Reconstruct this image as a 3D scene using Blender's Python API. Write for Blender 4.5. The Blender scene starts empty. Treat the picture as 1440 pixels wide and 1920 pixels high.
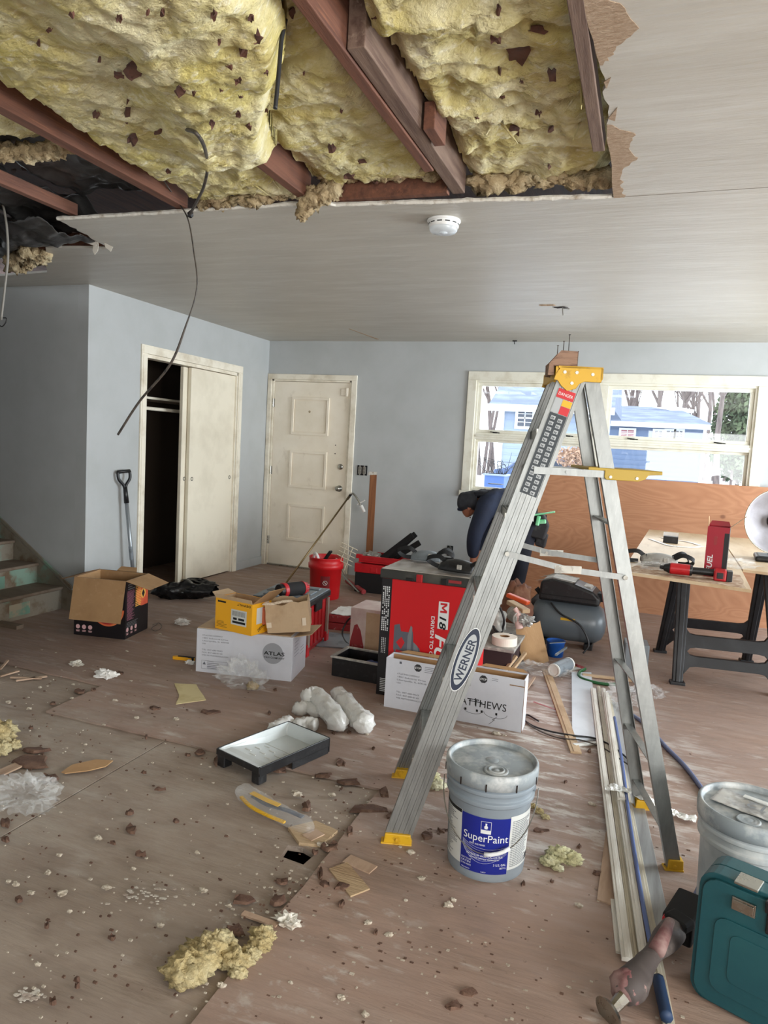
import bpy, math, random
import numpy as np
from mathutils import Vector as V, Matrix, noise
from mathutils.geometry import tessellate_polygon
R = random.Random(11)
PI = math.pi
scn = bpy.context.scene
COL = scn.collection

# ------------------------------------------------------------------ camera, sky, exposure
FPX = 1330.0
YAW, PITCH, ROLL, EYE = math.radians(19.96), math.radians(-5.46), math.radians(3.2), 1.40
_fw = V((-math.sin(YAW)*math.cos(PITCH), math.cos(YAW)*math.cos(PITCH), math.sin(PITCH)))
_rt = V((math.cos(YAW), math.sin(YAW), 0)); _up = _rt.cross(_fw)
_rt, _up = (math.cos(ROLL)*_rt+math.sin(ROLL)*_up), (-math.sin(ROLL)*_rt+math.cos(ROLL)*_up)
cam = bpy.data.cameras.new('camera'); camo = bpy.data.objects.new('camera', cam); COL.objects.link(camo)
cam.sensor_fit = 'AUTO'; cam.sensor_width = 36; cam.lens = FPX/1920*36; cam.clip_start = .05; cam.clip_end = 400
camo.matrix_world = Matrix(((_rt.x, _up.x, -_fw.x, 0), (_rt.y, _up.y, -_fw.y, 0), (_rt.z, _up.z, -_fw.z, EYE), (0, 0, 0, 1)))
scn.camera = camo
vs = scn.view_settings
scn.display_settings.display_device = 'sRGB'
vs.view_transform = 'Standard'; vs.look = 'None'; vs.gamma = 1; vs.use_curve_mapping = False
vs.exposure = 0.62
wd = bpy.data.worlds.new('sky'); scn.world = wd; wd.use_nodes = True
bg = wd.node_tree.nodes['Background']
bg.inputs[0].default_value = (.90, .955, 1.0, 1); bg.inputs[1].default_value = 2.9      # overcast white sky over snow
scn.cycles.max_bounces = 10; scn.cycles.diffuse_bounces = 7; scn.cycles.transparent_max_bounces = 16

def lamp_area(name, loc, to, sx, sy, power, col=(1, 1, 1), portal=False):
    l = bpy.data.lights.new(name, 'AREA'); l.shape = 'RECTANGLE'; l.size = sx; l.size_y = sy; l.energy = power; l.color = col
    o = bpy.data.objects.new(name, l); COL.objects.link(o); o.location = loc
    o.rotation_euler = (V(to)-V(loc)).to_track_quat('-Z', 'Y').to_euler()
    if portal: l.cycles.is_portal = True
    return o
# daylight from the sky: through the big front window, the glazed doors on the right and the rear window; the side lamp is an added fill
lamp_area('daylight_front_window', (-.35, 7.75, 2.75), (-.6, 5.6, .9), 2.4, 1.0, 110, (.93, .97, 1))
lamp_area('daylight_right_window', (3.6, 4.9, 1.4), (-4, 5.2, 1.25), 2.4, 1.8, 190, (.84, .93, 1))
lamp_area('daylight_rear_window', (1.0, -2.75, 1.45), (-.6, 3, 1.4), 3.0, 1.7, 46, (1, .96, .90))
lamp_area('side_fill', (3.55, -.2, 1.3), (-1.6, 1.6, 1.5), 2.4, 1.6, 118, (1, .98, .94))  # added fill with no known window, brightens the foreground and the insulation

def ray(x, y): return (x-720)*_rt-(y-960)*_up+FPX*_fw
def F(x, y, z=0.0):                    # the point of the level plane z seen at a pixel of the photograph
    d = ray(x, y); return V((0, 0, EYE))+d*((z-EYE)/d.z)
def A(x, y, Y):                        # the point of the upright plane Y
    d = ray(x, y); return V((0, 0, EYE))+d*(Y/d.y)
def AX(x, y, X):
    d = ray(x, y); return V((0, 0, EYE))+d*(X/d.x)

# ------------------------------------------------------------------ materials
def lin(c):
    return tuple(((v/255)/12.92 if v/255 <= .04045 else ((v/255+.055)/1.055)**2.4) for v in c)+(1,)
_m = {}
def mat(name, c1, *layers, rough=.6, metal=0, bump=0, bs=60, bst=(1, 1, 1), spec=.5, alpha=1, trans=0, coat=0, rvar=0, ior=1.5, emit=0, bd=3, sheen=0):
    """layers: (colour, scale, stretch, lo, hi[, strength])"""
    if name in _m: return _m[name]
    m = bpy.data.materials.new(name); m.use_nodes = True; _m[name] = m
    nt = m.node_tree; N = nt.nodes; L = nt.links; b = N['Principled BSDF']
    b.inputs['Base Color'].default_value = lin(c1); b.inputs['Roughness'].default_value = rough
    b.inputs['Metallic'].default_value = metal; b.inputs['Specular IOR Level'].default_value = spec
    b.inputs['Alpha'].default_value = alpha; b.inputs['Transmission Weight'].default_value = trans; b.inputs['IOR'].default_value = ior
    b.inputs['Coat Weight'].default_value = coat; b.inputs['Sheen Weight'].default_value = sheen
    if emit: b.inputs['Emission Color'].default_value = lin(c1); b.inputs['Emission Strength'].default_value = emit
    tc = N.new('ShaderNodeTexCoord')
    def nz(scale, st, det=5, off=0):
        mp = N.new('ShaderNodeMapping'); mp.inputs['Scale'].default_value = st; mp.inputs['Location'].default_value = (off, off*.7, off*.3)
        L.new(tc.outputs['Object'], mp.inputs['Vector'])
        n = N.new('ShaderNodeTexNoise'); n.inputs['Scale'].default_value = scale; n.inputs['Detail'].default_value = det; n.inputs['Roughness'].default_value = .6
        L.new(mp.outputs[0], n.inputs['Vector']); return n.outputs['Fac']
    prev = None
    for i, ly in enumerate(layers):
        c2, sc, st, lo, hi = ly[:5]; k = ly[5] if len(ly) > 5 else 1
        mr = N.new('ShaderNodeMapRange'); mr.inputs['From Min'].default_value = lo; mr.inputs['From Max'].default_value = hi
        mr.inputs['To Max'].default_value = k
        L.new(nz(sc, st, 6, i*3.1), mr.inputs['Value'])
        mx = N.new('ShaderNodeMix'); mx.data_type = 'RGBA'
        L.new(mr.outputs[0], mx.inputs[0])
        if prev: L.new(prev, mx.inputs[6])
        else: mx.inputs[6].default_value = lin(c1)
        mx.inputs[7].default_value = lin(c2); prev = mx.outputs[2]
    if prev: L.new(prev, b.inputs['Base Color'])
    if bump:
        bn = N.new('ShaderNodeBump'); bn.inputs['Strength'].default_value = min(1, bump); bn.inputs['Distance'].default_value = .02 if bump <= 1 else .02*bump
        L.new(nz(bs, bst, bd, 9), bn.inputs['Height']); L.new(bn.outputs[0], b.inputs['Normal'])
    if rvar:
        mr = N.new('ShaderNodeMapRange'); mr.inputs['From Min'].default_value = .35; mr.inputs['From Max'].default_value = .65
        mr.inputs['To Min'].default_value = max(0, rough-rvar); mr.inputs['To Max'].default_value = min(1, rough+rvar)
        L.new(nz(bs*.5 if bs else 20, bst, 3, 5), mr.inputs['Value']); L.new(mr.outputs[0], b.inputs['Roughness'])
    return m
def glass(name, tint=(1, 1, 1), gl=.08, rough=.02):
    if name in _m: return _m[name]
    m = bpy.data.materials.new(name); m.use_nodes = True; _m[name] = m
    nt = m.node_tree; N = nt.nodes; L = nt.links; N.remove(N['Principled BSDF'])
    t = N.new('ShaderNodeBsdfTransparent'); t.inputs[0].default_value = (*tint, 1)
    g = N.new('ShaderNodeBsdfGlossy'); g.inputs['Roughness'].default_value = rough
    fr = N.new('ShaderNodeFresnel'); fr.inputs[0].default_value = 1.45
    ad = N.new('ShaderNodeMath'); ad.operation = 'ADD'; ad.inputs[1].default_value = gl; ad.use_clamp = True
    L.new(fr.outputs[0], ad.inputs[0])
    mx = N.new('ShaderNodeMixShader'); L.new(ad.outputs[0], mx.inputs[0]); L.new(t.outputs[0], mx.inputs[1]); L.new(g.outputs[0], mx.inputs[2])
    L.new(mx.outputs[0], N['Material Output'].inputs[0]); return m

# ------------------------------------------------------------------ mesh builder
def fr(o, x=(1, 0, 0), y=(0, 1, 0)):     # frame: origin, x direction, y direction
    x = V(x).normalized(); z = x.cross(V(y)).normalized(); y = z.cross(x)
    return Matrix(((x.x, y.x, z.x, o[0]), (x.y, y.y, z.y, o[1]), (x.z, y.z, z.z, o[2]), (0, 0, 0, 1)))
def rotz(a, o=(0, 0, 0)): return Matrix.Translation(V(o)) @ Matrix.Rotation(a, 4, 'Z')
def nz(p, s=1.0, seed=0.0, o=4): return noise.fractal(V(p)*s+V((seed*13.7, seed*7.1, seed*3.3)), .8, 2.1, o)
def world(o):
    m = Matrix.LocRotScale(o.location, o.rotation_euler, o.scale)
    return world(o.parent) @ m if o.parent else m
class MB:
    def __init__(s, M=None): s.v = []; s.f = []; s.mi = []; s.M = M or Matrix(); s.k = 0
    def add(s, vs, fs, T=None):
        n = len(s.v); T = s.M @ T if T else s.M
        s.v += [T @ V(p) for p in vs]; s.f += [tuple(i+n for i in f) for f in fs]; s.mi += [s.k]*len(fs); return s
    def box(s, c, d, T=None, tx=1, ty=1):
        x, y, z = d[0]/2, d[1]/2, d[2]/2; c = V(c)
        vs = [c+V(p) for p in ((-x, -y, -z), (x, -y, -z), (x, y, -z), (-x, y, -z), (-x*tx, -y*ty, z), (x*tx, -y*ty, z), (x*tx, y*ty, z), (-x*tx, y*ty, z))]
        return s.add(vs, [(3, 2, 1, 0), (4, 5, 6, 7), (0, 1, 5, 4), (1, 2, 6, 5), (2, 3, 7, 6), (3, 0, 4, 7)], T)
    def b(s, x0, x1, y0, y1, z0, z1, T=None): return s.box(((x0+x1)/2, (y0+y1)/2, (z0+z1)/2), (x1-x0, y1-y0, z1-z0), T)
    def bar(s, p, q, w, h, up=(0, 0, 1)):          # beam from p to q, w sideways, h along up
        p = V(p); q = V(q); d = q-p; x = d.normalized(); u = V(up); y = u.cross(x).normalized(); z = x.cross(y)
        T = Matrix(((x.x, y.x, z.x, p.x), (x.y, y.y, z.y, p.y), (x.z, y.z, z.z, p.z), (0, 0, 0, 1)))
        return s.b(0, d.length, -w/2, w/2, -h/2, h/2, T)
    def tube(s, pts, r, n=8, cap=True):
        pts = [V(p) for p in pts]; k = len(pts); rs = r if isinstance(r, (list, tuple)) else [r]*k
        t0 = (pts[1]-pts[0]).normalized(); ref = V((0, 0, 1)) if abs(t0.z) < .9 else V((1, 0, 0)); a = t0.cross(ref).normalized()
        vs = []; fs = []
        for i, p in enumerate(pts):
            t = (pts[min(i+1, k-1)]-pts[max(i-1, 0)]).normalized(); a = (a-t*a.dot(t)).normalized(); b = t.cross(a)
            for j in range(n):
                th = 2*PI*j/n; vs.append(p+(a*math.cos(th)+b*math.sin(th))*rs[i])
        for i in range(k-1):
            for j in range(n): fs.append((i*n+j, i*n+(j+1) % n, (i+1)*n+(j+1) % n, (i+1)*n+j))
        if cap: fs.append(tuple(range(n-1, -1, -1))); fs.append(tuple((k-1)*n+j for j in range(n)))
        return s.add(vs, fs)
    def cyl(s, p, q, r, r2=None, n=20): return s.tube([p, q], [r, r if r2 is None else r2], n)
    def lathe(s, prof, c=(0, 0, 0), n=32, T=None, a0=0, a1=2*PI):
        full = abs(a1-a0-2*PI) < 1e-6; c = V(c); vs = []; fs = []; m = n if full else n+1; k = len(prof)
        for i in range(m):
            a = a0+(a1-a0)*i/n
            for r, z in prof: vs.append(c+V((r*math.cos(a), r*math.sin(a), z)))
        for i in range(n):
            j = (i+1) % m
            for q in range(k-1):
                a_, b_, c_, d_ = i*k+q, j*k+q, j*k+q+1, i*k+q+1
                if prof[q][0] < 1e-7: fs.append((a_, c_, d_))
                elif prof[q+1][0] < 1e-7: fs.append((a_, b_, d_))
                else: fs.append((a_, b_, c_, d_))
        return s.add(vs, fs, T)
    def prism(s, poly, h0, h1, T=None, holes=()):
        loops = [list(poly)]+[list(h) for h in holes]; flat = [p for l in loops for p in l]; n = len(flat)
        tri = tessellate_polygon([[V((p[0], p[1], 0)) for p in l] for l in loops])
        vs = [(p[0], p[1], h0) for p in flat]+[(p[0], p[1], h1) for p in flat]; fs = []
        for t in tri:
            a, b, c = [V(flat[i]) for i in t]
            if (b-a).x*(c-a).y-(b-a).y*(c-a).x < 0: t = (t[0], t[2], t[1])
            fs.append((t[2], t[1], t[0])); fs.append(tuple(i+n for i in t))
        o = 0
        for l in loops:
            m = len(l)
            for i in range(m): fs.append((o+i, o+(i+1) % m, n+o+(i+1) % m, n+o+i))
            o += m
        return s.add(vs, fs, T)
    def grid(s, fn, nu, nv, T=None, wrap=False):
        vs = [fn(i/nu, j/nv) for i in range(nu+1) for j in range(nv+1)]; w = nv+1
        return s.add(vs, [(i*w+j, (i+1)*w+j, (i+1)*w+j+1, i*w+j+1) for i in range(nu) for j in range(nv)], T)
    def blob(s, c, r, seed=0, amp=.25, freq=2.5, n=18, m=12, flat=None, fz=1, T=None, o=4):
        r = V(r) if not isinstance(r, (int, float)) else V((r, r, r)); vs = []; c = V(c)
        for i in range(m+1):
            ph = PI*i/m
            for j in range(n):
                th = 2*PI*j/n; d = V((math.sin(ph)*math.cos(th), math.sin(ph)*math.sin(th), math.cos(ph)))
                k = 1+amp*nz(d*freq, 1, seed, o); p = V((d.x*r.x*k, d.y*r.y*k, d.z*r.z*k))
                if flat is not None and p.z < flat: p.z = flat+(p.z-flat)*.08
                vs.append(c+p)
        fs = [(i*n+j, (i+1)*n+j, (i+1)*n+(j+1) % n, i*n+(j+1) % n) for i in range(m) for j in range(n)]
        return s.add(vs, fs, T)
    def text(s, txt, T, h=None, w=None, align='LEFT', bold=0, ex=.0004, shear=0, space=1):
        cu = bpy.data.curves.new('t', 'FONT'); cu.body = txt; cu.align_x = align; cu.size = 1; cu.offset = bold; cu.shear = shear; cu.space_character = space
        cu.resolution_u = 3; o = bpy.data.objects.new('t', cu); COL.objects.link(o); bpy.context.view_layer.update()
        me = o.to_mesh(); ps = [v.co.copy() for v in me.vertices]; fs = [tuple(p.vertices) for p in me.polygons]; o.to_mesh_clear()
        bpy.data.objects.remove(o); bpy.data.curves.remove(cu)
        if not ps: return s
        x0 = min(p.x for p in ps); x1 = max(p.x for p in ps)
        sy = (h or 1)/.73; sx = (w/(x1-x0)) if w else sy
        if not h: sy = sx
        return s.add([(p.x*sx, p.y*sy, ex) for p in ps], fs, T)
    def build(s, name, m, parent=None, smooth=False, bevel=0, solid=0, sub=0, weld=False, stuff=False, seg=2):
        me = bpy.data.meshes.new(name)
        if parent is not None: o = bpy.data.objects.new(name, me); inv = world(parent).inverted(); vs = [inv @ p for p in s.v]
        else:
            o = bpy.data.objects.new(name, me); xs = [p.x for p in s.v]; ys = [p.y for p in s.v]; zz = [p.z for p in s.v]
            c = V(((min(xs)+max(xs))/2, (min(ys)+max(ys))/2, min(zz))); o.location = c; vs = [p-c for p in s.v]
        me.from_pydata(vs, [], s.f)
        for mm in (m if isinstance(m, (list, tuple)) else [m]): me.materials.append(mm)
        me.polygons.foreach_set('material_index', s.mi)
        if smooth: me.polygons.foreach_set('use_smooth', [True]*len(me.polygons))
        me.update(); me.validate()
        COL.objects.link(o)
        if parent is not None: o.parent = parent
        if weld: q = o.modifiers.new('w', 'WELD'); q.merge_threshold = .0004
        if solid: q = o.modifiers.new('s', 'SOLIDIFY'); q.thickness = solid; q.offset = 0
        if bevel: q = o.modifiers.new('b', 'BEVEL'); q.width = bevel; q.segments = seg; q.limit_method = 'ANGLE'; q.angle_limit = math.radians(40)
        if sub: q = o.modifiers.new('u', 'SUBSURF'); q.levels = sub; q.render_levels = sub
        if stuff: o['kind'] = 'stuff'
        return o
def tag(o, label, cat, group=None, kind=None):
    o['label'] = label; o['category'] = cat
    if group: o['group'] = group
    if kind: o['kind'] = kind
    return o
def thing(name, label, cat, loc, rz=0, group=None):
    o = bpy.data.objects.new(name, None); COL.objects.link(o); o.location = loc; o.rotation_euler = (0, 0, rz); o.empty_display_size = .1
    return tag(o, label, cat, group)
def struct(o): o['kind'] = 'structure'; return o
def dup(root, loc=None, rz=None, label=None, group=None, name=None):
    r = root.copy(); COL.objects.link(r)
    if name: r.name = name
    if loc is not None: r.location = loc
    if rz is not None: r.rotation_euler = (0, 0, rz)
    if label: r['label'] = label
    if group: r['group'] = group
    for ch in list(root.children):
        c = ch.copy(); COL.objects.link(c); c.parent = r
        for g in list(ch.children): d = g.copy(); COL.objects.link(d); d.parent = c
    return r
def crv(pts, n=8):                      # smooth path through points
    P = [V(p) for p in pts]; P = [P[0]*2-P[1]]+P+[P[-1]*2-P[-2]]; out = []
    for i in range(1, len(P)-2):
        for k in range(n):
            t = k/n; a, b, c, d = P[i-1:i+3]
            out.append(.5*((2*b)+(c-a)*t+(2*a-5*b+4*c-d)*t*t+(3*b-a-3*c+d)*t**3))
    return out+[P[-2]]
# ------------------------------------------------------------------ colours
W_ = (1, 1, 1)
m_wall = mat('painted wall', (179, 182, 182), ((172, 175, 174), 3, W_, .4, .7), rough=.55, bump=.03, bs=180)
m_ceil = mat('rolled ceiling paint', (184, 179, 168), ((170, 164, 152), 2.5, (.5, 2.2, 1), .40, .66, .6), ((196, 193, 184), 7, (.35, 2.5, 1), .50, .64, .5), rough=.42, bump=.32, bs=13, bst=(.35, 2.6, 1), spec=.5, bd=6)
m_dry = mat('gypsum core', (214, 210, 200), ((150, 135, 115), 20, W_, .5, .7), rough=.9, bump=.3)
m_paper = mat('torn drywall paper', (158, 131, 104), ((182, 158, 132), 30, (1, 4, 1), .4, .6), rough=.9, bump=.6, bs=80, bst=(1, 5, 1))
m_trim = mat('cream gloss trim', (236, 229, 212), ((205, 194, 172), 6, W_, .45, .7), rough=.4, bump=.03, bs=40)
m_winp = mat('window trim paint', (226, 223, 208), ((205, 198, 178), 7, W_, .5, .72), rough=.4)
m_door = mat('cream door paint', (238, 229, 212), ((226, 215, 194), 2.2, W_, .42, .7), ((186, 172, 150), 9, (1, 1, .6), .62, .78, .5), rough=.45, bump=.02, bs=30)
m_closetdoor = mat('cream sliding door paint', (234, 226, 206), ((216, 207, 186), 2.5, W_, .45, .7), rough=.45)
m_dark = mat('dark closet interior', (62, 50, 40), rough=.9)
m_black = mat('black plastic', (22, 22, 24), ((48, 48, 50), 30, W_, .55, .75), rough=.42, bump=.05)
m_matblack = mat('matte black', (16, 16, 18), rough=.8)
m_steel = mat('satin steel', (170, 168, 160), rough=.32, metal=1, rvar=.1, bs=60)
m_brass = mat('worn brass', (150, 130, 95), rough=.35, metal=1)
def floor_mat(name, c, warm, light, k):
    m = mat(name, c, (warm, 1.1, W_, .40, .66), (light, 6, (.35, 1.4, 1), .50, .74, .45), ((112, 95, 84), 2.4, (.5, 1, 1), .54, .76, .55), ((126, 108, 96), 15, (.4, 1.2, 1), .50, .70, .5),
        ((200, 194, 186), 11, (.34, 1.3, 1), .60, .74, k), ((92, 72, 58), 26, W_, .67, .74, .7), ((206, 199, 188), 34, W_, .69, .75, .7), rough=.62, bump=.22, bs=38, bst=(.16, 1, 1), rvar=.16, bd=5)
    nt = m.node_tree; N = nt.nodes; L = nt.links; b = N['Principled BSDF']; old = b.inputs['Base Color'].links[0].from_socket
    tc = N.new('ShaderNodeTexCoord')
    def worn(cx_, cy_, sx, sy, col, sc, st, lo, hi, k_, prev):      # worn paint left in one area of the room
        g_ = N.new('ShaderNodeNewGeometry'); mp = N.new('ShaderNodeMapping'); mp.vector_type = 'POINT'; mp.inputs['Scale'].default_value = (1/sx, 1/sy, 0); mp.inputs['Location'].default_value = (-cx_/sx, -cy_/sy, 0); L.new(g_.outputs['Position'], mp.inputs[0])
        ln = N.new('ShaderNodeVectorMath'); ln.operation = 'LENGTH'; L.new(mp.outputs[0], ln.inputs[0])
        mr = N.new('ShaderNodeMapRange'); mr.inputs['From Min'].default_value = .45; mr.inputs['From Max'].default_value = 1; mr.inputs['To Min'].default_value = 1; mr.inputs['To Max'].default_value = 0; L.new(ln.outputs['Value'], mr.inputs[0])
        m2 = N.new('ShaderNodeMapping'); m2.inputs['Scale'].default_value = st; m2.inputs['Rotation'].default_value = (0, 0, .35); L.new(g_.outputs['Position'], m2.inputs[0])
        n = N.new('ShaderNodeTexNoise'); n.inputs['Scale'].default_value = sc; n.inputs['Detail'].default_value = 8; n.inputs['Roughness'].default_value = .7; L.new(m2.outputs[0], n.inputs['Vector'])
        r2 = N.new('ShaderNodeMapRange'); r2.inputs['From Min'].default_value = lo; r2.inputs['From Max'].default_value = hi; r2.inputs['To Max'].default_value = k_; L.new(n.outputs['Fac'], r2.inputs[0])
        mu = N.new('ShaderNodeMath'); mu.operation = 'MULTIPLY'; L.new(mr.outputs[0], mu.inputs[0]); L.new(r2.outputs[0], mu.inputs[1])
        mx = N.new('ShaderNodeMix'); mx.data_type = 'RGBA'; L.new(mu.outputs[0], mx.inputs[0]); L.new(prev, mx.inputs[6]); mx.inputs[7].default_value = lin(col); return mx.outputs[2]
    p_ = worn(-.35, 3.3, .95, 1.2, (214, 210, 204), 9, (.35, 1.1, 1), .50, .60, .8, old)
    p_ = worn(-2.2, 2.2, 1.6, .9, (168, 158, 146), 5, (.6, 1, 1), .45, .62, .55, p_)
    p_ = worn(-.9, 1.75, .5, .5, (190, 184, 176), 12, (.8, 1, 1), .56, .66, .6, p_)
    L.new(p_, b.inputs['Base Color']); return m
m_f1 = floor_mat('worn red-brown subfloor', (146, 125, 114), (152, 127, 112), (170, 152, 140), .62)
m_f2 = floor_mat('bare grey plywood subfloor', (150, 135, 122), (138, 122, 108), (166, 152, 138), .3)
m_f3 = mat('raw broken plywood', (176, 152, 120), ((150, 122, 92), 8, (.2, 2, 1), .4, .7), rough=.8, bump=.3, bs=60, bst=(.2, 2, 1))
m_void = mat('dark void', (30, 16, 12), rough=1)

# ------------------------------------------------------------------ floor
# two layers: the lower plywood and, on top of it, thin panels left where the finish was torn away
g = .004
mb = MB()
def panel(x0, x1, y0, y1, zt, k, th=.02, hole=None):
    mb.k = k
    if hole: mb.prism([(x0, y0), (x1, y0), (x1, y1), (x0, y1)], zt-th, zt, holes=[hole])
    else: mb.b(x0, x1, y0, y1, zt-th, zt)
def rag(x0, y0, x1, y1, n, amp, seed):
    return [(x0+(x1-x0)*i/n+amp*nz((i*1.7, seed, 0), 1, seed), y0+(y1-y0)*i/n+amp*nz((seed, i*1.7, 3), 1, seed+5)) for i in range(1, n)]
LO = -.007
hole = [(-1.045, 2.045), (-.955, 2.035), (-.945, 2.105), (-1.0, 2.125), (-1.055, 2.115)]
for (x0, x1, y0, y1) in [(-6, -4.395, -3, 8), (-4.39, -3.175, -3, 3.12), (-3.17, -1.958, -3, 1.55), (-3.17, -1.958, 1.555, 3.3), (-1.95, -.895, -3, 1.0)]:
    panel(x0, x1, y0, y1, LO, 1)
panel(-1.95, -.895, 1.004, 2.7, LO, 1, hole=hole)
panel(-4.39, -.895, 2.61, 7.2, LO-.001, 1)
# upper layer: big right-hand field, cut back raggedly along its left and near edges
up = [(-.915, -3), (4.2, -3), (4.2, 7.2), (-6, 7.2), (-6, 3.16)]+rag(-6, 3.16, -2.68, 3.03, 24, .02, 1)+[(-2.68, 3.03), (-2.66, 2.62)]
up += rag(-2.66, 2.62, -.90, 2.62, 18, .008, 2)+[(-.90, 2.62)]+rag(-.90, 2.62, -.915, -3, 40, .010, 3)
mb.k = 0; mb.prism(up, LO+.0005, .003)
mb.k = 0; mb.b(-1.06, -.945, 2.62, 2.9, -.02, .0035)
# lifted sliver and broken patch beside the hole
mb.k = 2
mb.prism([(-1.10, 2.20), (-1.02, 2.13), (-.945, 2.15), (-.93, 2.26), (-1.03, 2.285)], LO, .004)
mb.prism([(-.86, 2.03), (-.74, 1.93), (-.70, 1.99), (-.82, 2.09)], .003, .008)
mb.k = 3; mb.b(-6.1, 4.3, -3.1, 7.3, -.16, -.12)
struct(mb.build('floor', [m_f1, m_f2, m_f3, m_void]))

# ------------------------------------------------------------------ walls
XL, YB, ZC, YH = -3.92, 6.88, 2.44, 4.22
def wallT_x(y): return fr((0, y, 0), (1, 0, 0), (0, 0, 1))     # local (x, z) on a plane facing -Y, thickness goes to -Y for +h
def rect(x0, x1, z0, z1): return [(x0, z0), (x1, z0), (x1, z1), (x0, z1)]
DR = rect(-3.87, -2.93, 0, 2.035)
WIN = rect(-1.62, .86, .98, 2.08)
struct(MB().prism(rect(XL-.12, 4.2, -.1, ZC+.02), -.14, 0, wallT_x(YB), holes=[rect(-3.87, -2.93, .002, 2.035), WIN]).build('wall_back', m_wall))
# closet wall, faces +X : local (y, z)
TX = fr((XL, 0, 0), (0, 1, 0), (0, 0, 1))
CL = (4.87, 6.27, 2.03)
struct(MB().prism(rect(YH, YB+.1, -.1, ZC+.02), -.1, 0, TX, holes=[rect(CL[0], CL[1], .002, CL[2])]).build('wall_left', m_wall))
struct(MB().prism(rect(-6, XL-.1, -.1, ZC+.02), -.1, 0, wallT_x(YH)).build('wall_hall', m_wall))
struct(MB().b(-6.1, -6, -3, 4.4, -.1, 2.46).build('wall_outer', m_wall))
# closet interior
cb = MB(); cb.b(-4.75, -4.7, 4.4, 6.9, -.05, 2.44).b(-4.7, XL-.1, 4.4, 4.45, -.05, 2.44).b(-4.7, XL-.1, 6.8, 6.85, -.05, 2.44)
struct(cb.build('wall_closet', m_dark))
# unseen sides of the room: rear wall with a wide window opening, right wall with glazed-door opening
struct(MB().prism(rect(-6, 4.2, -.1, 2.46), -.12, 0, wallT_x(-2.5), holes=[rect(.0, 2.4, .8, 2.0)]).build('wall_front', m_wall))
struct(MB().prism(rect(-2.6, 7.0, -.1, 2.46), -.12, 0, fr((3.3, 0, 0), (0, 1, 0), (0, 0, 1)), holes=[rect(3.7, 6.2, .4, 2.2), rect(-1.5, 1.1, .4, 2.15)]).build('wall_right', m_wall))  # the near opening is added for the side fill lamp
struct(MB().b(-3.35, -3.25, -2.5, 2.85, -.004, 2.44).build('wall_blocker', m_wall))  # unseen partition added to keep light off the hall wall
# baseboards
struct(MB().b(XL, XL+.014, YH+.0, CL[0]-.06, 0, .09).b(XL, XL+.014, CL[1]+.07, YB, 0, .09).build('baseboard_left', m_wall, bevel=.003))
struct(MB().b(-2.86, -1.2, YB-.014, YB, 0, .09).b(-1.2, 4, YB-.014, YB, 0, .09).build('baseboard_back', m_wall, bevel=.003))
# closet casing and jamb
tb = MB()
for (y0, y1, z0, z1) in [(CL[0]-.07, CL[0], .0, CL[2]), (CL[1], CL[1]+.07, .0, CL[2]), (CL[0]-.07, CL[1]+.07, CL[2], CL[2]+.07)]:
    tb.b(XL, XL+.016, y0, y1, z0, z1); tb.b(XL+.016, XL+.021, y0+.015, y1-.015, z0, z1-.012)
tb.b(XL-.1, XL, CL[0]-.0, CL[0]+.015, 0, CL[2]).b(XL-.1, XL, CL[1]-.015, CL[1], 0, CL[2]).b(XL-.1, XL, CL[0], CL[1], CL[2]-.03, CL[2])
struct(tb.build('trim_1', m_trim, bevel=.003))
# two sliding doors
def slide(x, y0, y1, n):
    o = struct(MB().b(x-.017, x+.017, y0, y1, .012, 1.995).build(n, m_closetdoor, bevel=.003))
    for yy in (y0+.05, y1-.05):
        MB(fr((x+.0175, yy, .98), (0, 1, 0), (0, 0, 1))).lathe([(0, -.001), (.016, -.001), (.018, .001), (.012, .0018)]).build('finger_pull', m_matblack, o)
    return o
slide(XL-.035, 5.52, 6.255, 'door_2'); slide(XL-.078, 5.46, 6.20, 'door_3')
# closet shelf, rod and cleat
sh = thing('closet_shelf', 'painted shelf with hanging rod inside the dark closet', 'shelf', (-4.3, 4.9, 1.6))
MB().b(-4.69, -4.28, 4.46, 6.79, 1.69, 1.71).build('shelf_board', m_trim, sh)
MB().cyl((-4.2, 4.46, 1.60), (-4.2, 6.79, 1.60), .016).build('rod', m_trim, sh)
MB().prism([(-4.68, 1.55), (-4.35, 1.48), (-4.10, 1.52), (-4.06, 1.60), (-4.12, 1.66), (-4.68, 1.69)], -4.49, -4.46, fr((0, 0, 0), (1, 0, 0), (0, 0, 1))).build('cleat', m_trim, sh)
# front door
cs = MB()
for (x0, x1, z0, z1) in [(-3.915, -3.87, 0, 2.035), (-2.93, -2.87, 0, 2.035), (-3.915, -2.87, 2.035, 2.09)]:
    cs.b(x0, x1, YB-.018, YB, z0, z1)
cs.b(-3.87, -3.845, YB, YB+.12, 0, 2.035).b(-2.955, -2.93, YB, YB+.12, 0, 2.035).b(-3.87, -2.93, YB, YB+.12, 2.015, 2.035)
struct(cs.build('trim_2', m_trim, bevel=.003))
dr = struct(MB().b(-3.842, -2.958, YB+.012, YB+.05, .02, 2.012).build('door_1', m_door, bevel=.002))
for z0 in (.30, .88, 1.45):
    x0, x1, zt = -3.62, -3.18, z0+.40; y = YB+.012; f = MB()
    for (a, b, c, d) in ((x0, x1, z0, z0+.026), (x0, x1, zt-.026, zt), (x0, x0+.026, z0+.026, zt-.026), (x1-.026, x1, z0+.026, zt-.026)): f.b(a, b, y-.016, y, c, d)
    f.b(x0+.035, x1-.035, y-.0035, y, z0+.035, zt-.035)
    f.build('raised_panel', m_door, dr, bevel=.004)
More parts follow.
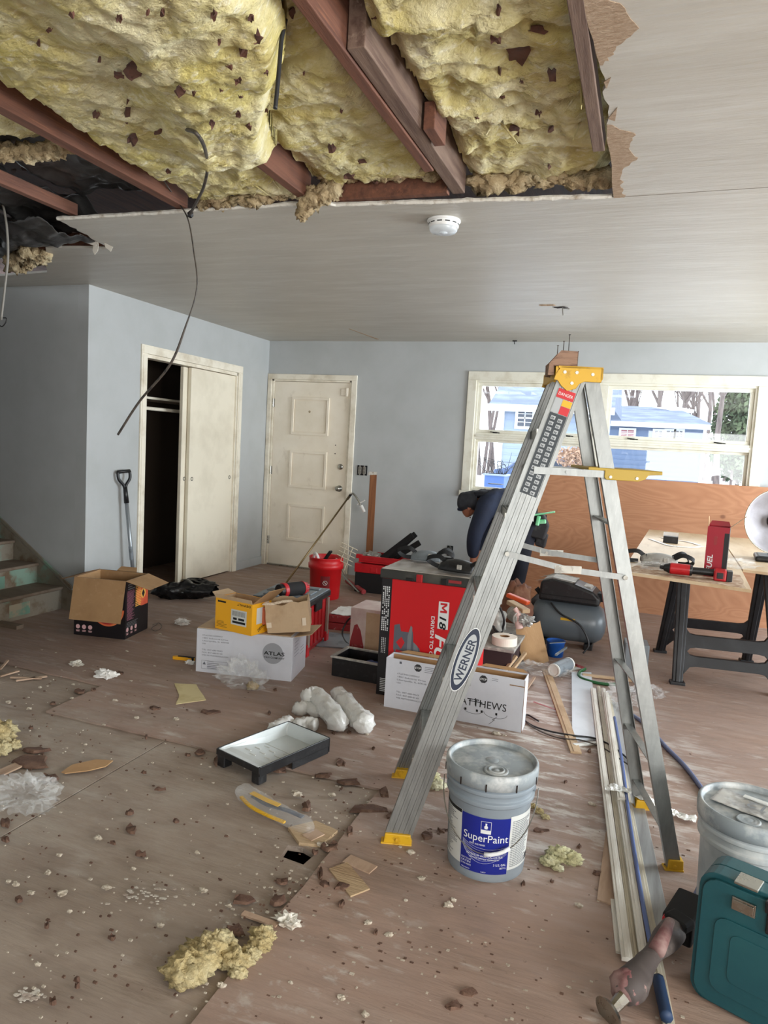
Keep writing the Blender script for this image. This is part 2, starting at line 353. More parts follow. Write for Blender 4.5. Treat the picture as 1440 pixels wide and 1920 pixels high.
for z, r in ((1.135, .030), (.905, .034)):
    k = MB(fr((-3.02, YB+.012, z), (1, 0, 0), (0, 0, 1)))
    k.lathe([(0, 0), (r, 0), (r, .006), (.014, .008), (.012, .03), (r*.75, .035), (r*.85, .05), (r*.7, .062), (0, .064)] if r > .032 else [(0, 0), (r, 0), (r, .008), (r*.7, .014), (0, .015)], n=24)
    k.build('door_knob' if r > .032 else 'deadbolt', m_steel, dr, smooth=True)
MB(fr((-3.41, YB+.012, 1.70), (1, 0, 0), (0, 0, 1))).lathe([(0, .001), (.010, .001), (.012, .004), (.006, .004), (0, .002)], n=16).build('peephole', m_brass, dr)
for z in (.28, 1.05, 1.78):
    MB().cyl((-3.853, YB+.005, z-.045), (-3.853, YB+.005, z+.045), .008, n=10).b(-3.86, -3.835, YB+.004, YB+.012, z-.045, z+.045).build('hinge', m_steel, dr)
MB().b(-3.05, -2.97, YB-.004, YB+.010, 1.88, 1.95).b(-2.99, -2.965, YB-.02, YB+.01, 1.87, 1.96).build('door_closer_bracket', m_door, dr, bevel=.004)
for z in (1.36, 1.27): MB(fr((-3.09, YB+.0115, z), (1, 0, 0), (0, 0, 1))).lathe([(0, .001), (.006, .001), (.006, 0)], n=10).build('screw_hole', m_void, dr)
MB().b(-3.845, -2.955, YB-.01, YB+.11, .0, .022).build('threshold', m_steel, dr, bevel=.004)
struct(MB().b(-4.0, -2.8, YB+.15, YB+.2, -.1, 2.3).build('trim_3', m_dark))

# ------------------------------------------------------------------ front window: two awning sashes over fixed lights
wn = bpy.data.objects.new('window_1', None); COL.objects.link(wn); wn.location = (-.38, YB, .98); struct(wn)
x0, x1, z0, z1 = -1.62, .86, .98, 2.08
f = MB(); t = .075
for (a, b, c, d) in ((x0-t, x0+.01, z0+.01, z1-.01), (x1-.01, x1+t, z0+.01, z1-.01), (x0-t, x1+t, z1-.01, z1+t), (x0-t-.02, x1+t+.02, z0-.05, z0+.01)): f.b(a, b, YB-.02, YB, c, d)
f.build('casing', m_winp, wn, bevel=.004)
xm = -.43; zm = 1.535
f = MB()
for (a, b, c, d) in ((x0, x0+.03, z0+.03, z1-.03), (x1-.03, x1, z0+.03, z1-.03), (x0, x1, z1-.03, z1), (x0, x1, z0, z0+.03), (xm-.055, xm+.055, z0+.03, z1-.03)): f.b(a, b, YB-.005, YB+.13, c, d)
f.b(x0+.03, xm-.055, YB-.002, YB+.13, zm-.035, zm+.03).b(xm+.055, x1-.03, YB-.002, YB+.13, zm-.035, zm+.03).b(x0+.03, x1-.03, YB-.014, YB-.005, zm-.012, zm+.008)
f.build('window_frame', m_winp, wn, bevel=.003)
m_gl = glass('window glass', (.97, .985, 1), .02)
for (a, b) in ((x0+.03, xm-.055), (xm+.055, x1-.03)):
    for (c, d, w, up_) in ((zm+.03, z1-.03, .032, 1), (z0+.03, zm-.035, .024, 0)):
        s_ = MB(); y0, y1 = (YB+.015, YB+.055) if up_ else (YB+.04, YB+.08)
        s_.b(a, a+w, y0, y1, c+w, d-w).b(b-w, b, y0, y1, c+w, d-w).b(a, b, y0, y1, d-w, d).b(a, b, y0, y1, c, c+w)
        so = s_.build('sash', m_winp, wn, bevel=.004)
        MB().b(a+w-.004, b-w+.004, (y0+y1)/2-.002, (y0+y1)/2+.002, c+w-.004, d-w+.004).build('pane', m_gl, so)
        if up_:
            for q in (.17, .80) if a < -1 else (.2, .8):
                xx = a+(b-a)*q
                MB().b(xx-.02, xx+.02, y0-.012, y0, c-.004, c+.012).bar((xx-.045, y0-.018, c+.012), (xx+.05, y0-.022, c+.004), .012, .008).build('latch', m_matblack, so, bevel=.002)

# ------------------------------------------------------------------ lower staircase at the left, its skirt board and finished treads
m_stair = mat('worn stair paint', (128, 120, 106), ((104, 86, 66), 5, W_, .5, .62), ((120, 148, 132), 2.2, W_, .55, .62, .9), rough=.7, bump=.1)
m_tread = mat('dusty stair tread', (112, 98, 84), ((102, 84, 68), 6, (1, 3, 1), .45, .7), rough=.7)
m_green = mat('old green paint', (104, 138, 122), ((150, 140, 120), 9, W_, .5, .6), rough=.6)
st = thing('staircase', 'worn bottom steps of a staircase by the grey hall wall', 'stairs', (-4.5, 3.7, 0))
for i in range(7):
    xr = -4.12-.245*i; z = .155*i
    if i < 7:
        MB().b(xr-.02, xr, 3.2, 4.2, z, z+.155).build('riser', m_stair, st)
        for (ya, yb) in ((3.3, 3.62), (3.72, 3.9)):
            if i < 2: MB().b(xr, xr+.0015, ya, yb, z+.03, z+.12).build('green_paint_patch', m_green, st)
    MB().b(xr-.265, xr+.022, 3.2, 4.2, z+.155, z+.18).build('tread', m_tread, st, bevel=.008)
sk = MB(); sk.prism([(-3.93, 0), (-3.93, .12), (-4.05, .16), (-5.98, 1.42), (-5.98, 0)], 0, .02, fr((0, 4.219, 0), (1, 0, 0), (0, 0, 1))).bar((-4.02, 4.20, .175), (-5.98, 4.20, 1.44), .012, .02)
sk.build('skirt_board', m_stair, st)
MB().b(-4.6, -3.92, 3.6, 3.66, .003, .028).build('bottom_nosing', m_tread, st)
# ------------------------------------------------------------------ ceiling with the torn-open hole
hp = [(-.215, .5)]+rag(-.215, .5, -.205, 2.0, 24, .006, 11)+[(-.20, 2.0)]+rag(-.20, 2.0, -.20, 3.085, 26, .012, 12)+[(-.205, 3.085)]
hp += rag(-.205, 3.085, -1.4, 2.965, 30, .005, 13)+[(-1.4, 2.965), (-1.41, 2.93)]+rag(-1.41, 2.93, -2.9, 2.90, 50, .006, 14)+[(-2.9, 2.90)]
hp += rag(-2.9, 2.9, -3.02, 3.42, 14, .014, 15)+[(-3.02, 3.42)]+rag(-3.02, 3.42, -3.42, 3.33, 8, .008, 16)+[(-3.42, 3.33)]+rag(-3.42, 3.33, -3.95, 3.86, 10, .02, 17)+[(-3.95, 3.86), (-4.9, 3.95), (-4.9, .5)]
outer = rect(-6, 4.2, -2.6, 7.0)
ce = struct(MB().prism(outer, ZC, ZC+.014, holes=[hp]).build('ceiling', m_ceil))
def onceil(pts, th=.0015, m=m_paper, n='torn_paper'):
    return MB().prism([(p[0], p[1]) for p in pts], ZC-th, ZC-.0001).build(n, m, ce)
def jag(pts, n, amp, seed):
    out = []
    for i in range(len(pts)):
        a = pts[i]; b = pts[(i+1) % len(pts)]; out.append((a[0], a[1])); out += rag(a[0], a[1], b[0], b[1], n, amp, seed+i)
    return out
onceil(jag([(-.225, 1.75), (-.145, 1.80), (-.105, 1.91), (-.15, 1.97), (-.175, 2.02), (-.205, 2.06)], 5, .012, 21))
onceil(jag([(-.205, 2.42), (-.125, 2.50), (-.14, 2.60), (-.12, 2.72), (-.17, 2.80), (-.18, 2.98), (-.17, 3.09), (-.212, 3.09)], 6, .012, 31))
onceil([(-.2, 2.38), (-.17, 2.31), (-.18, 2.40)]); onceil([(-.2, 2.15), (-.18, 2.13), (-.195, 2.19)])
onceil(jag([(-2.675, 6.13), (-2.66, 6.13), (-2.60, 6.74), (-2.635, 6.74)], 4, .006, 41), .002)
# panel joint across the ceiling
MB().bar((-.17, 3.085, ZC-.0004), (3.2, 3.06, ZC-.0004), .0025, .0008).build('panel_joint', mat('joint crack', (120, 112, 100), rough=.9), ce)
# edge of the broken board: chalky core with paper shreds
eb = MB()
for i in range(70):
    t = i/69; x = -.22+(-2.9+.22)*t; y = 3.085-.12*min(1, t/.44)-(.035 if t > .44 else 0)-(.03*(t-.44)/.56 if t > .44 else 0)
    ebp = (ebp if i else [])+[(x, y-.002, ZC+.004+.004*nz((i*.9, 0, 0), 1, 3))]
eb.tube(ebp, [.0075+.005*abs(nz((i*1.3, 3, 0), 1, 4)) for i in range(70)], 6); eb.build('broken_edge', m_dry, ce)
# hanging paper shreds near the left corner of the hole
m_shred = mat('white paper shred', (216, 210, 198), ((170, 150, 125), 20, W_, .55, .7), rough=.85)
for i, (pts, lab) in enumerate([([(176, 458), (186, 450), (184, 470), (178, 478), (174, 470)], 'small'), ([(196, 455), (212, 463), (208, 472), (198, 464)], 'corner'), ([(150, 438), (185, 455), (180, 462), (160, 455), (148, 448)], 'long')]):
    q = [A(x, y, 3.33-.02*i) for x, y in pts]; T = fr((0, q[0].y, 0), (1, 0, 0), (0, 0, 1))
    o = MB().prism([(p.x, p.z) for p in q], 0, .002, T).build('paper_shred', m_shred)
    tag(o, ['small strip of white ceiling paper hanging straight down from the torn corner', 'curled white paper flap at the sharp tip of the torn ceiling corner', 'long ragged white paper flap along the torn ceiling corner edge'][i], 'paper scrap')

# ------------------------------------------------------------------ timber in the opening
m_joist = mat('old red-brown joist', (112, 72, 54), ((84, 52, 40), 5, (6, .5, 6), .42, .66), ((150, 98, 70), 9, (8, .4, 8), .58, .74, .7), rough=.75, bump=.15, bs=40, bst=(6, .4, 6))
m_joist2 = mat('weathered grey-brown joist', (120, 98, 84), ((84, 62, 52), 5, (6, .5, 6), .42, .66), ((152, 132, 116), 9, (8, .4, 8), .58, .74, .7), rough=.8, bump=.15, bs=40, bst=(6, .4, 6))
def joist(x0, x1, y0, y1, z0, z1, m, lab, th=.2):
    return tag(MB().b(x0, x1, y0, y1, z0, z1).build('ceiling_joist', m, bevel=.003), lab, 'joist')
joist(-2.19, -2.135, .2, 2.925, 2.457, 2.64, m_joist, 'long red-brown joist at the left, beside the black paper')
joist(-1.535, -1.49, 1.9, 2.925, 2.457, 2.63, m_joist, 'red-brown joist end poking out from under the sagging yellow insulation')
joist(-.90, -.862, .2, 2.72, 2.456, 2.62, m_joist, 'thin red-brown board nailed along the left of the grey joist')
joist(-.858, -.805, 1.86, 2.99, 2.462, 2.655, m_joist2, 'weathered grey-brown joist in the middle of the ceiling hole')
joist(-.262, -.222, .2, 2.62, 2.438, 2.49, m_joist2, 'grey-brown furring strip along the right edge of the ceiling hole')
joist(-2.84, -2.80, .5, 2.93, 2.462, 2.52, m_joist, 'slim dark joist crossing the black paper at far left')
tag(MB().b(-1.46, -.87, 2.945, 2.985, 2.455, 2.60).build('blocking', m_joist, bevel=.003), 'red-brown blocking board between joists above the smoke detector', 'timber block')
tag(MB().box((-.775, 2.43, 2.50), (.04, .14, .09), rotz(0)).build('blocking', m_joist, bevel=.003), 'short red-brown scab of wood on the right of the grey joist', 'timber block')
tag(MB().b(-3.6, -2.9, 3.40, 3.44, 2.456, 2.54).build('blocking', m_joist, bevel=.003), 'dark timber glimpsed through the torn corner at far left', 'timber block')
struct(MB().b(-6, 4.2, -2.6, 7.0, 2.76, 2.80).build('floor_above', m_joist))

# ------------------------------------------------------------------ yellow fibreglass batts
m_ins = mat('yellow fibreglass', (214, 200, 138), ((234, 225, 184), 5, (1, 1.6, 1), .42, .62), ((214, 198, 112), 2.6, W_, .52, .68, .75), ((160, 132, 86), 8, W_, .58, .72, .55), ((246, 242, 222), 21, (1, 2.2, 1), .55, .68, .6), rough=.95, bump=.9, bs=50, bst=(1, 1.6, 1), bd=7, spec=.1)
m_insb = mat('dirty tan fibreglass', (188, 166, 130), ((216, 200, 164), 9, W_, .48, .66), ((110, 84, 60), 7, W_, .54, .7), rough=.95, bump=1.0, bs=60, bd=7, spec=.1)
def sm(a, b, x): t = max(0, min(1, (x-a)/(b-a))); return t*t*(3-2*t)
def xr1(y): return -.95-.42*sm(1.6, 2.42, y)-.17*sm(2.40, 2.47, y)
def folds(x, y):
    q = V((x, y, 0)); w_ = V((nz((x, y, 3), 2.2, 6, 2), nz((x, y, 7), 2.2, 8, 2), 0))*.22; q = q+w_
    r1 = abs(nz((q.x*1.0, q.y*1.7, 0), 2.0, 1, 2)); r2 = abs(nz((q.x*1.0, q.y*1.6, 4), 6, 2, 3)); r3 = nz((x, y, 9), 24, 3, 3)
    return .050*r1+.030*r2+.011*abs(nz((x, y*1.5, 2), 15, 5, 3))-.005*r3-.034
def z1(x, y):
    u = (x+2.12)/(xr1(y)+2.12); s = sm(0, .14, u)*.085
    return 2.575-s+folds(x, y)*1.0-.03*math.sin(PI*min(1, u*1.05))*(1-sm(2.2, 2.7, y))-.085*sm(.42, .72, u)*(1-sm(2.36, 2.47, y))+.10*sm(.93, 1, u)**2*(1-sm(2.3, 2.5, y))
def z2(x, y): u = (x+1.47)/.56; return 2.60-.05*sm(0, .15, u)*(1-sm(.85, 1, u))+folds(x+7, y)*1.25-.02*sm(2.3, 2.9, y)
def z3(x, y): u = (x+.80)/.57; return 2.60-.06*sm(0, .12, u)*(1-sm(.9, 1, u))+folds(x+3, y)*1.35-.03*sm(1.45, 1.9, y)*(1-sm(1.9, 1.96, y))
def z4(x, y): return 2.545+folds(x, y)+.10*sm(2.15, 2.45, y+.06*nz((x*4, 0, 0), 1, 5))
def zin(x, y):
    if x < -2.16: return z4(x, y)
    if x < xr1(y): return z1(x, y)
    return z2(x, y) if x < -.86 else z3(x, y)
def batt(x0, x1, y0, y1, zf, lab, st=.0125):
    mb = MB(); xe = x1 if callable(x1) else (lambda y: x1); nu = int((xe(y0)-x0)/st); nv = int((y1-y0)/st)
    def fn(u, v):
        y = y0+(y1-y0)*v; x = x0+(xe(y)-x0)*u
        ex = .012*nz((x*9, y*9, 0), 1, 7)*(1 if .01 < u < .99 else .2); z = zf(x, y)
        if v > .999: z = min(z+.03, 2.62)
        return (x+ex, y+ex*.7, z)
    mb.grid(fn, nu, nv); w = nv+1; n = len(mb.v)
    per = [j for j in range(w)]+[i*w+nv for i in range(1, nu+1)]+[nu*w+j for j in range(nv-1, -1, -1)]+[i*w for i in range(nu-1, 0, -1)]
    top = [V((mb.v[i].x, mb.v[i].y, 2.70)) for i in per]; mb.v += top; k = len(per)
    for i in range(k): mb.f.append((per[i], n+i, n+(i+1) % k, per[(i+1) % k])); mb.mi.append(0)
    mb.f.append(tuple(n+i for i in range(k))); mb.mi.append(0)
    o = mb.build('insulation_batt', m_ins, smooth=True); return tag(o, lab, 'insulation', 'yellow insulation batts in the ceiling')
B1 = batt(-2.13, xr1, .3, 2.90, z1, 'big sagging yellow insulation batt left of centre in the ceiling hole')
B2 = batt(-1.48, -.905, 1.7, 2.93, z2, 'yellow insulation batt between the joist end and the long double joist')
B3 = batt(-.80, -.215, .3, 3.06, z3, 'yellow insulation batt at the right side of the ceiling hole')
B4 = batt(-2.80, -2.195, .3, 2.36, z4, 'strip of yellow insulation left of the long red-brown joist')
# dirty fringe tufts along the far edge (parts of the batts) and a hanging wad
def tufts(par, x0, x1, y, n, seed, zc=2.465, s=1):
    mb = MB()
    for i in range(n):
        x = x0+(x1-x0)*(i+.5)/n+R.uniform(-.01, .01); r = R.uniform(.018, .038)*s
        mb.blob((x, y+R.uniform(-.02, .015), zc+R.uniform(-.01, .02)), (r*1.3, r, r*R.uniform(.6, 1.1)), seed+i, .7, 3.5, 14, 9, o=5)
    mb.build('dirty_fringe', m_insb, par, smooth=True)
tufts(B1, -2.05, -1.5, 2.90, 16, 10, 2.462); tufts(B2, -1.44, -.93, 2.915, 16, 40, 2.535, .9); tufts(B3, -.78, -.24, 3.03, 17, 70, 2.50, 1.2); tufts(B4, -2.78, -2.22, 2.34, 14, 95, 2.52, 1.2)
def fibres(par, base, n, seed, ln=.16, rr=.006):
    for i in range(n):
        mb = MB(); x, y = base[i % len(base)]; x += R.uniform(-.04, .04); y += R.uniform(-.04, .04); z = zin(x, y)+.01; L = R.uniform(.4, 1)*ln
        mb.tube([(x+.012*k*math.sin(i), y-.01*k*math.cos(i*2), z-L*k/5) for k in range(6)], [rr, rr*.9, rr*.6, rr*.7, rr*.4, .001], 6)
        mb.build('hanging_fibre', m_ins, par, smooth=True)
fibres(B3, [(-.58, 2.55), (-.33, 2.45), (-.31, 2.62), (-.28, 2.3)], 9, 1, .10, .006)
fibres(B1, [(-1.55, 2.3), (-1.6, 2.75), (-1.7, 2.8)], 8, 2, .05, .005)
wad = MB()
for i, (dx, dz, r) in enumerate([(0, 0, .045), (.05, .015, .04), (-.03, -.03, .036), (-.045, -.062, .028), (.10, .03, .035)]): wad.blob((-1.47+dx, 2.905, 2.455+dz), (r*1.1, r, r*1.1), 200+i, .6, 3, 18, 12, o=5)
tag(wad.build('insulation_wad', m_insb, smooth=True), 'dirty brown-grey wad of insulation hanging below the ceiling edge left of the smoke detector', 'insulation')
wad = MB()
for i in range(11): wad.blob(F(20+i*6.5+R.uniform(-3, 3), 485+R.uniform(-15, 18), 2.44)+V((0, 0, .0)), R.uniform(.035, .055), 220+i, .7, 3, 16, 10, o=5)
tag(wad.build('insulation_wad', m_insb, smooth=True), 'ragged tan clump of insulation at the far left corner of the ceiling hole', 'insulation')

# ------------------------------------------------------------------ black paper and duct wrap on the left
m_bp = mat('black building paper', (44, 42, 42), ((70, 68, 66), 6, W_, .5, .7), rough=.45, bump=.25, bs=14, rvar=.12)
def crinkle(x0, x1, y0, y1, z0, amp, seed, lab, droop=0, n=46):
    mb = MB()
    def fn(u, v):
        x = x0+(x1-x0)*u; y = y0+(y1-y0)*v
        return (x, y, z0-droop*math.sin(PI*u)**2+amp*(abs(nz((x, y, 0), 3.1, seed, 3))*1.2-nz((x, y, 5), 8, seed, 2)*.35)+(0 if .02 < v < .98 else .02))
    mb.grid(fn, n, n)
    return tag(mb.build('building_paper', m_bp, solid=.003, smooth=True), lab, 'paper sheet')
crinkle(-2.79, -2.2, 2.20, 2.96, 2.56, .05, 3, 'black building paper stretched between the long joist and the slim left joist')
crinkle(-3.42, -2.85, 1.9, 3.40, 2.52, .09, 4, 'crumpled black paper sheet left of the slim joist')
crinkle(-4.2, -3.45, 2.2, 3.84, 2.50, .10, 6, 'dark wrinkled paper at the far left end of the ceiling hole', .03)
def duct(pts, r, lab):
    mb = MB(); P = crv(pts, 14); mb.tube(P, [r*(1+.06*math.sin(i*1.6)) for i in range(len(P))], 18)
    return tag(mb.build('flexible_duct', m_bp, smooth=True), lab, 'duct')
duct([(-3.6, 2.2, 2.52), (-3.4, 2.7, 2.50), (-3.55, 3.2, 2.49), (-4.1, 3.6, 2.52)], .055, 'black flexible duct snaking above the far left ceiling corner')
flap = MB()
def fl(u, v):
    p = V((-3.02-.42*u+.02*math.sin(9*v), 3.30-.42*v+.06*u, 2.452-.055*math.sin(PI*v)*(.4+.6*u)+.03*nz((u*3, v*3, 0), 1, 8)))
    return p
flap.grid(fl, 24, 24)
tag(flap.build('building_paper', m_bp, solid=.002, smooth=True), 'loose black paper flap drooping at the torn ceiling corner', 'paper sheet')

# ------------------------------------------------------------------ scraps of brown paper stuck in the insulation
m_scrap = mat('dark brown kraft scrap', (96, 62, 48), ((70, 44, 36), 14, W_, .45, .65), rough=.85, bump=.2)
def onins(px, py):
    z = 2.55
    for _ in range(12): p = F(px, py, z); z = z*.5+.5*zin(p.x, p.y)
    return F(px, py, z)
sc = [(250, 123, 38, 30), (222, 133, 26, 12), (240, 200, 14, 52), (250, 255, 22, 26), (337, 160, 22, 22), (398, 222, 12, 22), (447, 206, 14, 14), (447, 142, 16, 14), (296, 240, 22, 11), (466, 230, 12, 10), (458, 85, 24, 24), (484, 60, 18, 26), (470, 25, 14, 14),
      (305, 14, 10, 18), (92, 46, 14, 8), (72, 72, 8, 10), (430, 117, 16, 8), (187, 102, 8, 10), (180, 208, 14, 16), (223, 24, 14, 14), (134, 17, 12, 10), (277, 13, 8, 9), (500, 126, 10, 8), (412, 68, 8, 9), (402, 18, 14, 18), (316, 316, 10, 7),
      (622, 272, 16, 22), (655, 325, 22, 12), (680, 297, 20, 10), (970, 88, 46, 50), (930, 65, 26, 14), (1010, 48, 40, 14), (937, 126, 7, 20), (1036, 132, 18, 34), (978, 145, 8, 8), (940, 175, 14, 6), (1010, 205, 14, 12), (1033, 236, 14, 16), (965, 240, 22, 26), (1030, 305, 8, 10), (895, 215, 9, 5), (705, 25, 18, 9), (935, 10, 10, 30),
      (65, 270, 10, 10), (60, 310, 40, 22), (25, 315, 14, 10), (548, 15, 12, 20), (500, 200, 10, 7), (364, 165, 8, 6), (415, 160, 7, 5), (570, 130, 6, 6), (452, 172, 9, 8), (640, 200, 8, 8), (704, 338, 12, 8)]
_used = {}
def spot(x, y, marks):
    best = min(marks, key=lambda k: math.hypot(k[0]-x, (k[1]-y)*1.6)); dx, dy = x-best[0], (y-best[1])*1.6; d = math.hypot(dx, dy)
    w_ = ('right of' if dx > 0 else 'left of') if abs(dx) > abs(dy) else (best[3] if dy > 0 else best[4])
    return ('just ' if d < 55 else ('well ' if d > 120 else ''))+w_+' '+best[2]
DN = ('on the hall side of', 'toward the camera from')
CM = [(a, b, c, DN[0], DN[1]) for a, b, c in ((130, 240, 'the long left joist'), (245, 150, 'the biggest brown scrap'), (240, 230, 'the long hanging brown strip'), (385, 290, 'the looped brown cable'), (520, 140, 'the straight black cable end'), (460, 60, 'the brown speckled patch'), (520, 330, 'the short joist end'), (330, 60, 'the middle of the left batt'), (100, 70, 'the top left corner'), (660, 250, 'the grey-brown joist'), (970, 90, 'the shield-shaped brown scrap'), (1040, 130, 'the frayed fibre tuft'), (1000, 250, 'the right furring strip'), (780, 200, 'the scab of wood'), (600, 370, 'the dirty hanging wad'))]
for i, (px, py, w_, h_) in enumerate(sc):
    c = onins(px, py); a = F(px+1, py, c.z)-F(px, py, c.z); b = F(px, py+1, c.z)-F(px, py, c.z)
    u = a.normalized()*a.length*w_/2; v = b.normalized()*b.length*h_/2; n = 11; poly = []
    for k in range(n):
        th = 2*PI*k/n; rr = R.uniform(.6, 1.15); poly.append(c+u*math.cos(th)*rr+v*math.sin(th)*rr)
    mb = MB(); z = c.z-.004; vs_ = [(p.x, p.y, z-.004-R.uniform(0, .012)) for p in poly]; vs2 = [(p[0], p[1], p[2]+.0025) for p in vs_]
    mb.add(vs_+vs2, [tuple(range(n-1, -1, -1)), tuple(range(n, 2*n))]+[(k, (k+1) % n, n+(k+1) % n, n+k) for k in range(n)])
    where = 'left' if px < 560 else ('middle' if px < 850 else 'right')
    big = w_*h_ > 900
    lab = {250: 'biggest torn brown paper scrap on the big left insulation batt', 240: 'long hanging brown paper strip on the big left insulation batt', 970: 'large shield-shaped brown paper scrap on the right insulation batt', 60: 'ragged brown paper scrap on the small insulation strip at far left'}.get(px)
    if lab and lab in _used: lab = None
    _used[lab] = 1
    if not lab: lab = ('tiny' if w_*h_ < 100 else ('small' if w_*h_ < 300 else 'medium'))+' brown paper scrap '+spot(px, py, CM)
    tag(mb.build('paper_scrap', m_scrap), lab, 'paper scrap', 'brown paper scraps caught in the '+where+' insulation')

# ------------------------------------------------------------------ cables
m_cable = mat('grey-brown cable', (70, 62, 54), ((40, 36, 34), 30, W_, .5, .6), rough=.5)
m_blkcable = mat('black cable', (26, 26, 28), rough=.5)
m_greycable = mat('light grey cable', (128, 124, 116), rough=.5)
def cable(name, pts, r, m, lab, cat='cable', group=None, n=8, sides=8):
    return tag(MB().tube(crv(pts, n), r, sides).build(name, m, smooth=True), lab, cat, group)
Yc = 2.86
P_ = [F(303, 332, 2.50)]+[A(x, y, Yc) for x, y in ((330, 374), (352, 410), (363, 470), (369, 540), (347, 615), (318, 685), (262, 752), (221, 815))]
pp = crv(P_, 8); rs = [.0032 if i < 36 else .0032+.0026*min(1, (i-36)/8) for i in range(len(pp))]
hc = tag(MB().tube(pp, rs, 8).build('hanging_cable', m_cable, smooth=True), 'long dark cable hanging from the ceiling hole in front of the closet', 'cable')
def low(x, y): p = onins(x, y); return F(x, y, p.z-.045)
cable('cable', [onins(350, 243), low(368, 250), low(384, 278), low(389, 315), low(382, 350), A(369, 378, 2.72), A(356, 402, 2.85)], .0062, m_cable, 'thick curved brown cable looping out of the big left insulation batt')
tag(MB().blob(A(357, 402, 2.85), (.014, .012, .016), 3, .3).build('cable_clamp', m_blkcable, smooth=True), 'black clamp where the two cables meet below the ceiling edge', 'clamp')
q = F(528, 74, 2.46); cable('cable', [q+V((.01, 0, .05)), q, A(524, 120, q.y), A(520, 165, q.y), A(516, 204, q.y)], .006, m_blkcable, 'short straight black cable end hanging from the insulation near the middle')
cable('cable', [A(x, y, 2.9) for x, y in ((-12, 345), (2, 372), (12, 420), (15, 480), (9, 540), (2, 600))], .006, m_greycable, 'grey cable dangling at the very left edge of the picture')
cable('cable', [A(x, y, 2.9) for x, y in ((-10, 598), (2, 612), (10, 606), (12, 597), (6, 596))], .003, m_blkcable, 'short curled black wire end at the left edge beside the grey hall wall')

# ------------------------------------------------------------------ ceiling fittings
m_white = mat('white plastic', (232, 232, 230), rough=.35)
m_clear = mat('clear plastic', (238, 242, 244), rough=.12, alpha=.30, spec=.8)
sd = thing('smoke_detector', 'round white smoke detector on the ceiling beside the hole', 'smoke detector', (-.965, 3.245, ZC))
D = Matrix.Translation((-.965, 3.245, ZC)) @ Matrix.Rotation(PI, 4, 'X')
MB(D).lathe([(0, 0), (.076, 0), (.078, .006), (.074, .012), (0, .012)], n=40).build('base', m_white, sd, smooth=True)
MB(D).lathe([(.070, .012), (.070, .03), (.066, .036), (0, .036)], n=40).build('body', m_white, sd, bevel=.001)
vb = MB(D)
for k in range(12): a = 2*PI*k/12; vb.box((.0695*math.cos(a), .0695*math.sin(a), .021), (.003, .024, .005), Matrix.Identity(4) if 0 else None) if 0 else vb.bar((.0705*math.cos(a-.16), .0705*math.sin(a-.16), .021), (.0705*math.cos(a+.16), .0705*math.sin(a+.16), .021), .002, .0045)
vb.build('vent_slot', m_black, sd)
MB(D).lathe([(.064, .036), (.064, .046), (.058, .054), (.02, .056), (0, .056)], n=40).lathe([(.02, .05), (.02, .058), (0, .060)], n=20).build('lens', mat('frosted clear cover', (226, 232, 236), rough=.15, alpha=.55, spec=.8), sd, smooth=True)
ch = thing('ceiling_wire_stub', 'torn hole in the ceiling with a short wire hanging out above the ladder', 'wire', (-.655, 5.27, ZC))
MB().prism(jag([(-.72, 5.255), (-.64, 5.24), (-.61, 5.28), (-.69, 5.31)], 4, .008, 51), ZC-.002, ZC-.0003).build('hole', m_void, ch)
MB().prism(jag([(-.80, 5.17), (-.70, 5.17), (-.69, 5.195), (-.79, 5.19)], 3, .006, 52), ZC-.006, ZC-.0003).build('torn_edge', m_paper, ch)
MB().tube([(-.65, 5.27, ZC+.002), (-.645, 5.26, ZC-.03), (-.64, 5.25, ZC-.06)], .004, 6).tube([(-.65, 5.27, ZC-.008), (-.60, 5.26, ZC-.014)], .003, 6).build('wire', m_greycable, ch)
tag(MB().tube([(-1.26, 6.80, ZC-.002), (-1.255, 6.795, ZC-.035)], .004, 6).tube([(-1.275, 6.80, ZC-.004), (-1.235, 6.80, ZC-.004)], .006, 6).build('screw_hook', m_matblack), 'tiny dark hook in the ceiling close to the back wall', 'hook')

# ------------------------------------------------------------------ fittings on the back wall
m_box = mat('galvanised outlet box', (96, 96, 92), rough=.5, metal=.6)
def outlet(x, z, gangs, lab):
    t_ = thing('outlet_box', lab, 'outlet', (x, YB, z)); w_ = .05*gangs
    MB().b(x-w_/2-.006, x+w_/2+.006, YB-.004, YB-.0005, z-.052, z+.052).build('box_rim', m_matblack, t_, bevel=.003)
    for k in range(gangs):
        xc = x-w_/2+.05*(k+.5)
        MB().b(xc-.018, xc+.018, YB-.014, YB-.004, z-.036, z+.036).b(xc-.007, xc+.007, YB-.016, YB-.004, z-.052, z+.052).build('receptacle', m_greycable if gangs > 1 else m_box, t_, bevel=.002)
        MB().b(xc-.009, xc+.009, YB-.0155, YB-.014, z+.008, z+.026).b(xc-.009, xc+.009, YB-.0155, YB-.014, z-.026, z-.008).build('socket_face', m_black, t_)
outlet(-2.765, 1.115, 2, 'uncovered double switch box beside the front door')
outlet(-1.77, .37, 1, 'uncovered single outlet low on the wall behind the black goggles')
st_ = thing('exposed_stud', 'narrow strip of brown wood exposed where drywall was cut below the switch box', 'timber', (-2.63, YB, .2))
MB().b(-2.675, -2.60, YB-.0018, YB-.0004, .10, 1.085).build('stud_face', mat('stud wood', (150, 98, 62), ((122, 76, 48), 6, (8, 8, .5), .45, .65), rough=.7), st_)
MB().prism(jag([(-2.70, 1.07), (-2.60, 1.08), (-2.602, 1.11), (-2.69, 1.105)], 3, .006, 61), .0004, .003, fr((0, YB, 0), (1, 0, 0), (0, 0, 1))).build('chipped_edge', m_dry, st_)
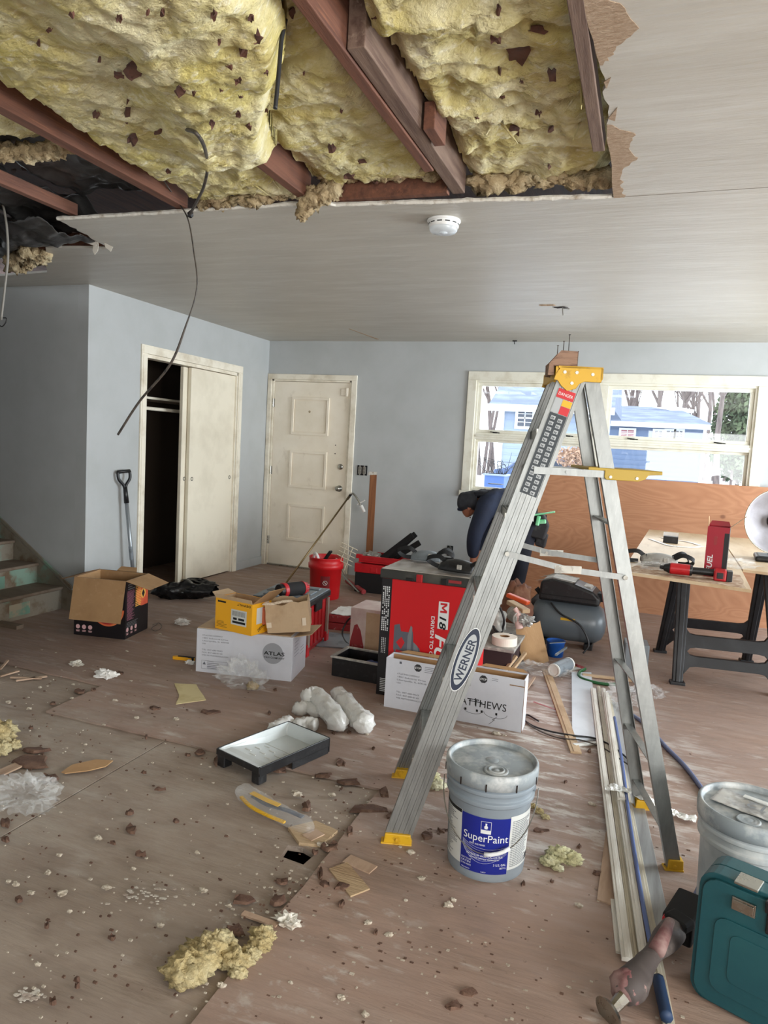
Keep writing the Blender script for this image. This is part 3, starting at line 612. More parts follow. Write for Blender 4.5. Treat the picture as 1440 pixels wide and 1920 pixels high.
# ------------------------------------------------------------------ plywood sheet screwed under the window
def ply_mat():
    m = mat('orange fir plywood', (184, 132, 96), rough=.6, bump=.03, bs=40); nt = m.node_tree; N = nt.nodes; L = nt.links; b = N['Principled BSDF']
    tc = N.new('ShaderNodeTexCoord'); mp = N.new('ShaderNodeMapping'); mp.inputs['Scale'].default_value = (.42, 1, 1.7); L.new(tc.outputs['Object'], mp.inputs[0])
    n = N.new('ShaderNodeTexNoise'); n.inputs['Scale'].default_value = 1.5; n.inputs['Detail'].default_value = 3; n.inputs['Distortion'].default_value = .6; L.new(mp.outputs[0], n.inputs['Vector'])
    mu = N.new('ShaderNodeMath'); mu.operation = 'MULTIPLY'; mu.inputs[1].default_value = 26; L.new(n.outputs['Fac'], mu.inputs[0])
    fc = N.new('ShaderNodeMath'); fc.operation = 'PINGPONG'; fc.inputs[1].default_value = .5; L.new(mu.outputs[0], fc.inputs[0])
    mr = N.new('ShaderNodeMapRange'); mr.inputs['From Max'].default_value = .5; mr.inputs['To Max'].default_value = .55; L.new(fc.outputs[0], mr.inputs[0])
    mx = N.new('ShaderNodeMix'); mx.data_type = 'RGBA'; mx.inputs[6].default_value = lin((174, 124, 90)); mx.inputs[7].default_value = lin((150, 98, 66)); L.new(mr.outputs[0], mx.inputs[0])
    vo = N.new('ShaderNodeTexVoronoi'); vo.inputs['Scale'].default_value = 4.2; mp2 = N.new('ShaderNodeMapping'); mp2.inputs['Scale'].default_value = (.8, 1, 1); L.new(tc.outputs['Object'], mp2.inputs[0]); L.new(mp2.outputs[0], vo.inputs['Vector'])
    k = N.new('ShaderNodeMapRange'); k.inputs['From Min'].default_value = .045; k.inputs['From Max'].default_value = .10; k.inputs['To Min'].default_value = .75; k.inputs['To Max'].default_value = 0; L.new(vo.outputs['Distance'], k.inputs[0])
    m2 = N.new('ShaderNodeMix'); m2.data_type = 'RGBA'; m2.inputs[7].default_value = lin((110, 66, 44)); L.new(k.outputs[0], m2.inputs[0]); L.new(mx.outputs[2], m2.inputs[6]); L.new(m2.outputs[2], b.inputs['Base Color']); return m
m_ply = ply_mat()
pl = tag(MB(fr((0, 6.79, 0), (1, 0, 0), (0, .02, 1))).b(-1.19, 1.25, 0.0, 1.215, -.018, 0).build('plywood_sheet', m_ply, bevel=.001), 'large orange-brown plywood sheet standing against the wall under the window', 'plywood')
# ================================================================== STEPLADDER
m_alu = mat('brushed aluminium', (150, 152, 150), ((138, 140, 138), 14, (3, 3, .8), .42, .66), ((168, 168, 164), 34, (3, 3, .6), .56, .72, .5), rough=.42, metal=.8, bump=.02, bs=60)
m_yel = mat('yellow ladder plastic', (206, 160, 26), ((176, 132, 20), 20, W_, .6, .7), rough=.45)
m_yel2 = mat('olive yellow shelf paint', (176, 146, 44), ((140, 112, 34), 9, W_, .5, .7), rough=.5)
m_navy = mat('navy print', (24, 36, 58), rough=.5)
m_wht = mat('white print', (222, 224, 224), rough=.6)
m_redp = mat('red print', (196, 32, 40), rough=.5)
m_lab = mat('dark instruction label', (42, 50, 56), rough=.5)
m_labg = mat('grey label tile', (168, 172, 174), rough=.5)
LR = math.radians(15.2)
ld = thing('stepladder', 'tall aluminium stepladder with yellow top and feet standing in the foreground', 'ladder', (-.257, 2.396, 0), LR)
LW = rotz(LR, (-.257, 2.396, 0))
def channel(n, foot, top, w, dp, side, ridges, parent=ld, m=m_alu):
    """rail with its web in the side plane and flanges turned inward (side=+1: inward is +y)"""
    foot = V(foot); top = V(top); z = (top-foot).normalized(); x = V((1, 0, 0)); x = (x-z*x.dot(z)).normalized(); y = z.cross(x)
    L = (top-foot).length; s = side; t = .002; pr = [(-w/2, 0)]
    if ridges:
        for k in range(4):
            c = -w/2+w*(k+1)/5; pr += [(c-.006, 0), (c-.004, .0045*s), (c+.003, .0045*s), (c+.0055, 0)]
    pr += [(w/2, 0), (w/2, dp*s), (w/2-t, dp*s), (w/2-t, t*s), (-w/2+t, t*s), (-w/2+t, dp*s), (-w/2, dp*s)]
    if s < 0: pr = pr[::-1]
    T = Matrix(((x.x, y.x, z.x, foot.x), (x.y, y.y, z.y, foot.y), (x.z, y.z, z.z, foot.z), (0, 0, 0, 1)))
    MB(LW).prism(pr, 0, L, T).build(n, m, parent)
    return T
TF = channel('front_rail', (-.47, 0, .015), (.03, .105, 1.665), .092, .032, 1, True)
TFF = channel('front_rail', (-.47, .52, .015), (.03, .405, 1.665), .092, .032, -1, True)
TR = channel('rear_rail', (.485, .01, .015), (.092, .108, 1.665), .048, .022, 1, False)
TRF = channel('rear_rail', (.485, .45, .015), (.092, .392, 1.665), .048, .022, -1, False)
def railpt(t, far=0, rear=0):       # point on a rail at height fraction
    if rear: a, b = ((.485, .45 if far else .01, .015), (.092, .392 if far else .108, 1.665))
    else: a, b = ((-.47, .52 if far else 0, .015), (.03, .405 if far else .105, 1.665))
    return V(a).lerp(V(b), t)
for i in range(5):
    t = (.295*(i+1))/1.665; p = railpt(t); q = railpt(t, 1)
    s_ = MB(LW); s_.b(p.x-.035, p.x+.045, p.y+.004, q.y-.004, p.z-.003, p.z)
    for k in range(5): s_.b(p.x-.03+k*.016, p.x-.026+k*.016, p.y+.004, q.y-.004, p.z, p.z+.003)
    s_.b(p.x-.037, p.x-.034, p.y+.004, q.y-.004, p.z-.028, p.z+.002).b(p.x+.044, p.x+.047, p.y+.004, q.y-.004, p.z-.02, p.z+.002).build('step', m_alu, ld)
    MB(LW).b(p.x-.052, p.x-.036, p.y+.002, p.y+.03, p.z-.02, p.z+.004).build('step_bracket', m_steel, ld)
for t in (.06, .20, .36, .70):
    p = railpt(t, 0, 1); q = railpt(t, 1, 1)
    MB(LW).bar(p+V((0, .003, 0)), q-V((0, .003, 0)), .028, .003).bar(p+V((.012, .003, -.008)), q+V((.012, -.003, -.008)), .003, .018).build('rear_brace', m_alu, ld)
# spreaders, each two hinged bars with a plate
for far in (0, 1):
    y0 = .055 if not far else .44
    a = railpt(.615, far)+V((.01, 0, 0)); b_ = railpt(.60, far, 1)
    yy = -.006 if not far else .006
    a = V((a.x, a.y+yy, a.z+.02)); b_ = V((b_.x, b_.y+yy, b_.z-.01)); mid = a.lerp(b_, .52)+V((0, 0, -.012))
    s_ = MB(LW); s_.bar(a, mid, .004, .020).bar(mid, b_, .004, .020)
    so = s_.build('spreader', m_alu, ld)
    s2 = MB(LW); s2.bar(mid+V((-.045, yy*.5, -.001)), mid+V((.045, yy*.5, .001)), .003, .026)
    s2.build('hinge_plate', m_steel, so)
    for q, r_ in ((mid+V((-.02, 0, 0)), .006), (mid+V((.02, 0, 0)), .006), (a, .008), (b_, .008)): MB(LW).cyl(q+V((0, -yy*.3, 0)), q+V((0, yy*1.2, 0)), r_, n=12).build('bolt', m_steel, so)
# feet
for (x, y, w_) in ((-.47, .0, .10), (-.47, .52, .10), (.485, .012, .055), (.485, .448, .055)):
    s_ = 1 if y < .2 else -1
    f_ = MB(LW); f_.box((x+.004, y+.010*s_, .020), (w_, .034, .040), tx=.9).box((x, y+.010*s_, .004), (w_+.01, .04, .008)).cyl((x, y-.012*s_, .02), (x, y-.006*s_, .02), .006, n=10)
    f_.build('foot', m_yel, ld, bevel=.003)
# top cap : moulded plate with side cheeks, lobe over the front rail
TC = fr((0, 0, 0), (1, 0, 0), (0, 0, 1))
cheek = [(-.012, 1.695), (.122, 1.695), (.127, 1.690), (.127, 1.660), (.122, 1.647), (.068, 1.647), (.052, 1.640), (.040, 1.622), (.012, 1.615), (-.008, 1.630), (-.022, 1.648), (-.034, 1.650), (-.030, 1.665)]
cp_ = MB(LW); cp_.prism(cheek, -.104, -.096, TC).prism(cheek, -.416, -.408, TC).b(-.022, .127, .096, .416, 1.689, 1.697).b(.119, .127, .096, .416, 1.655, 1.695).b(-.03, -.02, .100, .412, 1.655, 1.695)
cp_.build('top_cap', m_yel, ld, bevel=.003)
for (x, z) in ((.000, 1.676), (.040, 1.676), (.093, 1.672), (.026, 1.640)):
    MB(LW).cyl((x, .094, z), (x, .0975, z), .0055, n=12).build('rivet', m_steel, ld)
# fold-out paint shelf on the rear side
for far in (0, 1):
    y = .082 if not far else .412; s_ = MB(LW).b(-.08, .20, y-.002, y+.002, 1.328, 1.352)
    s_.cyl((.03, y-.006, 1.34), (.03, y+.006, 1.34), .005, n=10).build('shelf_arm', m_alu, ld)
shp = [(.155, 1.330), (.162, 1.322), (.268, 1.322), (.290, 1.330), (.300, 1.344), (.345, 1.348), (.345, 1.358), (.10, 1.362), (.10, 1.352), (.155, 1.352)]
s_ = MB(LW); s_.prism(shp, -.080, -.074, TC).prism(shp, -.420, -.414, TC).b(.10, .345, .076, .418, 1.352, 1.360)
s_.build('paint_shelf', m_yel2, ld, bevel=.002)
for x in (.175, .262): MB(LW).cyl((x, .071, 1.332), (x, .0745, 1.332), .005, n=10).build('rivet', m_steel, ld)
# labels on the wide rail
def onrail(T, x, y): return LW @ T @ Matrix.Translation((x, -.0008, y)) @ Matrix.Rotation(PI/2, 4, 'X')
Lr = (V((-.47, 0, .015))-V((.03, .105, 1.665))).length
def rz_(z): return (z-.015)/1.65*Lr
def lplate(x0, x1, z0, z1, m, n='label', y=.0006, par=ld): return MB(LW @ TF).b(x0, x1, -y, .0001, rz_(z0), rz_(z1)).build(n, m, par)
w0 = lplate(-.030, .030, 1.585, 1.615, m_redp, 'warning_label'); lplate(-.030, -.004, 1.535, 1.583, m_labg, 'warning_label'); lplate(-.003, .030, 1.562, 1.583, mat('safety yellow', (226, 170, 30), rough=.5), 'warning_label'); lplate(-.003, .030, 1.535, 1.561, m_redp, 'warning_label')
t_ = MB(onrail(TF, -.026, rz_(1.594))); t_.text('DANGER', Matrix(), h=.011, w=.05); t_.build('lettering', m_wht, w0)
il = lplate(-.030, .030, 1.255, 1.533, m_lab, 'instruction_label')
t_ = MB(LW @ TF); il2 = MB(LW @ TF)
for r_ in range(14):
    for c_ in (0, 1):
        z = 1.524-r_*.0192-(c_*.004); x = -.022+c_*.026
        t_.b(x, x+.016, -.0012, -.0005, rz_(z-.012), rz_(z))
        il2.b(x+.003, x+.005, -.0016, -.0011, rz_(z-.010), rz_(z-.003)).b(x+.008, x+.010, -.0016, -.0011, rz_(z-.011), rz_(z-.004)).b(x+.003, x+.012, -.0016, -.0011, rz_(z-.0075), rz_(z-.006))
t_.build('pictogram_tile', m_labg, il); il2.build('pictogram', m_lab, il)
el = MB(LW @ TF); zc = rz_(.672); n = 40
def ell(a, b, d, M): M.prism([(a*math.cos(2*PI*i/n), b*math.sin(2*PI*i/n)) for i in range(n)], 0, d, Matrix.Translation((0, 0, zc)) @ Matrix.Rotation(PI/2, 4, 'X'))
ell(.0345, .118, .0008, el); eo = el.build('oval_badge', m_wht, ld)
e2 = MB(LW @ TF); ell(.0325, .115, .0012, e2); e2.build('oval_field', m_navy, eo)
e3 = MB(LW @ TF); ell(.0245, .094, .0015, e3); e3.build('oval_field', m_labg, eo)
t_ = MB(LW @ TF @ Matrix.Translation((.014, -.0018, zc-.078)) @ Matrix.Rotation(PI/2, 4, 'X') @ Matrix.Rotation(PI/2, 4, 'Z'))
t_.text('WERNER', Matrix(), h=.028, w=.156, bold=.02, ex=0); t_.build('lettering', m_navy, eo)

# wood block with nails on the cap
m_wood = mat('weathered wood block', (148, 118, 98), ((120, 92, 76), 12, (1, 1, 6), .45, .6), rough=.8, bump=.2, bs=60, bst=(1, 1, 6))
def LWp(x, y, z): return LW @ V((x, y, z))
wb = thing('wood_block', 'small brown wood offcut with three nails standing on the yellow ladder top', 'wood block', LWp(.02, .16, 1.697), LR)
MB(LW).prism([(-.052, 1.668), (-.052, 1.705), (-.014, 1.748), (.042, 1.748), (.042, 1.6975), (-.035, 1.6975), (-.035, 1.668)], -.20, -.11, TC).build('block', m_wood, wb, bevel=.002)
for (x, y, hh) in ((-.022, .15, .022), (-.004, .14, .036), (.015, .15, .060)):
    MB(LW).cyl((x, y, 1.743), (x, y, 1.748+hh), .0016, n=6).cyl((x, y, 1.748+hh), (x, y, 1.750+hh), .0036, n=8).build('nail', m_cable, wb)

# ================================================================== GREY PAINT BUCKET
def on_cyl(c, r0, z0, a0, slope=0):     # maps flat (x, y, d) label coordinates to a cylinder; x to the right seen from outside
    def fn(p):
        r = r0+slope*(p.y)+p.z; th = a0+p.x/r0
        return V((c[0]+r*math.cos(th), c[1]+r*math.sin(th), z0+p.y))
    return fn
def mapped(mb, fn, sub=None):
    mb.v = [fn(p) for p in mb.v]; return mb
def lab_grid(x0, x1, y0, y1, d, fn, name, m, par, n=16):
    mb = MB(); mb.grid(lambda u, v: (x0+(x1-x0)*u, y0+(y1-y0)*v, d), n, 2); mapped(mb, fn)
    return mb.build(name, m, par, smooth=True)
m_bkt = mat('grey bucket plastic', (128, 138, 146), ((142, 150, 156), 5, W_, .45, .7), rough=.42, bump=.02, bs=30)
m_lid = mat('dusty grey lid', (140, 148, 152), ((202, 204, 202), 9, W_, .50, .66, .8), ((98, 104, 108), 12, W_, .58, .68, .6), rough=.45, rvar=.1, bump=.04, bs=30, spec=.35)
m_blue = mat('deep blue label', (20, 34, 128), rough=.35)
m_paperw = mat('white label paper', (206, 208, 204), rough=.5)
m_print = mat('grey small print', (122, 126, 130), rough=.6)
m_wire = mat('steel wire', (150, 150, 145), rough=.35, metal=1)
def pail(c, lab, body, lid, name='paint_bucket'):
    t = thing(name, lab, 'bucket', (c[0], c[1], 0)); C_ = (c[0], c[1], 0)
    MB().lathe([(0, 0), (.122, 0), (.128, .004), (.130, .02), (.1375, .255), (.1475, .262), (.1475, .275), (.1395, .279), (.1405, .295), (.1485, .300), (.1485, .312), (.141, .316), (.142, .352), (0, .352)], C_, 56).build('body', body, t, smooth=True, bevel=.001)
    MB().lathe([(.1425, .318), (.154, .322), (.1555, .350), (.1545, .366), (.150, .371), (.145, .371), (.1415, .366), (.140, .356), (.136, .354), (.128, .357), (.060, .359), (0, .360)], C_, 56).build('lid', lid, t, smooth=True)
    return t
bk = pail((-.40, 2.31), 'grey paint bucket with a blue label, closed lid, standing beside the ladder foot', m_bkt, m_lid)
MB((Matrix.Translation((-.372, 2.235, .359)))).lathe([(.040, 0), (.040, .004), (.036, .006), (.031, .003), (.029, .003), (.027, .007), (.022, .007), (.020, .002), (.012, .001), (.010, .004), (0, .004)], n=32).build('spout_cap', m_lid, bk, smooth=True)
MB((Matrix.Translation((-.40, 2.31, .3585)))).lathe([(0, .002), (.020, .003), (.024, 0)], n=24).build('lid_boss', m_lid, bk, smooth=True)
for a in (-118, -85, -48, -10, 40, 100, 160, 200):
    a = math.radians(a); MB().bar((-.40+.1558*math.cos(a), 2.31+.1558*math.sin(a), .320), (-.40+.1562*math.cos(a), 2.31+.1562*math.sin(a), .345), .004, .002, up=(math.cos(a), math.sin(a), 0)).build('tear_slot', m_void, bk)
fn = on_cyl((-.40, 2.31), .1312, .045, math.radians(-82), .032)
lab_grid(-.235, -.082, .0, .185, .0004, fn, 'white_panel', m_paperw, bk); lab_grid(.078, .20, .0, .185, .0004, fn, 'white_panel', m_paperw, bk)
bl = lab_grid(-.082, .078, -.012, .180, .0009, fn, 'blue_label', m_blue, bk)
lab_grid(-.235, -.084, .172, .184, .0012, fn, 'label_band', m_matblack, bk)
def ctext(rows, par, name, m):
    mb = MB()
    for (s_, x, y, h, w_, al) in rows: mb.text(s_, Matrix.Translation((x, y, 0)), h=h, w=w_, align=al, ex=.0014)
    mapped(mb, fn); return mb.build(name, m, par)
ctext([('SuperPaint', 0, .098, .026, .145, 'CENTER'), ('PAINT AND PRIMER', -.05, .083, .006, .05, 'LEFT'), ('INTERIOR ACRYLIC LATEX', 0, .045, .007, .118, 'CENTER'), ('LIFETIME LIMITED WARRANTY', 0, .036, .005, .098, 'CENTER'),
       ('READY TO USE', -.078, .024, .006, .036, 'LEFT'), ('SATIN', -.078, .014, .007, .034, 'LEFT'), ('EXTRA WHITE', -.078, .004, .006, .036, 'LEFT'), ('5 U.S. GAL', .030, .018, .008, .042, 'LEFT'), ('18.9 L', .050, .007, .007, .022, 'LEFT'), ('PELIGRO', -.076, -.008, .004, .03, 'LEFT'), ('NET', -.008, -.008, .004, .016, 'LEFT'),
       ('SHERWIN', 0, .135, .0045, .026, 'CENTER'), ('WILLIAMS', 0, .129, .0045, .026, 'CENTER')], bl, 'lettering', m_wht)
for (a, b, c, d) in ((-.016, .016, .1265, .168), ):
    lab_grid(a, b, c, d, .0011, fn, 'emblem', m_wht, bl); lab_grid(a+.001, b-.001, c+.013, d-.001, .00125, fn, 'emblem_field', m_blue, bl)
    mb = MB(); mb.prism([(-.004, .143), (.004, .143), (.006, .150), (.002, .156), (.003, .162), (-.003, .162), (-.002, .156), (-.006, .150)], .0014, .0016); mapped(mb, fn); mb.build('emblem_figure', m_wht, bl)
mb = MB()
for k in range(7): mb.tube([(-.075+.012*j*1.02, .092-.0035*k-.045*math.sin(PI*(j/12.5)**.8)*(.35+.12*k)/1.1-.004*j*.2, .0012) for j in range(13)], .0003, 4)
mapped(mb, fn).build('swoosh', m_wht, bl)
mb = MB()
for k in range(26):
    for (x0, x1) in ((-.230, -.092), (.086, .195)):
        n_ = int(R.uniform(.6, 1)*(x1-x0)/.010)
        for j in range(n_): mb.b(x0+j*.010, x0+j*.010+.0085, .010+k*.0062, .0125+k*.0062, .0008, .0012)
mb2 = MB(); mb2.v = mb.v; mb2.f = mb.f; mb2.mi = mb.mi; mapped(mb2, fn).build('small_print', m_print, bk)
mb = MB()
for k in range(10): mb.b(.165+k*.003, .1665+k*.003, .008, .030, .0006, .0009)
mapped(mb, fn).build('barcode', m_matblack, bk)
# bail handle hanging down in front with a white grip
hp_ = []
for k in range(25):
    th = PI*k/24; a = math.radians(-82)
    x = .158*math.cos(PI-th); dn = math.sin(th)
    e = V((-math.sin(a), math.cos(a), 0)); f2_ = V((math.cos(a), math.sin(a), 0))
    hp_.append(V((-.40, 2.31, .285))+e*x*(1.0)+f2_*(.148*dn*.99)-V((0, 0, .172*dn))+f2_*.008*dn)
MB().tube(hp_, .0018, 6).build('bail_handle', m_wire, bk)
gp = [p for p in hp_[12:17]]; MB().tube(gp, .0062, 10).build('grip', m_wht, bk, smooth=True)
for a in (math.radians(8), math.radians(188)): MB().lathe([(0, 0), (.010, 0), (.010, .008), (0, .010)], T=fr((-.40+.141*math.cos(a), 2.31+.141*math.sin(a), .285), (-math.sin(a), math.cos(a), 0), (0, 0, 1)), n=16).build('handle_ear', m_bkt, bk)

# ================================================================== SECOND BUCKET, bottom right, with foil tags on its lid
m_bkt2 = mat('cloudy white bucket plastic', (178, 184, 186), ((142, 150, 156), 4, W_, .48, .66), ((202, 204, 202), 10, W_, .55, .7), rough=.4, bump=.03, bs=25)
m_foil = mat('crumpled silver foil label', (196, 196, 192), ((146, 146, 146), 10, W_, .45, .6), rough=.3, metal=.35, bump=.25, bs=20)
b2 = pail((.395, 2.345), 'cloudy grey-white bucket with silver labels across its lid, behind the teal case', m_bkt2, m_lid)
MB((Matrix.Translation((.372, 2.258, .359)))).lathe([(.034, 0), (.034, .003), (.028, .004), (.026, .002), (.020, .005), (.016, .002), (.010, .004), (0, .004)], n=32).build('spout_cap', m_lid, b2, smooth=True)
TL = Matrix.Translation((.385, 2.345, .3625)) @ Matrix.Rotation(math.radians(-24), 4, 'Z')
MB(TL).grid(lambda u, v: (-.10+.26*u, -.055+.115*v, .003+.004*nz((u*5, v*4, 0), 1, 4)), 30, 12).build('foil_label', m_foil, b2, smooth=True, solid=.0008)
MB(TL).b(-.03, .15, .036, .052, .008, .0115).build('tape_strip', m_paperw, b2)
MB(TL @ Matrix.Translation((.055, .015, .0115)) @ Matrix.Rotation(PI, 4, 'Z')).text('12', Matrix(), h=.042, w=.05, bold=.01).build('lettering', m_print, b2)
MB(TL @ Matrix.Translation((.14, .085, .009))).b(-.06, .1, -.02, .05, -.001, 0).build('paper_tag', m_paperw, b2)
MB(TL @ Matrix.Translation((.12, .085, .0095))).text('x12', Matrix(), h=.022).build('lettering', m_navy, b2)

# ================================================================== TEAL TOOL CASE
m_teal = mat('teal case plastic', (22, 74, 82), ((34, 88, 92), 3, W_, .45, .7), rough=.45, bump=.04, bs=160)
tcR = math.radians(-22); TT = rotz(tcR, (.225, 1.955, 0))
tc_ = thing('tool_case', 'teal plastic tool case standing on edge in the bottom right corner', 'tool case', (.225, 1.955, 0), tcR)
def rr(x0, x1, z0, z1, r, n=5):
    out = []
    for (cx_, cz_, a) in ((x1-r, z0+r, -90), (x1-r, z1-r, 0), (x0+r, z1-r, 90), (x0+r, z0+r, 180)):
        for k in range(n+1): th = math.radians(a+90*k/n); out.append((cx_+r*math.cos(th), cz_+r*math.sin(th)))
    return out
TX_ = fr((0, 0, 0), (1, 0, 0), (0, 0, 1))
MB(TT).prism(rr(0, .42, .0, .35, .045), -.052, 0, TX_).prism(rr(.012, .408, .012, .338, .04), 0, .012, TX_).build('front_shell', m_teal, tc_, bevel=.006)
MB(TT).prism(rr(0, .42, .0, .35, .045), -.112, -.055, TX_).build('rear_shell', m_teal, tc_, bevel=.006)
MB(TT).prism(rr(.05, .37, .05, .25, .03), .012, .016, TX_).prism(rr(.09, .33, .09, .22, .02), .016, .018, TX_).build('recess_panel', m_teal, tc_, bevel=.003)
for x in (.085, .31): MB(TT).b(x, x+.055, -.0195, -.010, .285, .318).b(x+.004, x+.051, -.022, -.0195, .290, .313).b(x, x+.055, -.018, .04, .352, .358).build('latch', m_steel, tc_, bevel=.002)
MB(TT).prism([(.16, .345), (.16, .315), (.27, .315), (.27, .345), (.26, .345), (.255, .325), (.175, .325), (.17, .345)], .0, .026, TX_).b(.165, .265, -.020, -.0125, .26, .315).build('handle', m_black, tc_, bevel=.003)
# ================================================================== MATERIALS for boxes and tools
m_card = mat('brown cardboard', (172, 136, 96), ((158, 122, 84), 6, W_, .45, .7), ((188, 154, 116), 20, (1, 6, 1), .55, .7, .5), rough=.8)
m_cardd = mat('cardboard edge', (140, 106, 72), rough=.9)
m_kraft = mat('pale kraft paper', (190, 164, 132), ((174, 146, 114), 7, W_, .45, .65), rough=.75, bump=.15, bs=10)
m_wbox = mat('white printed carton', (206, 208, 216), ((194, 196, 204), 4, W_, .45, .7), rough=.55, bump=.03, bs=12)
m_blkbox = mat('black printed carton', (26, 24, 28), rough=.4)
m_redbox = mat('bright red printed carton', (200, 20, 28), rough=.4, bump=.03, bs=8)
m_red = mat('red tool plastic', (186, 26, 34), ((160, 20, 28), 8, W_, .5, .7), rough=.4)
m_dred = mat('dusty red plastic', (150, 44, 48), ((188, 168, 160), 26, W_, .6, .72, .6), rough=.5)
m_yelbox = mat('yellow printed carton', (238, 172, 24), rough=.5)
m_orange = mat('orange glow print', (222, 92, 64), ((240, 140, 84), 5, W_, .45, .6), rough=.5)
m_glow2 = mat('amber print', (246, 186, 90), rough=.5)
m_magenta = mat('muted pink print', (170, 110, 130), rough=.6)
m_dust = mat('dusty grey plastic', (150, 148, 142), ((196, 192, 184), 20, W_, .5, .68), rough=.6)
m_slate = mat('slate grey plastic', (120, 128, 134), ((84, 90, 96), 8, W_, .55, .68), rough=.5)
m_bag = mat('white translucent plastic film', (236, 236, 232), rough=.16, alpha=.80, spec=.7, bump=.5, bs=14)
m_cling = mat('clear plastic film', (235, 238, 238), rough=.08, alpha=.13, spec=1, bump=.6, bs=18)
m_trash = mat('black plastic sack', (18, 18, 20), rough=.28, bump=.5, bs=12)
m_chrome = mat('chrome', (206, 206, 202), rough=.15, metal=1)
m_tissue = mat('white crumpled tissue', (228, 226, 222), rough=.9)
def lines(mb, T, x, z, n, w, dz, h=.003, jit=.4):
    for k in range(n): mb.b(x, x+w*(1-jit*R.random()), z-k*dz-h, z-k*dz, .0002, .0006, T)
TXZ = fr((0, 0, 0), (1, 0, 0), (0, 0, 1))
def carton(mb, w, d, h, t=.004, top=False, bottom=True):      # open box in local frame, origin at front-left bottom
    mb.b(0, w, 0, t, 0, h).b(0, w, d-t, d, 0, h).b(0, t, t, d-t, 0, h).b(w-t, w, t, d-t, 0, h)
    if bottom: mb.b(t, w-t, t, d-t, 0, t)
    if top: mb.b(t, w-t, t, d-t, h-t, h)
    return mb
def flap(edge0, edge1, out, L, t, T, m, par, taper=0, n='flap'):
    e0 = V(edge0); e1 = V(edge1); o_ = V(out).normalized()*L; k = (e1-e0)*taper
    nrm = (e1-e0).cross(o_).normalized()*t
    p = [e0, e1, e1+o_-k, e0+o_+k]
    return MB(T).add(p+[q+nrm for q in p], [(3, 2, 1, 0), (4, 5, 6, 7), (0, 1, 5, 4), (1, 2, 6, 5), (2, 3, 7, 6), (3, 0, 4, 7)]).build(n, m, par)

# ------------------------------------------------------------------ heater box on the left
a = math.atan2(.07, .365); T = rotz(a, (-3.53, 3.71, 0)); w, d, h = .372, .31, .40
bx = thing('heater_box', 'open black cardboard box with orange heater pictures and brown flaps, left side', 'box', (-3.53, 3.71, 0), a)
carton(MB(T), w, d, h).build('carton', m_blkbox, bx)
MB(T).b(.005, w-.005, .005, .0065, .005, h-.001).b(.005, w-.005, d-.0065, d-.005, .005, h-.001).b(.005, .0065, .006, d-.006, .005, h-.001).b(w-.0065, w-.005, .006, d-.006, .005, h-.001).build('inner_face', m_card, bx)
flap((0, -.001, h), (w, -.001, h), (-.03, -.16, -1), .285, .003, T, m_card, bx, 0)
flap((w, 0, h), (w, d, h), (1, -.05, -.28), .17, .003, T, m_card, bx, .06)
flap((0, 0, h), (0, d, h), (-1, 0, -.28), .13, .003, T, m_cardd, bx, .1)
flap((w*.35, d, h), (w*.75, d, h), (.0, .5, .4), .04, .003, T, m_card, bx, .1)
TF_ = T @ Matrix.Translation((0, -.0003, 0)) @ TXZ; TS_ = T @ fr((w+.0003, 0, 0), (0, 1, 0), (0, 0, 1))
def arcdisc(mb, T, cx_, cz_, r, a0, a1, z0=.0002, z1=.0007, clip=None, n=30):
    p = [(cx_+r*math.cos(a0+(a1-a0)*i/n), cz_+r*math.sin(a0+(a1-a0)*i/n)) for i in range(n+1)]
    if clip: p = [(min(x, clip), z) for x, z in p]
    mb.prism(p, z0, z1, T); return mb
arcdisc(MB(), TF_, .245, .20, .118, PI, 2*PI).build('dish_picture', m_orange, bx)
arcdisc(MB(), TF_, .245, .20, .106, PI*1.02, 1.98*PI, .0007, .001).build('dish_picture_inner', mat('deep red print', (176, 52, 50), rough=.5), bx)
arcdisc(MB(), TS_, .225, .275, .085, PI*.5, PI*1.5).prism([(.225, .19), (.302, .19), (.302, .36), (.225, .36)], .0002, .0007, TS_).build('dish_picture', m_orange, bx)
mb = MB()
for k in range(13): mb.b(.13, .20+.004*(k % 3), .20+k*.012, .206+k*.012, .0008, .0011, TS_)
mb.build('glow_rays', m_glow2, bx)
arcdisc(MB(), TS_, .235, .275, .034, 0, 2*PI, .0008, .0012).build('dish_centre', m_glow2, bx)
MB().prism([(.215, .275), (.235, .305), (.255, .275), (.235, .245)], .0013, .0017, TS_).build('dish_hub', m_matblack, bx)
mb = MB(); lines(mb, TS_, .02, .325, 24, .11, .0085); mb.build('small_print', m_magenta, bx)
mb = MB(); lines(mb, TF_, .015, .135, 2, .09, .014, .006); lines(mb, TS_, .02, .11, 4, .20, .010); lines(mb, TS_, .03, .37, 3, .09, .015, .006); mb.build('small_print', m_print, bx)
for T2, xs in ((TF_, (.03, .075, .12)), (TS_, (.03, .085, .14))):
    for x in xs:
        arcdisc(MB(), T2, x, .062, .015, 0, 2*PI).build('round_icon', mat('pale pink print', (222, 178, 180), rough=.5), bx)
        MB().b(x-.014, x+.014, .035, .039, .0002, .0006, T2).b(x-.012, x+.012, .028, .032, .0002, .0006, T2).build('icon_caption', mat('pale pink print', (0, 0, 0)), bx)

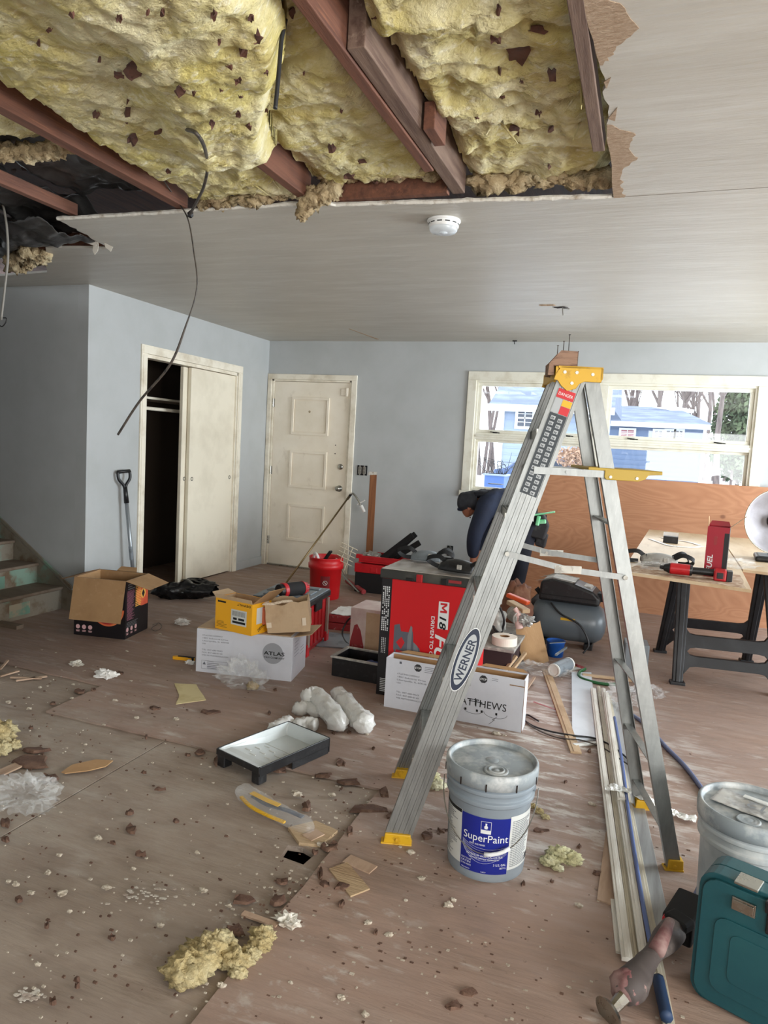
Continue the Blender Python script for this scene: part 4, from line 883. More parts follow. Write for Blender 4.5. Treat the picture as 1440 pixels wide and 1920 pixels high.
# ------------------------------------------------------------------ white carton with company print
a = math.atan2(.11, .56); T = rotz(a, (-2.39, 3.475, 0)); w, d, h = .585, .30, .262
bx = thing('fan_carton', 'long white cardboard box with round grey logo, carrying the yellow box', 'box', (-2.39, 3.475, 0), a)
MB(T).b(0, w, 0, d, 0, h).build('carton', m_wbox, bx, bevel=.002)
MB(T).b(-.002, w-.02, .015, d, h+.0004, h+.003).build('top_flap', m_kraft, bx)
flap((w, .02, h), (w, d, h), (1, 0, .2), .10, .003, T, m_kraft, bx, .08); flap((.0, d, h), (.14, d, h), (-.2, .3, .35), .10, .003, T, m_kraft, bx, .05)
TF_ = T @ Matrix.Translation((0, -.0003, 0)) @ TXZ; TS_ = T @ fr((w+.0003, 0, 0), (0, 1, 0), (0, 0, 1))
mb = MB()
for k, s_ in enumerate(('ATLAS FAN COMPANY', '1801 Industrial Drive', 'Libertyville, IL 60048', 'USA', '', 'TEL: 847-680-9043', 'FAX: 847-680-8140', 'WEB: MATTHEWSFANCO.COM')):
    if s_: mb.text(s_, TF_ @ Matrix.Translation((.035, .222-k*.0165-(.004 if k > 3 else 0), 0)), h=.0085, w=len(s_)*.0074)
mb.text('WARNING', TF_ @ Matrix.Translation((.07, .068, 0)), h=.006)
mb.prism([(.042, .05), (.062, .05), (.052, .068)], .0002, .0006, TF_)
lines(mb, TF_, .07, .062, 4, .11, .010, .003); 
for q in ((.035, .195, .024, .0252), (.035, .195, .0738, .075), (.035, .0362, .024, .075), (.1938, .195, .024, .075)): mb.b(*q, .0002, .0005, TF_)
lines(mb, TS_, .04, .22, 5, .1, .02, .002); lines(mb, TS_, .17, .16, 3, .09, .02, .002)
mb.build('lettering', mat('dark grey print', (92, 94, 104), rough=.6), bx)
lo = arcdisc(MB(), TF_, .468, .158, .062, 0, 2*PI, .0002, .0005).build('round_logo', mat('grey logo print', (150, 152, 158), rough=.6), bx)
MB().text('ATLAS', TF_ @ Matrix.Translation((.415, .148, .0004)), h=.022, w=.125, bold=.02).text('FAN COMPANY', TF_ @ Matrix.Translation((.418, .128, .0004)), h=.011, w=.12, bold=.01).build('lettering', m_matblack, lo)

# yellow box on it
c0 = F(403, 1177, .266); c1 = F(471, 1193, .266); a = math.atan2(c1.y-c0.y, c1.x-c0.x); w = (c1-c0).length; d, h = .17, .185
T = rotz(a, c0); T1 = T
bx = thing('battery_tool_box', 'small yellow cardboard box with white barcode sticker, open on top', 'box', c0, a)
carton(MB(T), w, d, h).build('carton', m_yelbox, bx)
MB(T).b(.005, w-.005, d-.0065, d-.005, .005, h-.001).b(.005, .0065, .006, d-.006, .005, h-.001).b(w-.0065, w-.005, .006, d-.006, .005, h-.001).build('inner_face', m_kraft, bx)
flap((w, .0, h), (w, d, h), (.62, .1, .55), .13, .003, T, m_card, bx, .06); flap((0, 0, h), (0, d, h), (-1, 0, .45), .05, .003, T, m_kraft, bx, .1)
flap((0, 0, h), (w, 0, h), (.0, -.1, .9), .022, .003, T, m_kraft, bx, .02)
TF_ = T @ Matrix.Translation((0, -.0003, 0)) @ TXZ; TS_ = T @ fr((w+.0003, 0, 0), (0, 1, 0), (0, 0, 1))
st2 = MB().b(w*.44, w*.86, .045, .135, .0002, .0007, TF_).b(.04, .10, .06, .155, .0002, .0007, TS_).build('sticker', m_paperw, bx)
mb = MB()
for k in range(16): mb.b(w*.47+k*w*.0225, w*.47+k*w*.0225+.0022, .098, .127, .0008, .001, TF_)
mb.b(w*.50, w*.60, .075, .088, .0008, .001, TF_).b(w*.64, w*.80, .075, .088, .0008, .001, TF_).b(w*.48, w*.83, .055, .068, .0008, .001, TF_); lines(mb, TS_, .045, .145, 6, .04, .012)
mb.build('barcode', m_matblack, st2)
mb = MB(); mb.text('DEWALT', TF_ @ Matrix.Translation((w*.96, h-.012, .0002)) @ Matrix.Rotation(PI, 4, 'Z'), h=.013, w=w*.36, bold=.02); lines(mb, TF_, w*.06, h-.014, 1, w*.24, .01, .01, .1)
mb.text('DEWALT', TS_ @ Matrix.Translation((.06, .012, .0002)) @ Matrix.Rotation(.5, 4, 'Z'), h=.020, w=.08, bold=.02); lines(mb, TF_, .012, .05, 5, w*.3, .008, .002)
mb.build('lettering', m_matblack, bx)

# crumpled kraft box on the right end of the white carton
c0 = F(502, 1188, .27); a = math.radians(24); T = Matrix.Translation(c0) @ Matrix.Rotation(a, 4, 'Z') @ Matrix.Rotation(math.radians(-7), 4, 'Y')
bx = thing('kraft_box', 'small crushed open tan cardboard box leaning between the white carton and red toolbox', 'box', c0, 0)
w, d, h = .245, .16, .175
def crush(p, s_): return p+V((.008*nz(p*7, 1, 1, 2), .010*nz(p*8, 1, 2, 2), .008*nz(p*7, 1, 3, 2)))*s_
def plate(o, u, v, n, th, mb, s_=1, top=0):
    o = V(o); u = V(u); v = V(v); k = len(mb.v)
    mb.grid(lambda a_, b_: crush(o+u*a_+v*b_*(1+(top*nz((a_*4+o.x*9, 2, 0), 1, 4) if b_ == 1 else 0)), s_), n, n)
mb = MB(T); plate((0, 0, 0), (w, 0, 0), (0, 0, h), 10, 0, mb, 1, .12); plate((0, d, 0), (0, -d, 0), (0, 0, h), 10, 0, mb, 1, .1); plate((w, 0, 0), (0, d, 0), (0, 0, h), 10, 0, mb, 1, .1); plate((w, d, 0), (-w, 0, 0), (0, 0, h), 10, 0, mb, 1, .1); plate((0, 0, 0), (0, d, 0), (w, 0, 0), 6, 0, mb)
mb.build('carton', m_kraft, bx, solid=.004)
mb = MB(T)
for i in range(22):
    t = i/21; p = V((w*t, .0, h)) if i < 14 else V((0, d*(i-14)/8, h)); mb.blob(crush(p, 1)+V((0, 0, .004)), (.014, .008, .007), i, .6, 4, 8, 6)
mb.build('torn_edge', mat('torn white paper edge', (222, 206, 184), rough=.9), bx)
mb = MB(T); mb.box((.215, -.006, .055), (.022, .004, .045), Matrix.Rotation(.35, 4, 'Y') if 0 else None).box((.012, -.006, .05), (.028, .004, .03)).build('torn_tape', mat('torn white paper edge', (0, 0, 0)), bx)
mb = MB(T); mb.b(-.03, -.002, .02, .09, .05, .15).build('orange_side_panel', mat('orange carton side', (186, 92, 52), rough=.6), bx)

# clear crumpled bag in front of it
def film(c, r, seed, m, name, lab, cat='plastic bag', amp=.75, freq=3.2, n=36, k=22, flat=0, group=None):
    mb = MB(); mb.blob(c, r, seed, amp, freq, n, k, flat=flat-V(c).z if flat is not None else None, o=4)
    o = mb.build(name, m, smooth=False); return tag(o, lab, cat, group)
film((-2.02, 3.40, .045), (.13, .065, .085), 5, m_cling, 'plastic_bag', 'crumpled clear plastic bag lying against the front of the long white box', flat=.003)
tag(MB().blob((-1.945, 3.375, .022), (.035, .03, .022), 8, .5).build('debris_lump', m_insb, smooth=True), 'brown lump of rubbish in front of the clear bag by the long white box', 'debris')
# utility knife blade pack left of the carton
kn = thing('utility_knife', 'yellow and black utility knife lying left of the long white box', 'knife', F(345, 1238), math.radians(12)); T = rotz(math.radians(12), F(345, 1238))
MB(T).prism([(-.07, -.012), (.05, -.016), (.072, 0), (.05, .014), (-.06, .014), (-.075, .004)], .002, .022).build('body', m_yelbox, kn, bevel=.004)
MB(T).b(-.04, .04, -.008, .008, .022, .026).b(.03, .066, -.013, .012, .003, .024).build('grip_inlay', m_matblack, kn, bevel=.002)

# ------------------------------------------------------------------ rolling red toolbox with grey lid
a = math.radians(6); T = rotz(a, (-2.33, 4.0, 0)); w, d, h = .37, .44, .37
rb = thing('rolling_toolbox', 'red stackable toolbox with grey lid and metal corner bars behind the tan box', 'toolbox', (-2.33, 4.0, 0), a)
MB(T).b(0, w, 0, d, .03, h-.04).b(.02, w-.012, .03, d-.03, .0, .03).build('body', m_red, rb, bevel=.008)
mb = MB(T)
for y in (.12, .19, .26, .33): mb.b(w, w+.008, y-.012, y+.012, .05, h-.06)
mb.b(w, w+.02, .0, .05, .0, .08).b(w, w+.02, d-.05, d, .0, .08).build('rib', m_red, rb, bevel=.004)
for y in (.035, d-.035): MB(T).b(w+.004, w+.022, y-.013, y+.013, .06, h-.05).build('metal_bar', mat('galvanised bar', (158, 146, 134), rough=.45, metal=.5), rb, bevel=.003)
MB(T).b(-.006, w+.02, -.006, d+.006, h-.045, h-.004).build('lid', m_black, rb, bevel=.008)
mb = MB(T); mb.b(.0, w+.012, .0, d, h-.004, h+.004)
for (x0, x1, y0, y1) in ((.05, .14, .05, .14), (.22, .34, .05, .10), (.05, .14, .30, .39), (.22, .34, .33, .38), (.30, .345, .15, .28)): mb.b(x0, x1, y0, y1, h+.004, h+.014)
mb.build('lid_top', m_slate, rb, bevel=.003)
MB(T).b(.02, .10, .18, .26, h+.004, h+.007).b(.15, .28, .16, .20, h+.004, h+.006).b(.2, .3, .12, .13, h+.004, h+.0145).build('lid_slot', m_black, rb)
MB(T).b(w+.006, w+.02, .15, .27, h-.10, h-.02).build('latch', m_black, rb, bevel=.004)
# black and red lamp lying on it
p = F(522, 1108, .425); q = F(585, 1100, .425); dd = (q-p).normalized()
lt = thing('work_light', 'black and red cylindrical tool lying on the red toolbox', 'work light', p, 0)
L = .235; p1 = p+V((0, 0, 0)); e = p1+dd*L
MB().cyl(p1+dd*.055, p1+dd*.19, .046, .044, 28).build('grip_body', m_matblack, lt, smooth=False, bevel=.004)
MB().cyl(p1, p1+dd*.03, .042, .045, 28).build('end_cap', m_black, lt, bevel=.004)
MB().cyl(p1+dd*.028, p1+dd*.058, .049, .048, 28).cyl(p1+dd*.188, p1+dd*.21, .048, .036, 28).cyl(p1+dd*.21, e, .034, .026, 20).build('red_collar', m_red, lt, bevel=.003)
mb = MB()
for k in range(8):
    th = 2*PI*k/8; s_ = dd.cross(V((0, 0, 1))).normalized()*math.cos(th)+V((0, 0, 1))*math.sin(th); mb.bar(p1+dd*.19+s_*.042, p1+dd*.232+s_*.030, .008, .006, up=s_)
mb.build('cage_rib', m_dred, lt)
gl = MB()
for i, (x, y) in enumerate(((498, 1122), (512, 1118), (508, 1128), (525, 1124))):
    c = F(x, y, .39); gl.blob(c, (.045, .03, .02), 50+i, .6, 2.5, 18, 10)
tag(gl.build('work_gloves', mat('blue-grey glove fabric', (120, 130, 142), ((180, 184, 188), 14, W_, .55, .68), rough=.9), smooth=True), 'crumpled blue-grey work gloves beside the black and red tool on the toolbox', 'gloves')

# ------------------------------------------------------------------ red pail with tools
rc = V((-2.60, 5.72, 0))
rp = thing('red_bucket', 'red plastic bucket filled with tools near the front door', 'bucket', rc)
MB().lathe([(0, 0), (.125, 0), (.130, .01), (.143, .27), (.156, .275), (.158, .315), (.150, .32), (.150, .365), (.154, .372), (.150, .376), (.144, .370), (.138, .28), (.122, .015), (0, .012)], rc, 44).build('body', m_redbox, rp, smooth=True)
TT2 = fr(rc+V((.0, -.149, .2)), (1, 0, 0), (0, 0, 1)); fnb = on_cyl(rc, .137, .12, math.radians(-66), .05)
lab_grid(-.04, .04, 0, .10, .0015, fnb, 'label', mat('dark red label', (120, 16, 22), rough=.5), rp)
mb = MB(); mb.tube([(.020*math.cos(2*PI*k/6), .04+.020*math.sin(2*PI*k/6), .003) for k in range(7)], .0025, 5).tube([(-.012, .052, .003), (.012, .028, .003)], .0025, 5); mapped(mb, fnb).build('hexagon_mark', m_paperw, rp)
hb = [rc+V((.158*math.cos(t), .158*math.sin(t)*.55+.02, .30+.0-.06*abs(math.sin(t)))) for t in [PI*k/16 for k in range(17)]]
MB().tube(hb, .003, 6).build('bail_handle', m_wire, rp)
tag(MB().bar(rc+V((-.05, .02, .30)), rc+V((.05, -.02, .43)), .035, .018).bar(rc+V((-.07, .03, .26)), rc+V((-.03, .02, .33)), .05, .03).build('hand_tool', m_matblack, bevel=.004), 'dark hand tool sticking out of the red bucket', 'tool')
tag(MB().tube(crv([rc+V((-.12, -.02, .33)), rc+V((-.09, -.05, .40)), rc+V((-.05, -.07, .37)), rc+V((-.06, -.04, .30))]), .013, 8).build('cloth_strap', m_tissue, smooth=True), 'white strap coiled at the left inside the red bucket', 'strap')
rk = MB(); o_ = rc+V((.12, -.01, .28)); ux = V((.35, -.1, .93)).normalized(); uy = V((.93, .1, -.35)).normalized()
for k in (0, 1): rk.tube([o_+uy*.06*k, o_+ux*.24+uy*.06*k], .0035, 6)
for k in range(5): rk.tube([o_+ux*(.08+.04*k)-uy*.05, o_+ux*(.08+.04*k)+uy*.11], .0035, 6)
tag(rk.build('wire_roller_frame', mat('cream painted wire', (214, 206, 182), rough=.5)), 'cream wire rack tilted over the right rim of the red bucket', 'wire rack')
g1, g2 = F(650, 1100), F(682, 1116); g1.z = .06; g2.z = .03; dg = (g2-g1).normalized(); sd_ = dg.cross(V((0, 0, 1))).normalized()
cg = thing('caulk_gun', 'red handled tool with thin metal rods on the floor right of the red bucket', 'tool', (g1.x, g1.y, 0))
MB().cyl(g1, g2, .024, .024, 16).build('red_barrel', m_dred, cg, bevel=.003)
mb = MB()
for s_ in (-.03, 0, .03): mb.tube([g1+sd_*s_*.6, g1-dg*.16+sd_*s_+V((0, 0, .08))], .004, 6)
mb.tube([g1+sd_*.03-dg*.1+V((0, 0, .05)), g2-dg*.02+sd_*.045], .009, 6).build('metal_rods', m_wire, cg)

# ------------------------------------------------------------------ pole with bent chrome head
p0 = F(524, 1110, .0); p1 = A(656, 929, 6.70)
po = thing('spray_wand', 'long thin brown pole with bent chrome end leaning toward the front door', 'pole', p0)
MB().tube([p0, p1], .009, 10).build('pole', m_brass, po, smooth=True)
h_ = [A(x, y, 6.70) for x, y in ((656, 929), (661, 925), (668, 932), (675, 944), (679, 955))]
MB().tube(crv(h_, 5), .011, 10).build('bent_neck', m_chrome, po, smooth=True)
MB().cyl(A(670, 946, 6.70), A(684, 938, 6.70), .006).cyl(A(677, 948, 6.7), A(683, 960, 6.7), .018, .016, 14).build('nozzle', m_tissue, po)
MB().cyl(A(651, 936, 6.70), A(658, 927, 6.70), .014, n=12).build('collar', m_black, po)

# ------------------------------------------------------------------ red case with papers, behind
p0 = F(628, 1190); rcs = thing('red_case', 'flat red tool case with papers on top behind the red toolbox', 'tool case', (-2.13, 4.75, 0), .12); T = rotz(.12, (-2.13, 4.75, 0))
MB(T).b(0, .30, 0, .30, .0, .055).b(0, .30, 0, .30, .058, .115).build('shell', m_dred, rcs, bevel=.008)
MB(T).tube([(.302, .08, .05), (.345, .08, .045), (.345, .22, .045), (.302, .22, .05)], .011, 8).b(.295, .305, .03, .06, .04, .08).b(.295, .305, .24, .27, .04, .08).build('handle', m_red, rcs, smooth=False)
tag(MB(T).grid(lambda u, v: (.02+.27*u, .01+.27*v, .122+.008*nz((u*4, v*4, 0), 1, 3)), 16, 16).build('papers', m_tissue, solid=.003), 'wrinkled white papers lying on the flat red case', 'papers')
tag(MB(rotz(.25, (-2.0, 4.30, 0))).b(0, .30, 0, .36, .002, .012).build('metal_sheet', m_slate, bevel=.002), 'flat grey sheet on the floor between red toolbox and dusty pink box', 'sheet')
# dusty white and pink box
pb = thing('pinkish_box', 'upright pinkish white box with a black cord, left of the big red box', 'box', (-1.70, 4.16, 0), 0)
MB().b(-1.70, -1.36, 4.16, 4.42, 0, .345).build('carton', mat('dusty pink carton', (196, 170, 164), ((214, 200, 192), 5, W_, .4, .6), rough=.6), pb, bevel=.004)
MB().prism([(-1.695, 0), (-1.60, 0), (-1.60, .10), (-1.625, .20), (-1.65, .24), (-1.67, .23), (-1.695, .12)], 4.1585, 4.1595, fr((0, 0, 0), (1, 0, 0), (0, 0, 1)) if 0 else Matrix(((1, 0, 0, 0), (0, 0, 1, 0), (0, 1, 0, 0), (0, 0, 0, 1)))).build('printed_panel', m_dred, pb)
MB().b(-1.59, -1.36, 4.157, 4.1595, 0, .325).build('side_panel', m_kraft, pb)
cable('black_cable', [F(712, 1128, .34), F(690, 1132, .33), F(679, 1150, .25), F(655, 1160, .12), F(642, 1185, .02), F(650, 1205, .01), F(668, 1208, .01), F(682, 1180, .1), F(683, 1160, .18)], .006, m_blkcable, 'black power cord looped over the pinkish box to the floor', 'cord')
# black open tote
tt = thing('tool_tote', 'black open tray with a blue item inside, left of the big red box', 'tray', (-1.66, 3.80, 0), 0); T = rotz(-.03, (-1.66, 3.80, 0))
w, d, h = .335, .23, .115
MB(T).b(.01, w-.01, .01, d-.01, 0, .006).box((w/2, .008, h/2), (w, .008, h)).box((w/2, d-.008, h/2), (w, .008, h)).box((.006, d/2, h/2), (.008, d-.02, h)).box((w-.006, d/2, h/2), (.008, d-.02, h)).build('tub', m_black, tt, bevel=.003)
mb = MB(T)
for q in ((-.008, w+.008, -.006, .012, h, h+.012), (-.008, w+.008, d-.012, d+.006, h, h+.012), (-.008, .012, .012, d-.012, h, h+.012), (w-.012, w+.008, .012, d-.012, h, h+.012)): mb.b(*q)
mb.build('rim', m_dust, tt, bevel=.003)
tag(MB(T).blob((.21, .12, .05), (.085, .06, .045), 4, .3, 2, 18, 12).build('blue_cloth', mat('navy blue cloth', (44, 60, 104), rough=.9), smooth=True), 'dark blue bundle lying in the black tray', 'cloth')
tag(MB(T).blob((.09, .11, .04), (.06, .05, .035), 6, .4, 2, 16, 10).build('pink_rag', m_dred, smooth=True), 'dull pink bundle lying left of the blue one in the black tray', 'cloth')
tag(MB(rotz(.4, (-1.62, 4.02, 0))).b(0, .22, 0, .12, .0, .02).b(.03, .16, .02, .1, .02, .05).build('battery_charger', m_black, bevel=.006), 'dark flat charger on the floor behind the black tray', 'charger')

# ------------------------------------------------------------------ open toolbox by the back wall
ob = thing('toolbox', 'open red and black toolbox on the floor by the back wall', 'toolbox', (-2.48, 6.12, 0), .05); T = rotz(.05, (-2.48, 6.12, 0)); w, d = .42, .30
MB(T).b(0, w, 0, d, 0, .19).build('base', m_matblack, ob, bevel=.008)
MB(T).b(-.006, w+.006, -.006, d+.006, .19, .275).b(.15, .22, -.012, .0, .20, .25).build('red_band', m_red, ob, bevel=.006)
MB(T).b(.03, w+.03, .0, d, .285, .30).b(.03, w+.03, .0, .02, .30, .35).b(.0, .06, .0, .03, .32, .36).b(w+.01, w+.03, .0, d, .30, .35).b(.03, w+.03, d-.02, d, .30, .35).build('cantilever_tray', m_red, ob, bevel=.005)
MB(T).b(-.01, .004, .1, .14, .2, .25).b(.34, .39, -.014, -.004, .205, .26).build('latch', m_black, ob, bevel=.003)
for i, (dx, L, an) in enumerate(((.22, .38, .72), (.27, .36, .80), (.31, .30, .62))):
    o_ = T @ V((dx, .12+.05*i, .32)); e = o_+V((math.cos(an), .05, math.sin(an)))*L
    tag(MB().bar(o_, e, .022, .055, up=(-math.sin(an), 0, math.cos(an))).build('hand_saw', m_matblack, bevel=.004), ['longest dark tool blade leaning out of the open toolbox', 'steep dark tool handle leaning out of the open toolbox', 'shortest dark tool blade leaning out of the open toolbox'][i], 'tool')
tag(MB(T).blob((.12, .14, .335), (.09, .08, .035), 9, .7, 4, 18, 10).build('tool_pile', m_dust), 'jumble of small metal bits in the open toolbox tray', 'tools')

# ------------------------------------------------------------------ big red saw box, black case on it
X0, Y0 = -1.31, 3.645; w, d, h = .52, .36, .665
sb = thing('saw_box', 'tall bright red cardboard box with black edge and saw picture, behind the ladder', 'box', (X0, Y0, 0))
MB().b(X0, X0+w, Y0, Y0+d, 0, h).build('carton', m_redbox, sb, bevel=.003)
TB = fr((X0, Y0-.0003, 0), (1, 0, 0), (0, 0, 1)); TBS = fr((X0+w+.0003, Y0, 0), (0, 1, 0), (0, 0, 1))
be = MB().b(-.0012, .058, .001, h-.001, -.0003, .0007, TB).build('black_edge_panel', m_blkbox, sb)
mb = MB()
for k in range(4): 
    for j in range(22):
        if R.random() < .85: mb.b(.008+k*.011, .014+k*.011, .62-j*.0115-.008, .62-j*.0115, .0009, .0013, TB)
for k in range(3):
    for j in range(9): mb.b(.014+k*.010, .018+k*.010, .33-j*.010-.006, .33-j*.010, .0009, .0013, TB)
for j in range(8): mb.b(.018, .05, .025+j*.010, .029+j*.010, .0009, .0013, TB)
mb.build('small_print', m_wht, be)
down = TB @ Matrix.Rotation(-PI/2, 4, 'Z')       # writing that reads downwards: x -> down, y -> right
bd_ = MB().b(.330, .388, .425, .575, .0002, .0008, TB).build('badge_outline', m_wht, sb)
MB().prism([(x*.054, y*.038) for x, y in ((0, 0), (0, 1), (.24, 1), (.5, .5), (.76, 1), (1, 1), (1, 0), (.79, 0), (.79, .62), (.56, .2), (.44, .2), (.21, .62), (.21, 0))], .0004, .0008, down @ Matrix.Translation((-.568, .340, .0006))).build('lettering', m_redp, bd_)
MB().text('18', down @ Matrix.Translation((-.508, .340, .0010)), h=.038, w=.072, bold=.02, shear=.2).build('lettering', m_matblack, bd_)
MB().text('FUEL', down @ Matrix.Translation((-.40, .322, .0004)), h=.062, w=.30, bold=.02, shear=.2).text('DRIVEN TO OUTPERFORM', down @ Matrix.Translation((-.49, .293, .0004)), h=.020, w=.42, bold=.02).build('lettering', m_wht, sb)
pic = [((.085, .33), (.115, .34), (.125, .30), (.175, .30), (.18, .335), (.195, .30), (.20, .24), (.235, .22), (.245, .19), (.225, .15), (.10, .15), (.085, .20))]
TB2 = TB @ Matrix.Translation((0, .08, 0))
pi_ = MB().prism(pic[0], .0002, .0008, TB2).build('saw_picture', mat('dark grey print', (70, 50, 54)), sb)
MB().prism([(.165, .16), (.185, .16), (.19, .33), (.18, .34), (.165, .28)], .0009, .0012, TB2).prism([(.205, .16), (.235, .18), (.225, .23), (.20, .25)], .0009, .0012, TB2).build('saw_blade_picture', m_print, pi_)
MB().prism([(.10, .235), (.13, .27), (.15, .24), (.13, .20)], .0009, .0012, TB2).prism([(.10, .165), (.14, .165), (.14, .19), (.10, .195)], .0009, .0012, TB2).build('saw_body_picture', m_redp, pi_)
MB().b(.07, .25, .10, .148, .0002, .0007, TB2).build('bench_picture', m_card, sb)
MB().b(.01, .035, .02, .62, .0002, .0006, TBS).b(.06, .07, .02, .5, .0002, .0006, TBS).b(.12, .135, .1, .6, .0002, .0006, TBS).build('side_sheen', mat('painted pink sheen', (206, 140, 146), rough=.4), sb)  # pink strips paint the plastic reflection on the box side
cs_ = thing('flat_tool_case', 'flat dark grey tool case lying on top of the tall red box', 'tool case', (X0-.01, Y0-.012, h))
MB().b(X0-.012, X0+w+.008, Y0-.015, Y0+d+.01, h+.001, h+.052).build('shell', mat('dark case plastic', (52, 52, 50), ((84, 82, 76), 5, W_, .5, .7), rough=.4), cs_, bevel=.008)
MB().b(X0-.006, X0+w+.002, Y0-.006, Y0+d+.004, h+.052, h+.056).build('glare_top', mat('lid with painted glare', (196, 190, 182), ((160, 150, 142), 4, W_, .45, .65), rough=.25, spec=.7), cs_, bevel=.002)  # pale colour on the lid paints glare onto the dark case
MB().b(X0+.20, X0+.235, Y0-.024, Y0-.010, h+.002, h+.045).build('latch', m_red, cs_, bevel=.004)
MB().b(X0+.34, X0+.375, Y0-.024, Y0-.010, h+.004, h+.040).b(X0+.14, X0+.185, Y0-.022, Y0-.012, h+.002, h+.02).build('latch', m_black, cs_, bevel=.004)
MB().b(X0+.38, X0+.45, Y0-.018, Y0-.012, h+.02, h+.035).build('logo_strip', m_dred, cs_)
# kneepads
m_strap = mat('black webbing', (24, 24, 26), rough=.75)
def kneepad(c, rz, lab, shell, s=1, tilt=0, tb=.10):
    T = Matrix.Translation(V(c)) @ Matrix.Rotation(rz, 4, 'Z') @ Matrix.Rotation(tilt, 4, 'X')
    t = thing('knee_pad', lab, 'knee pad', c, rz)
    def cup(u, v):
        th = PI*u; ph = -1+2*v; r = .085*s*(1-.25*abs(ph)**3)
        return (ph*.10*s, -r*math.cos(th)*.75, .012+r*math.sin(th)*(.75-.18*ph*ph)*.9)
    MB(T).grid(cup, 18, 18).build('shell', shell, t, smooth=True, solid=.012)
    MB(T).grid(lambda u, v: ((-1+2*v)*.075*s, -.055*s*math.cos(PI*u), .012+.048*s*math.sin(PI*u)), 14, 10).build('foam_pad', m_strap, t, smooth=True, solid=.010)
    for q, (sx, b_) in enumerate(((1, .03), (1, -.03), (-1, .0))):
        pts = crv([(sx*.08*s, b_, .05), (sx*.13*s, b_*1.4, .075), (sx*(.17+.02*q)*s, b_*1.8+.02, .05), (sx*.17*s, b_+.05, .014), (sx*.11*s, b_+.07, .008)])
        mb = MB(T)
        for i in range(len(pts)-1): mb.bar(pts[i], pts[i+1]+(pts[i+1]-pts[i])*.1, .004, .024, up=(0, .4, .9) if i % 2 else (0, .4, .9))
        mb.build('strap', m_strap, t)
    MB(T).b(.02*s, .045*s, -.072*s, -.060*s, .03, .055).build('buckle', m_dust, t, bevel=.002)
    return t
zt = h+.057
c = F(795, 1052, zt+.01); kneepad((c.x, c.y+.05, zt), math.radians(8), 'grey knee pad with black straps at the left on the tall red box', m_slate, .85)
c = F(862, 1072, zt+.01); kneepad((c.x-.01, c.y+.02, zt), math.radians(-12), 'all-black knee pad at the right on the tall red box beside the ladder', m_black, 1.0)
# white carton with STOP signs
X1, Y1 = -1.205, 3.485; w, d, h2 = .735, .115, .285; a = math.radians(-.5); T = rotz(a, (X1, Y1, 0))
wb_ = thing('fan_box', 'wide white cardboard box with two STOP signs and black script lettering, open top', 'box', (X1, Y1, 0), a)
carton(MB(T), w, d, h2-.012, .004).build('carton', m_wbox, wb_)
MB(T).b(.005, w-.005, d-.007, d-.005, .004, h2-.02).b(.004, w-.004, .0045, .006, .004, h2-.014).build('inner_face', m_card, wb_)
flap((.03, d, h2-.01), (w-.3, d, h2-.01), (0, .3, .5), .018, .003, T, m_card, wb_, .12); flap((w-.25, d, h2-.01), (w-.005, d, h2-.01), (0, .3, .4), .016, .003, T, m_card, wb_, .1)
TF_ = T @ Matrix.Translation((0, -.0003, 0)) @ TXZ
so = MB()
for x in (.178, .527): so.prism([(x+.021*math.cos(PI/8+k*PI/4), .243+.021*math.sin(PI/8+k*PI/4)) for k in range(8)], .0002, .0006, TF_)
so = so.build('stop_sign', mat('dark stop print', (44, 44, 48), rough=.6), wb_)
mb = MB()
for x in (.178, .527): mb.text('STOP', TF_ @ Matrix.Translation((x-.0165, .238, .0005)), h=.011, w=.033, bold=.02)
mb.build('lettering', m_wht, so)
mb = MB()
for k, s_ in enumerate(('ATLAS FAN COMPANY', '1801 Industrial Drive', 'Libertyville, IL 60048', 'USA', '', '', 'TEL: 847-680-9043', 'FAX: 847-680-8140', 'WEB: MATTHEWSFANCO.COM')):
    if s_: mb.text(s_, TF_ @ Matrix.Translation((.065, .192-k*.0165, 0)), h=.0085, w=len(s_)*.0074)
lines(mb, TF_, .215, .255, 4, .09, .009, .002); lines(mb, TF_, .57, .255, 2, .05, .009, .002)
mb.b(.075, .087, .250, .262, .0002, .0006, TF_).build('lettering', mat('dark grey print', (0, 0, 0)), wb_)
mb = MB(); mb.text('MATTHEWS', TF_ @ Matrix.Translation((.375, .095, .0002)), h=.040, w=.275).b(.46, .53, .118, .122, .0002, .0008, TF_).b(.492, .496, .10, .138, .0002, .0008, TF_)
for (x, r) in ((.485, .05), (.60, .06)): mb.tube([TF_ @ V((x+r*math.cos(t), .088+r*.45*math.sin(t)-.01, .0006)) for t in [PI+PI*k/12 for k in range(13)]], .0007, 4)
mb.tube([TF_ @ V(p) for p in ((.61, .062, .0006), (.585, .04, .0006), (.60, .045, .0006), (.57, .015, .0006))], .0008, 4)
for x in (.44, .50, .525, .60): mb.b(x, x+.010, .068, .080, .0002, .0007, TF_)
mb.build('script_lettering', m_matblack, wb_)
MB(T).b(w-.0005, w+.002, 0, .004, 0, h2-.014).b(w*.9, w, -.0012, -.0004, h2-.05, h2-.045).build('dark_corner', m_cardd, wb_)

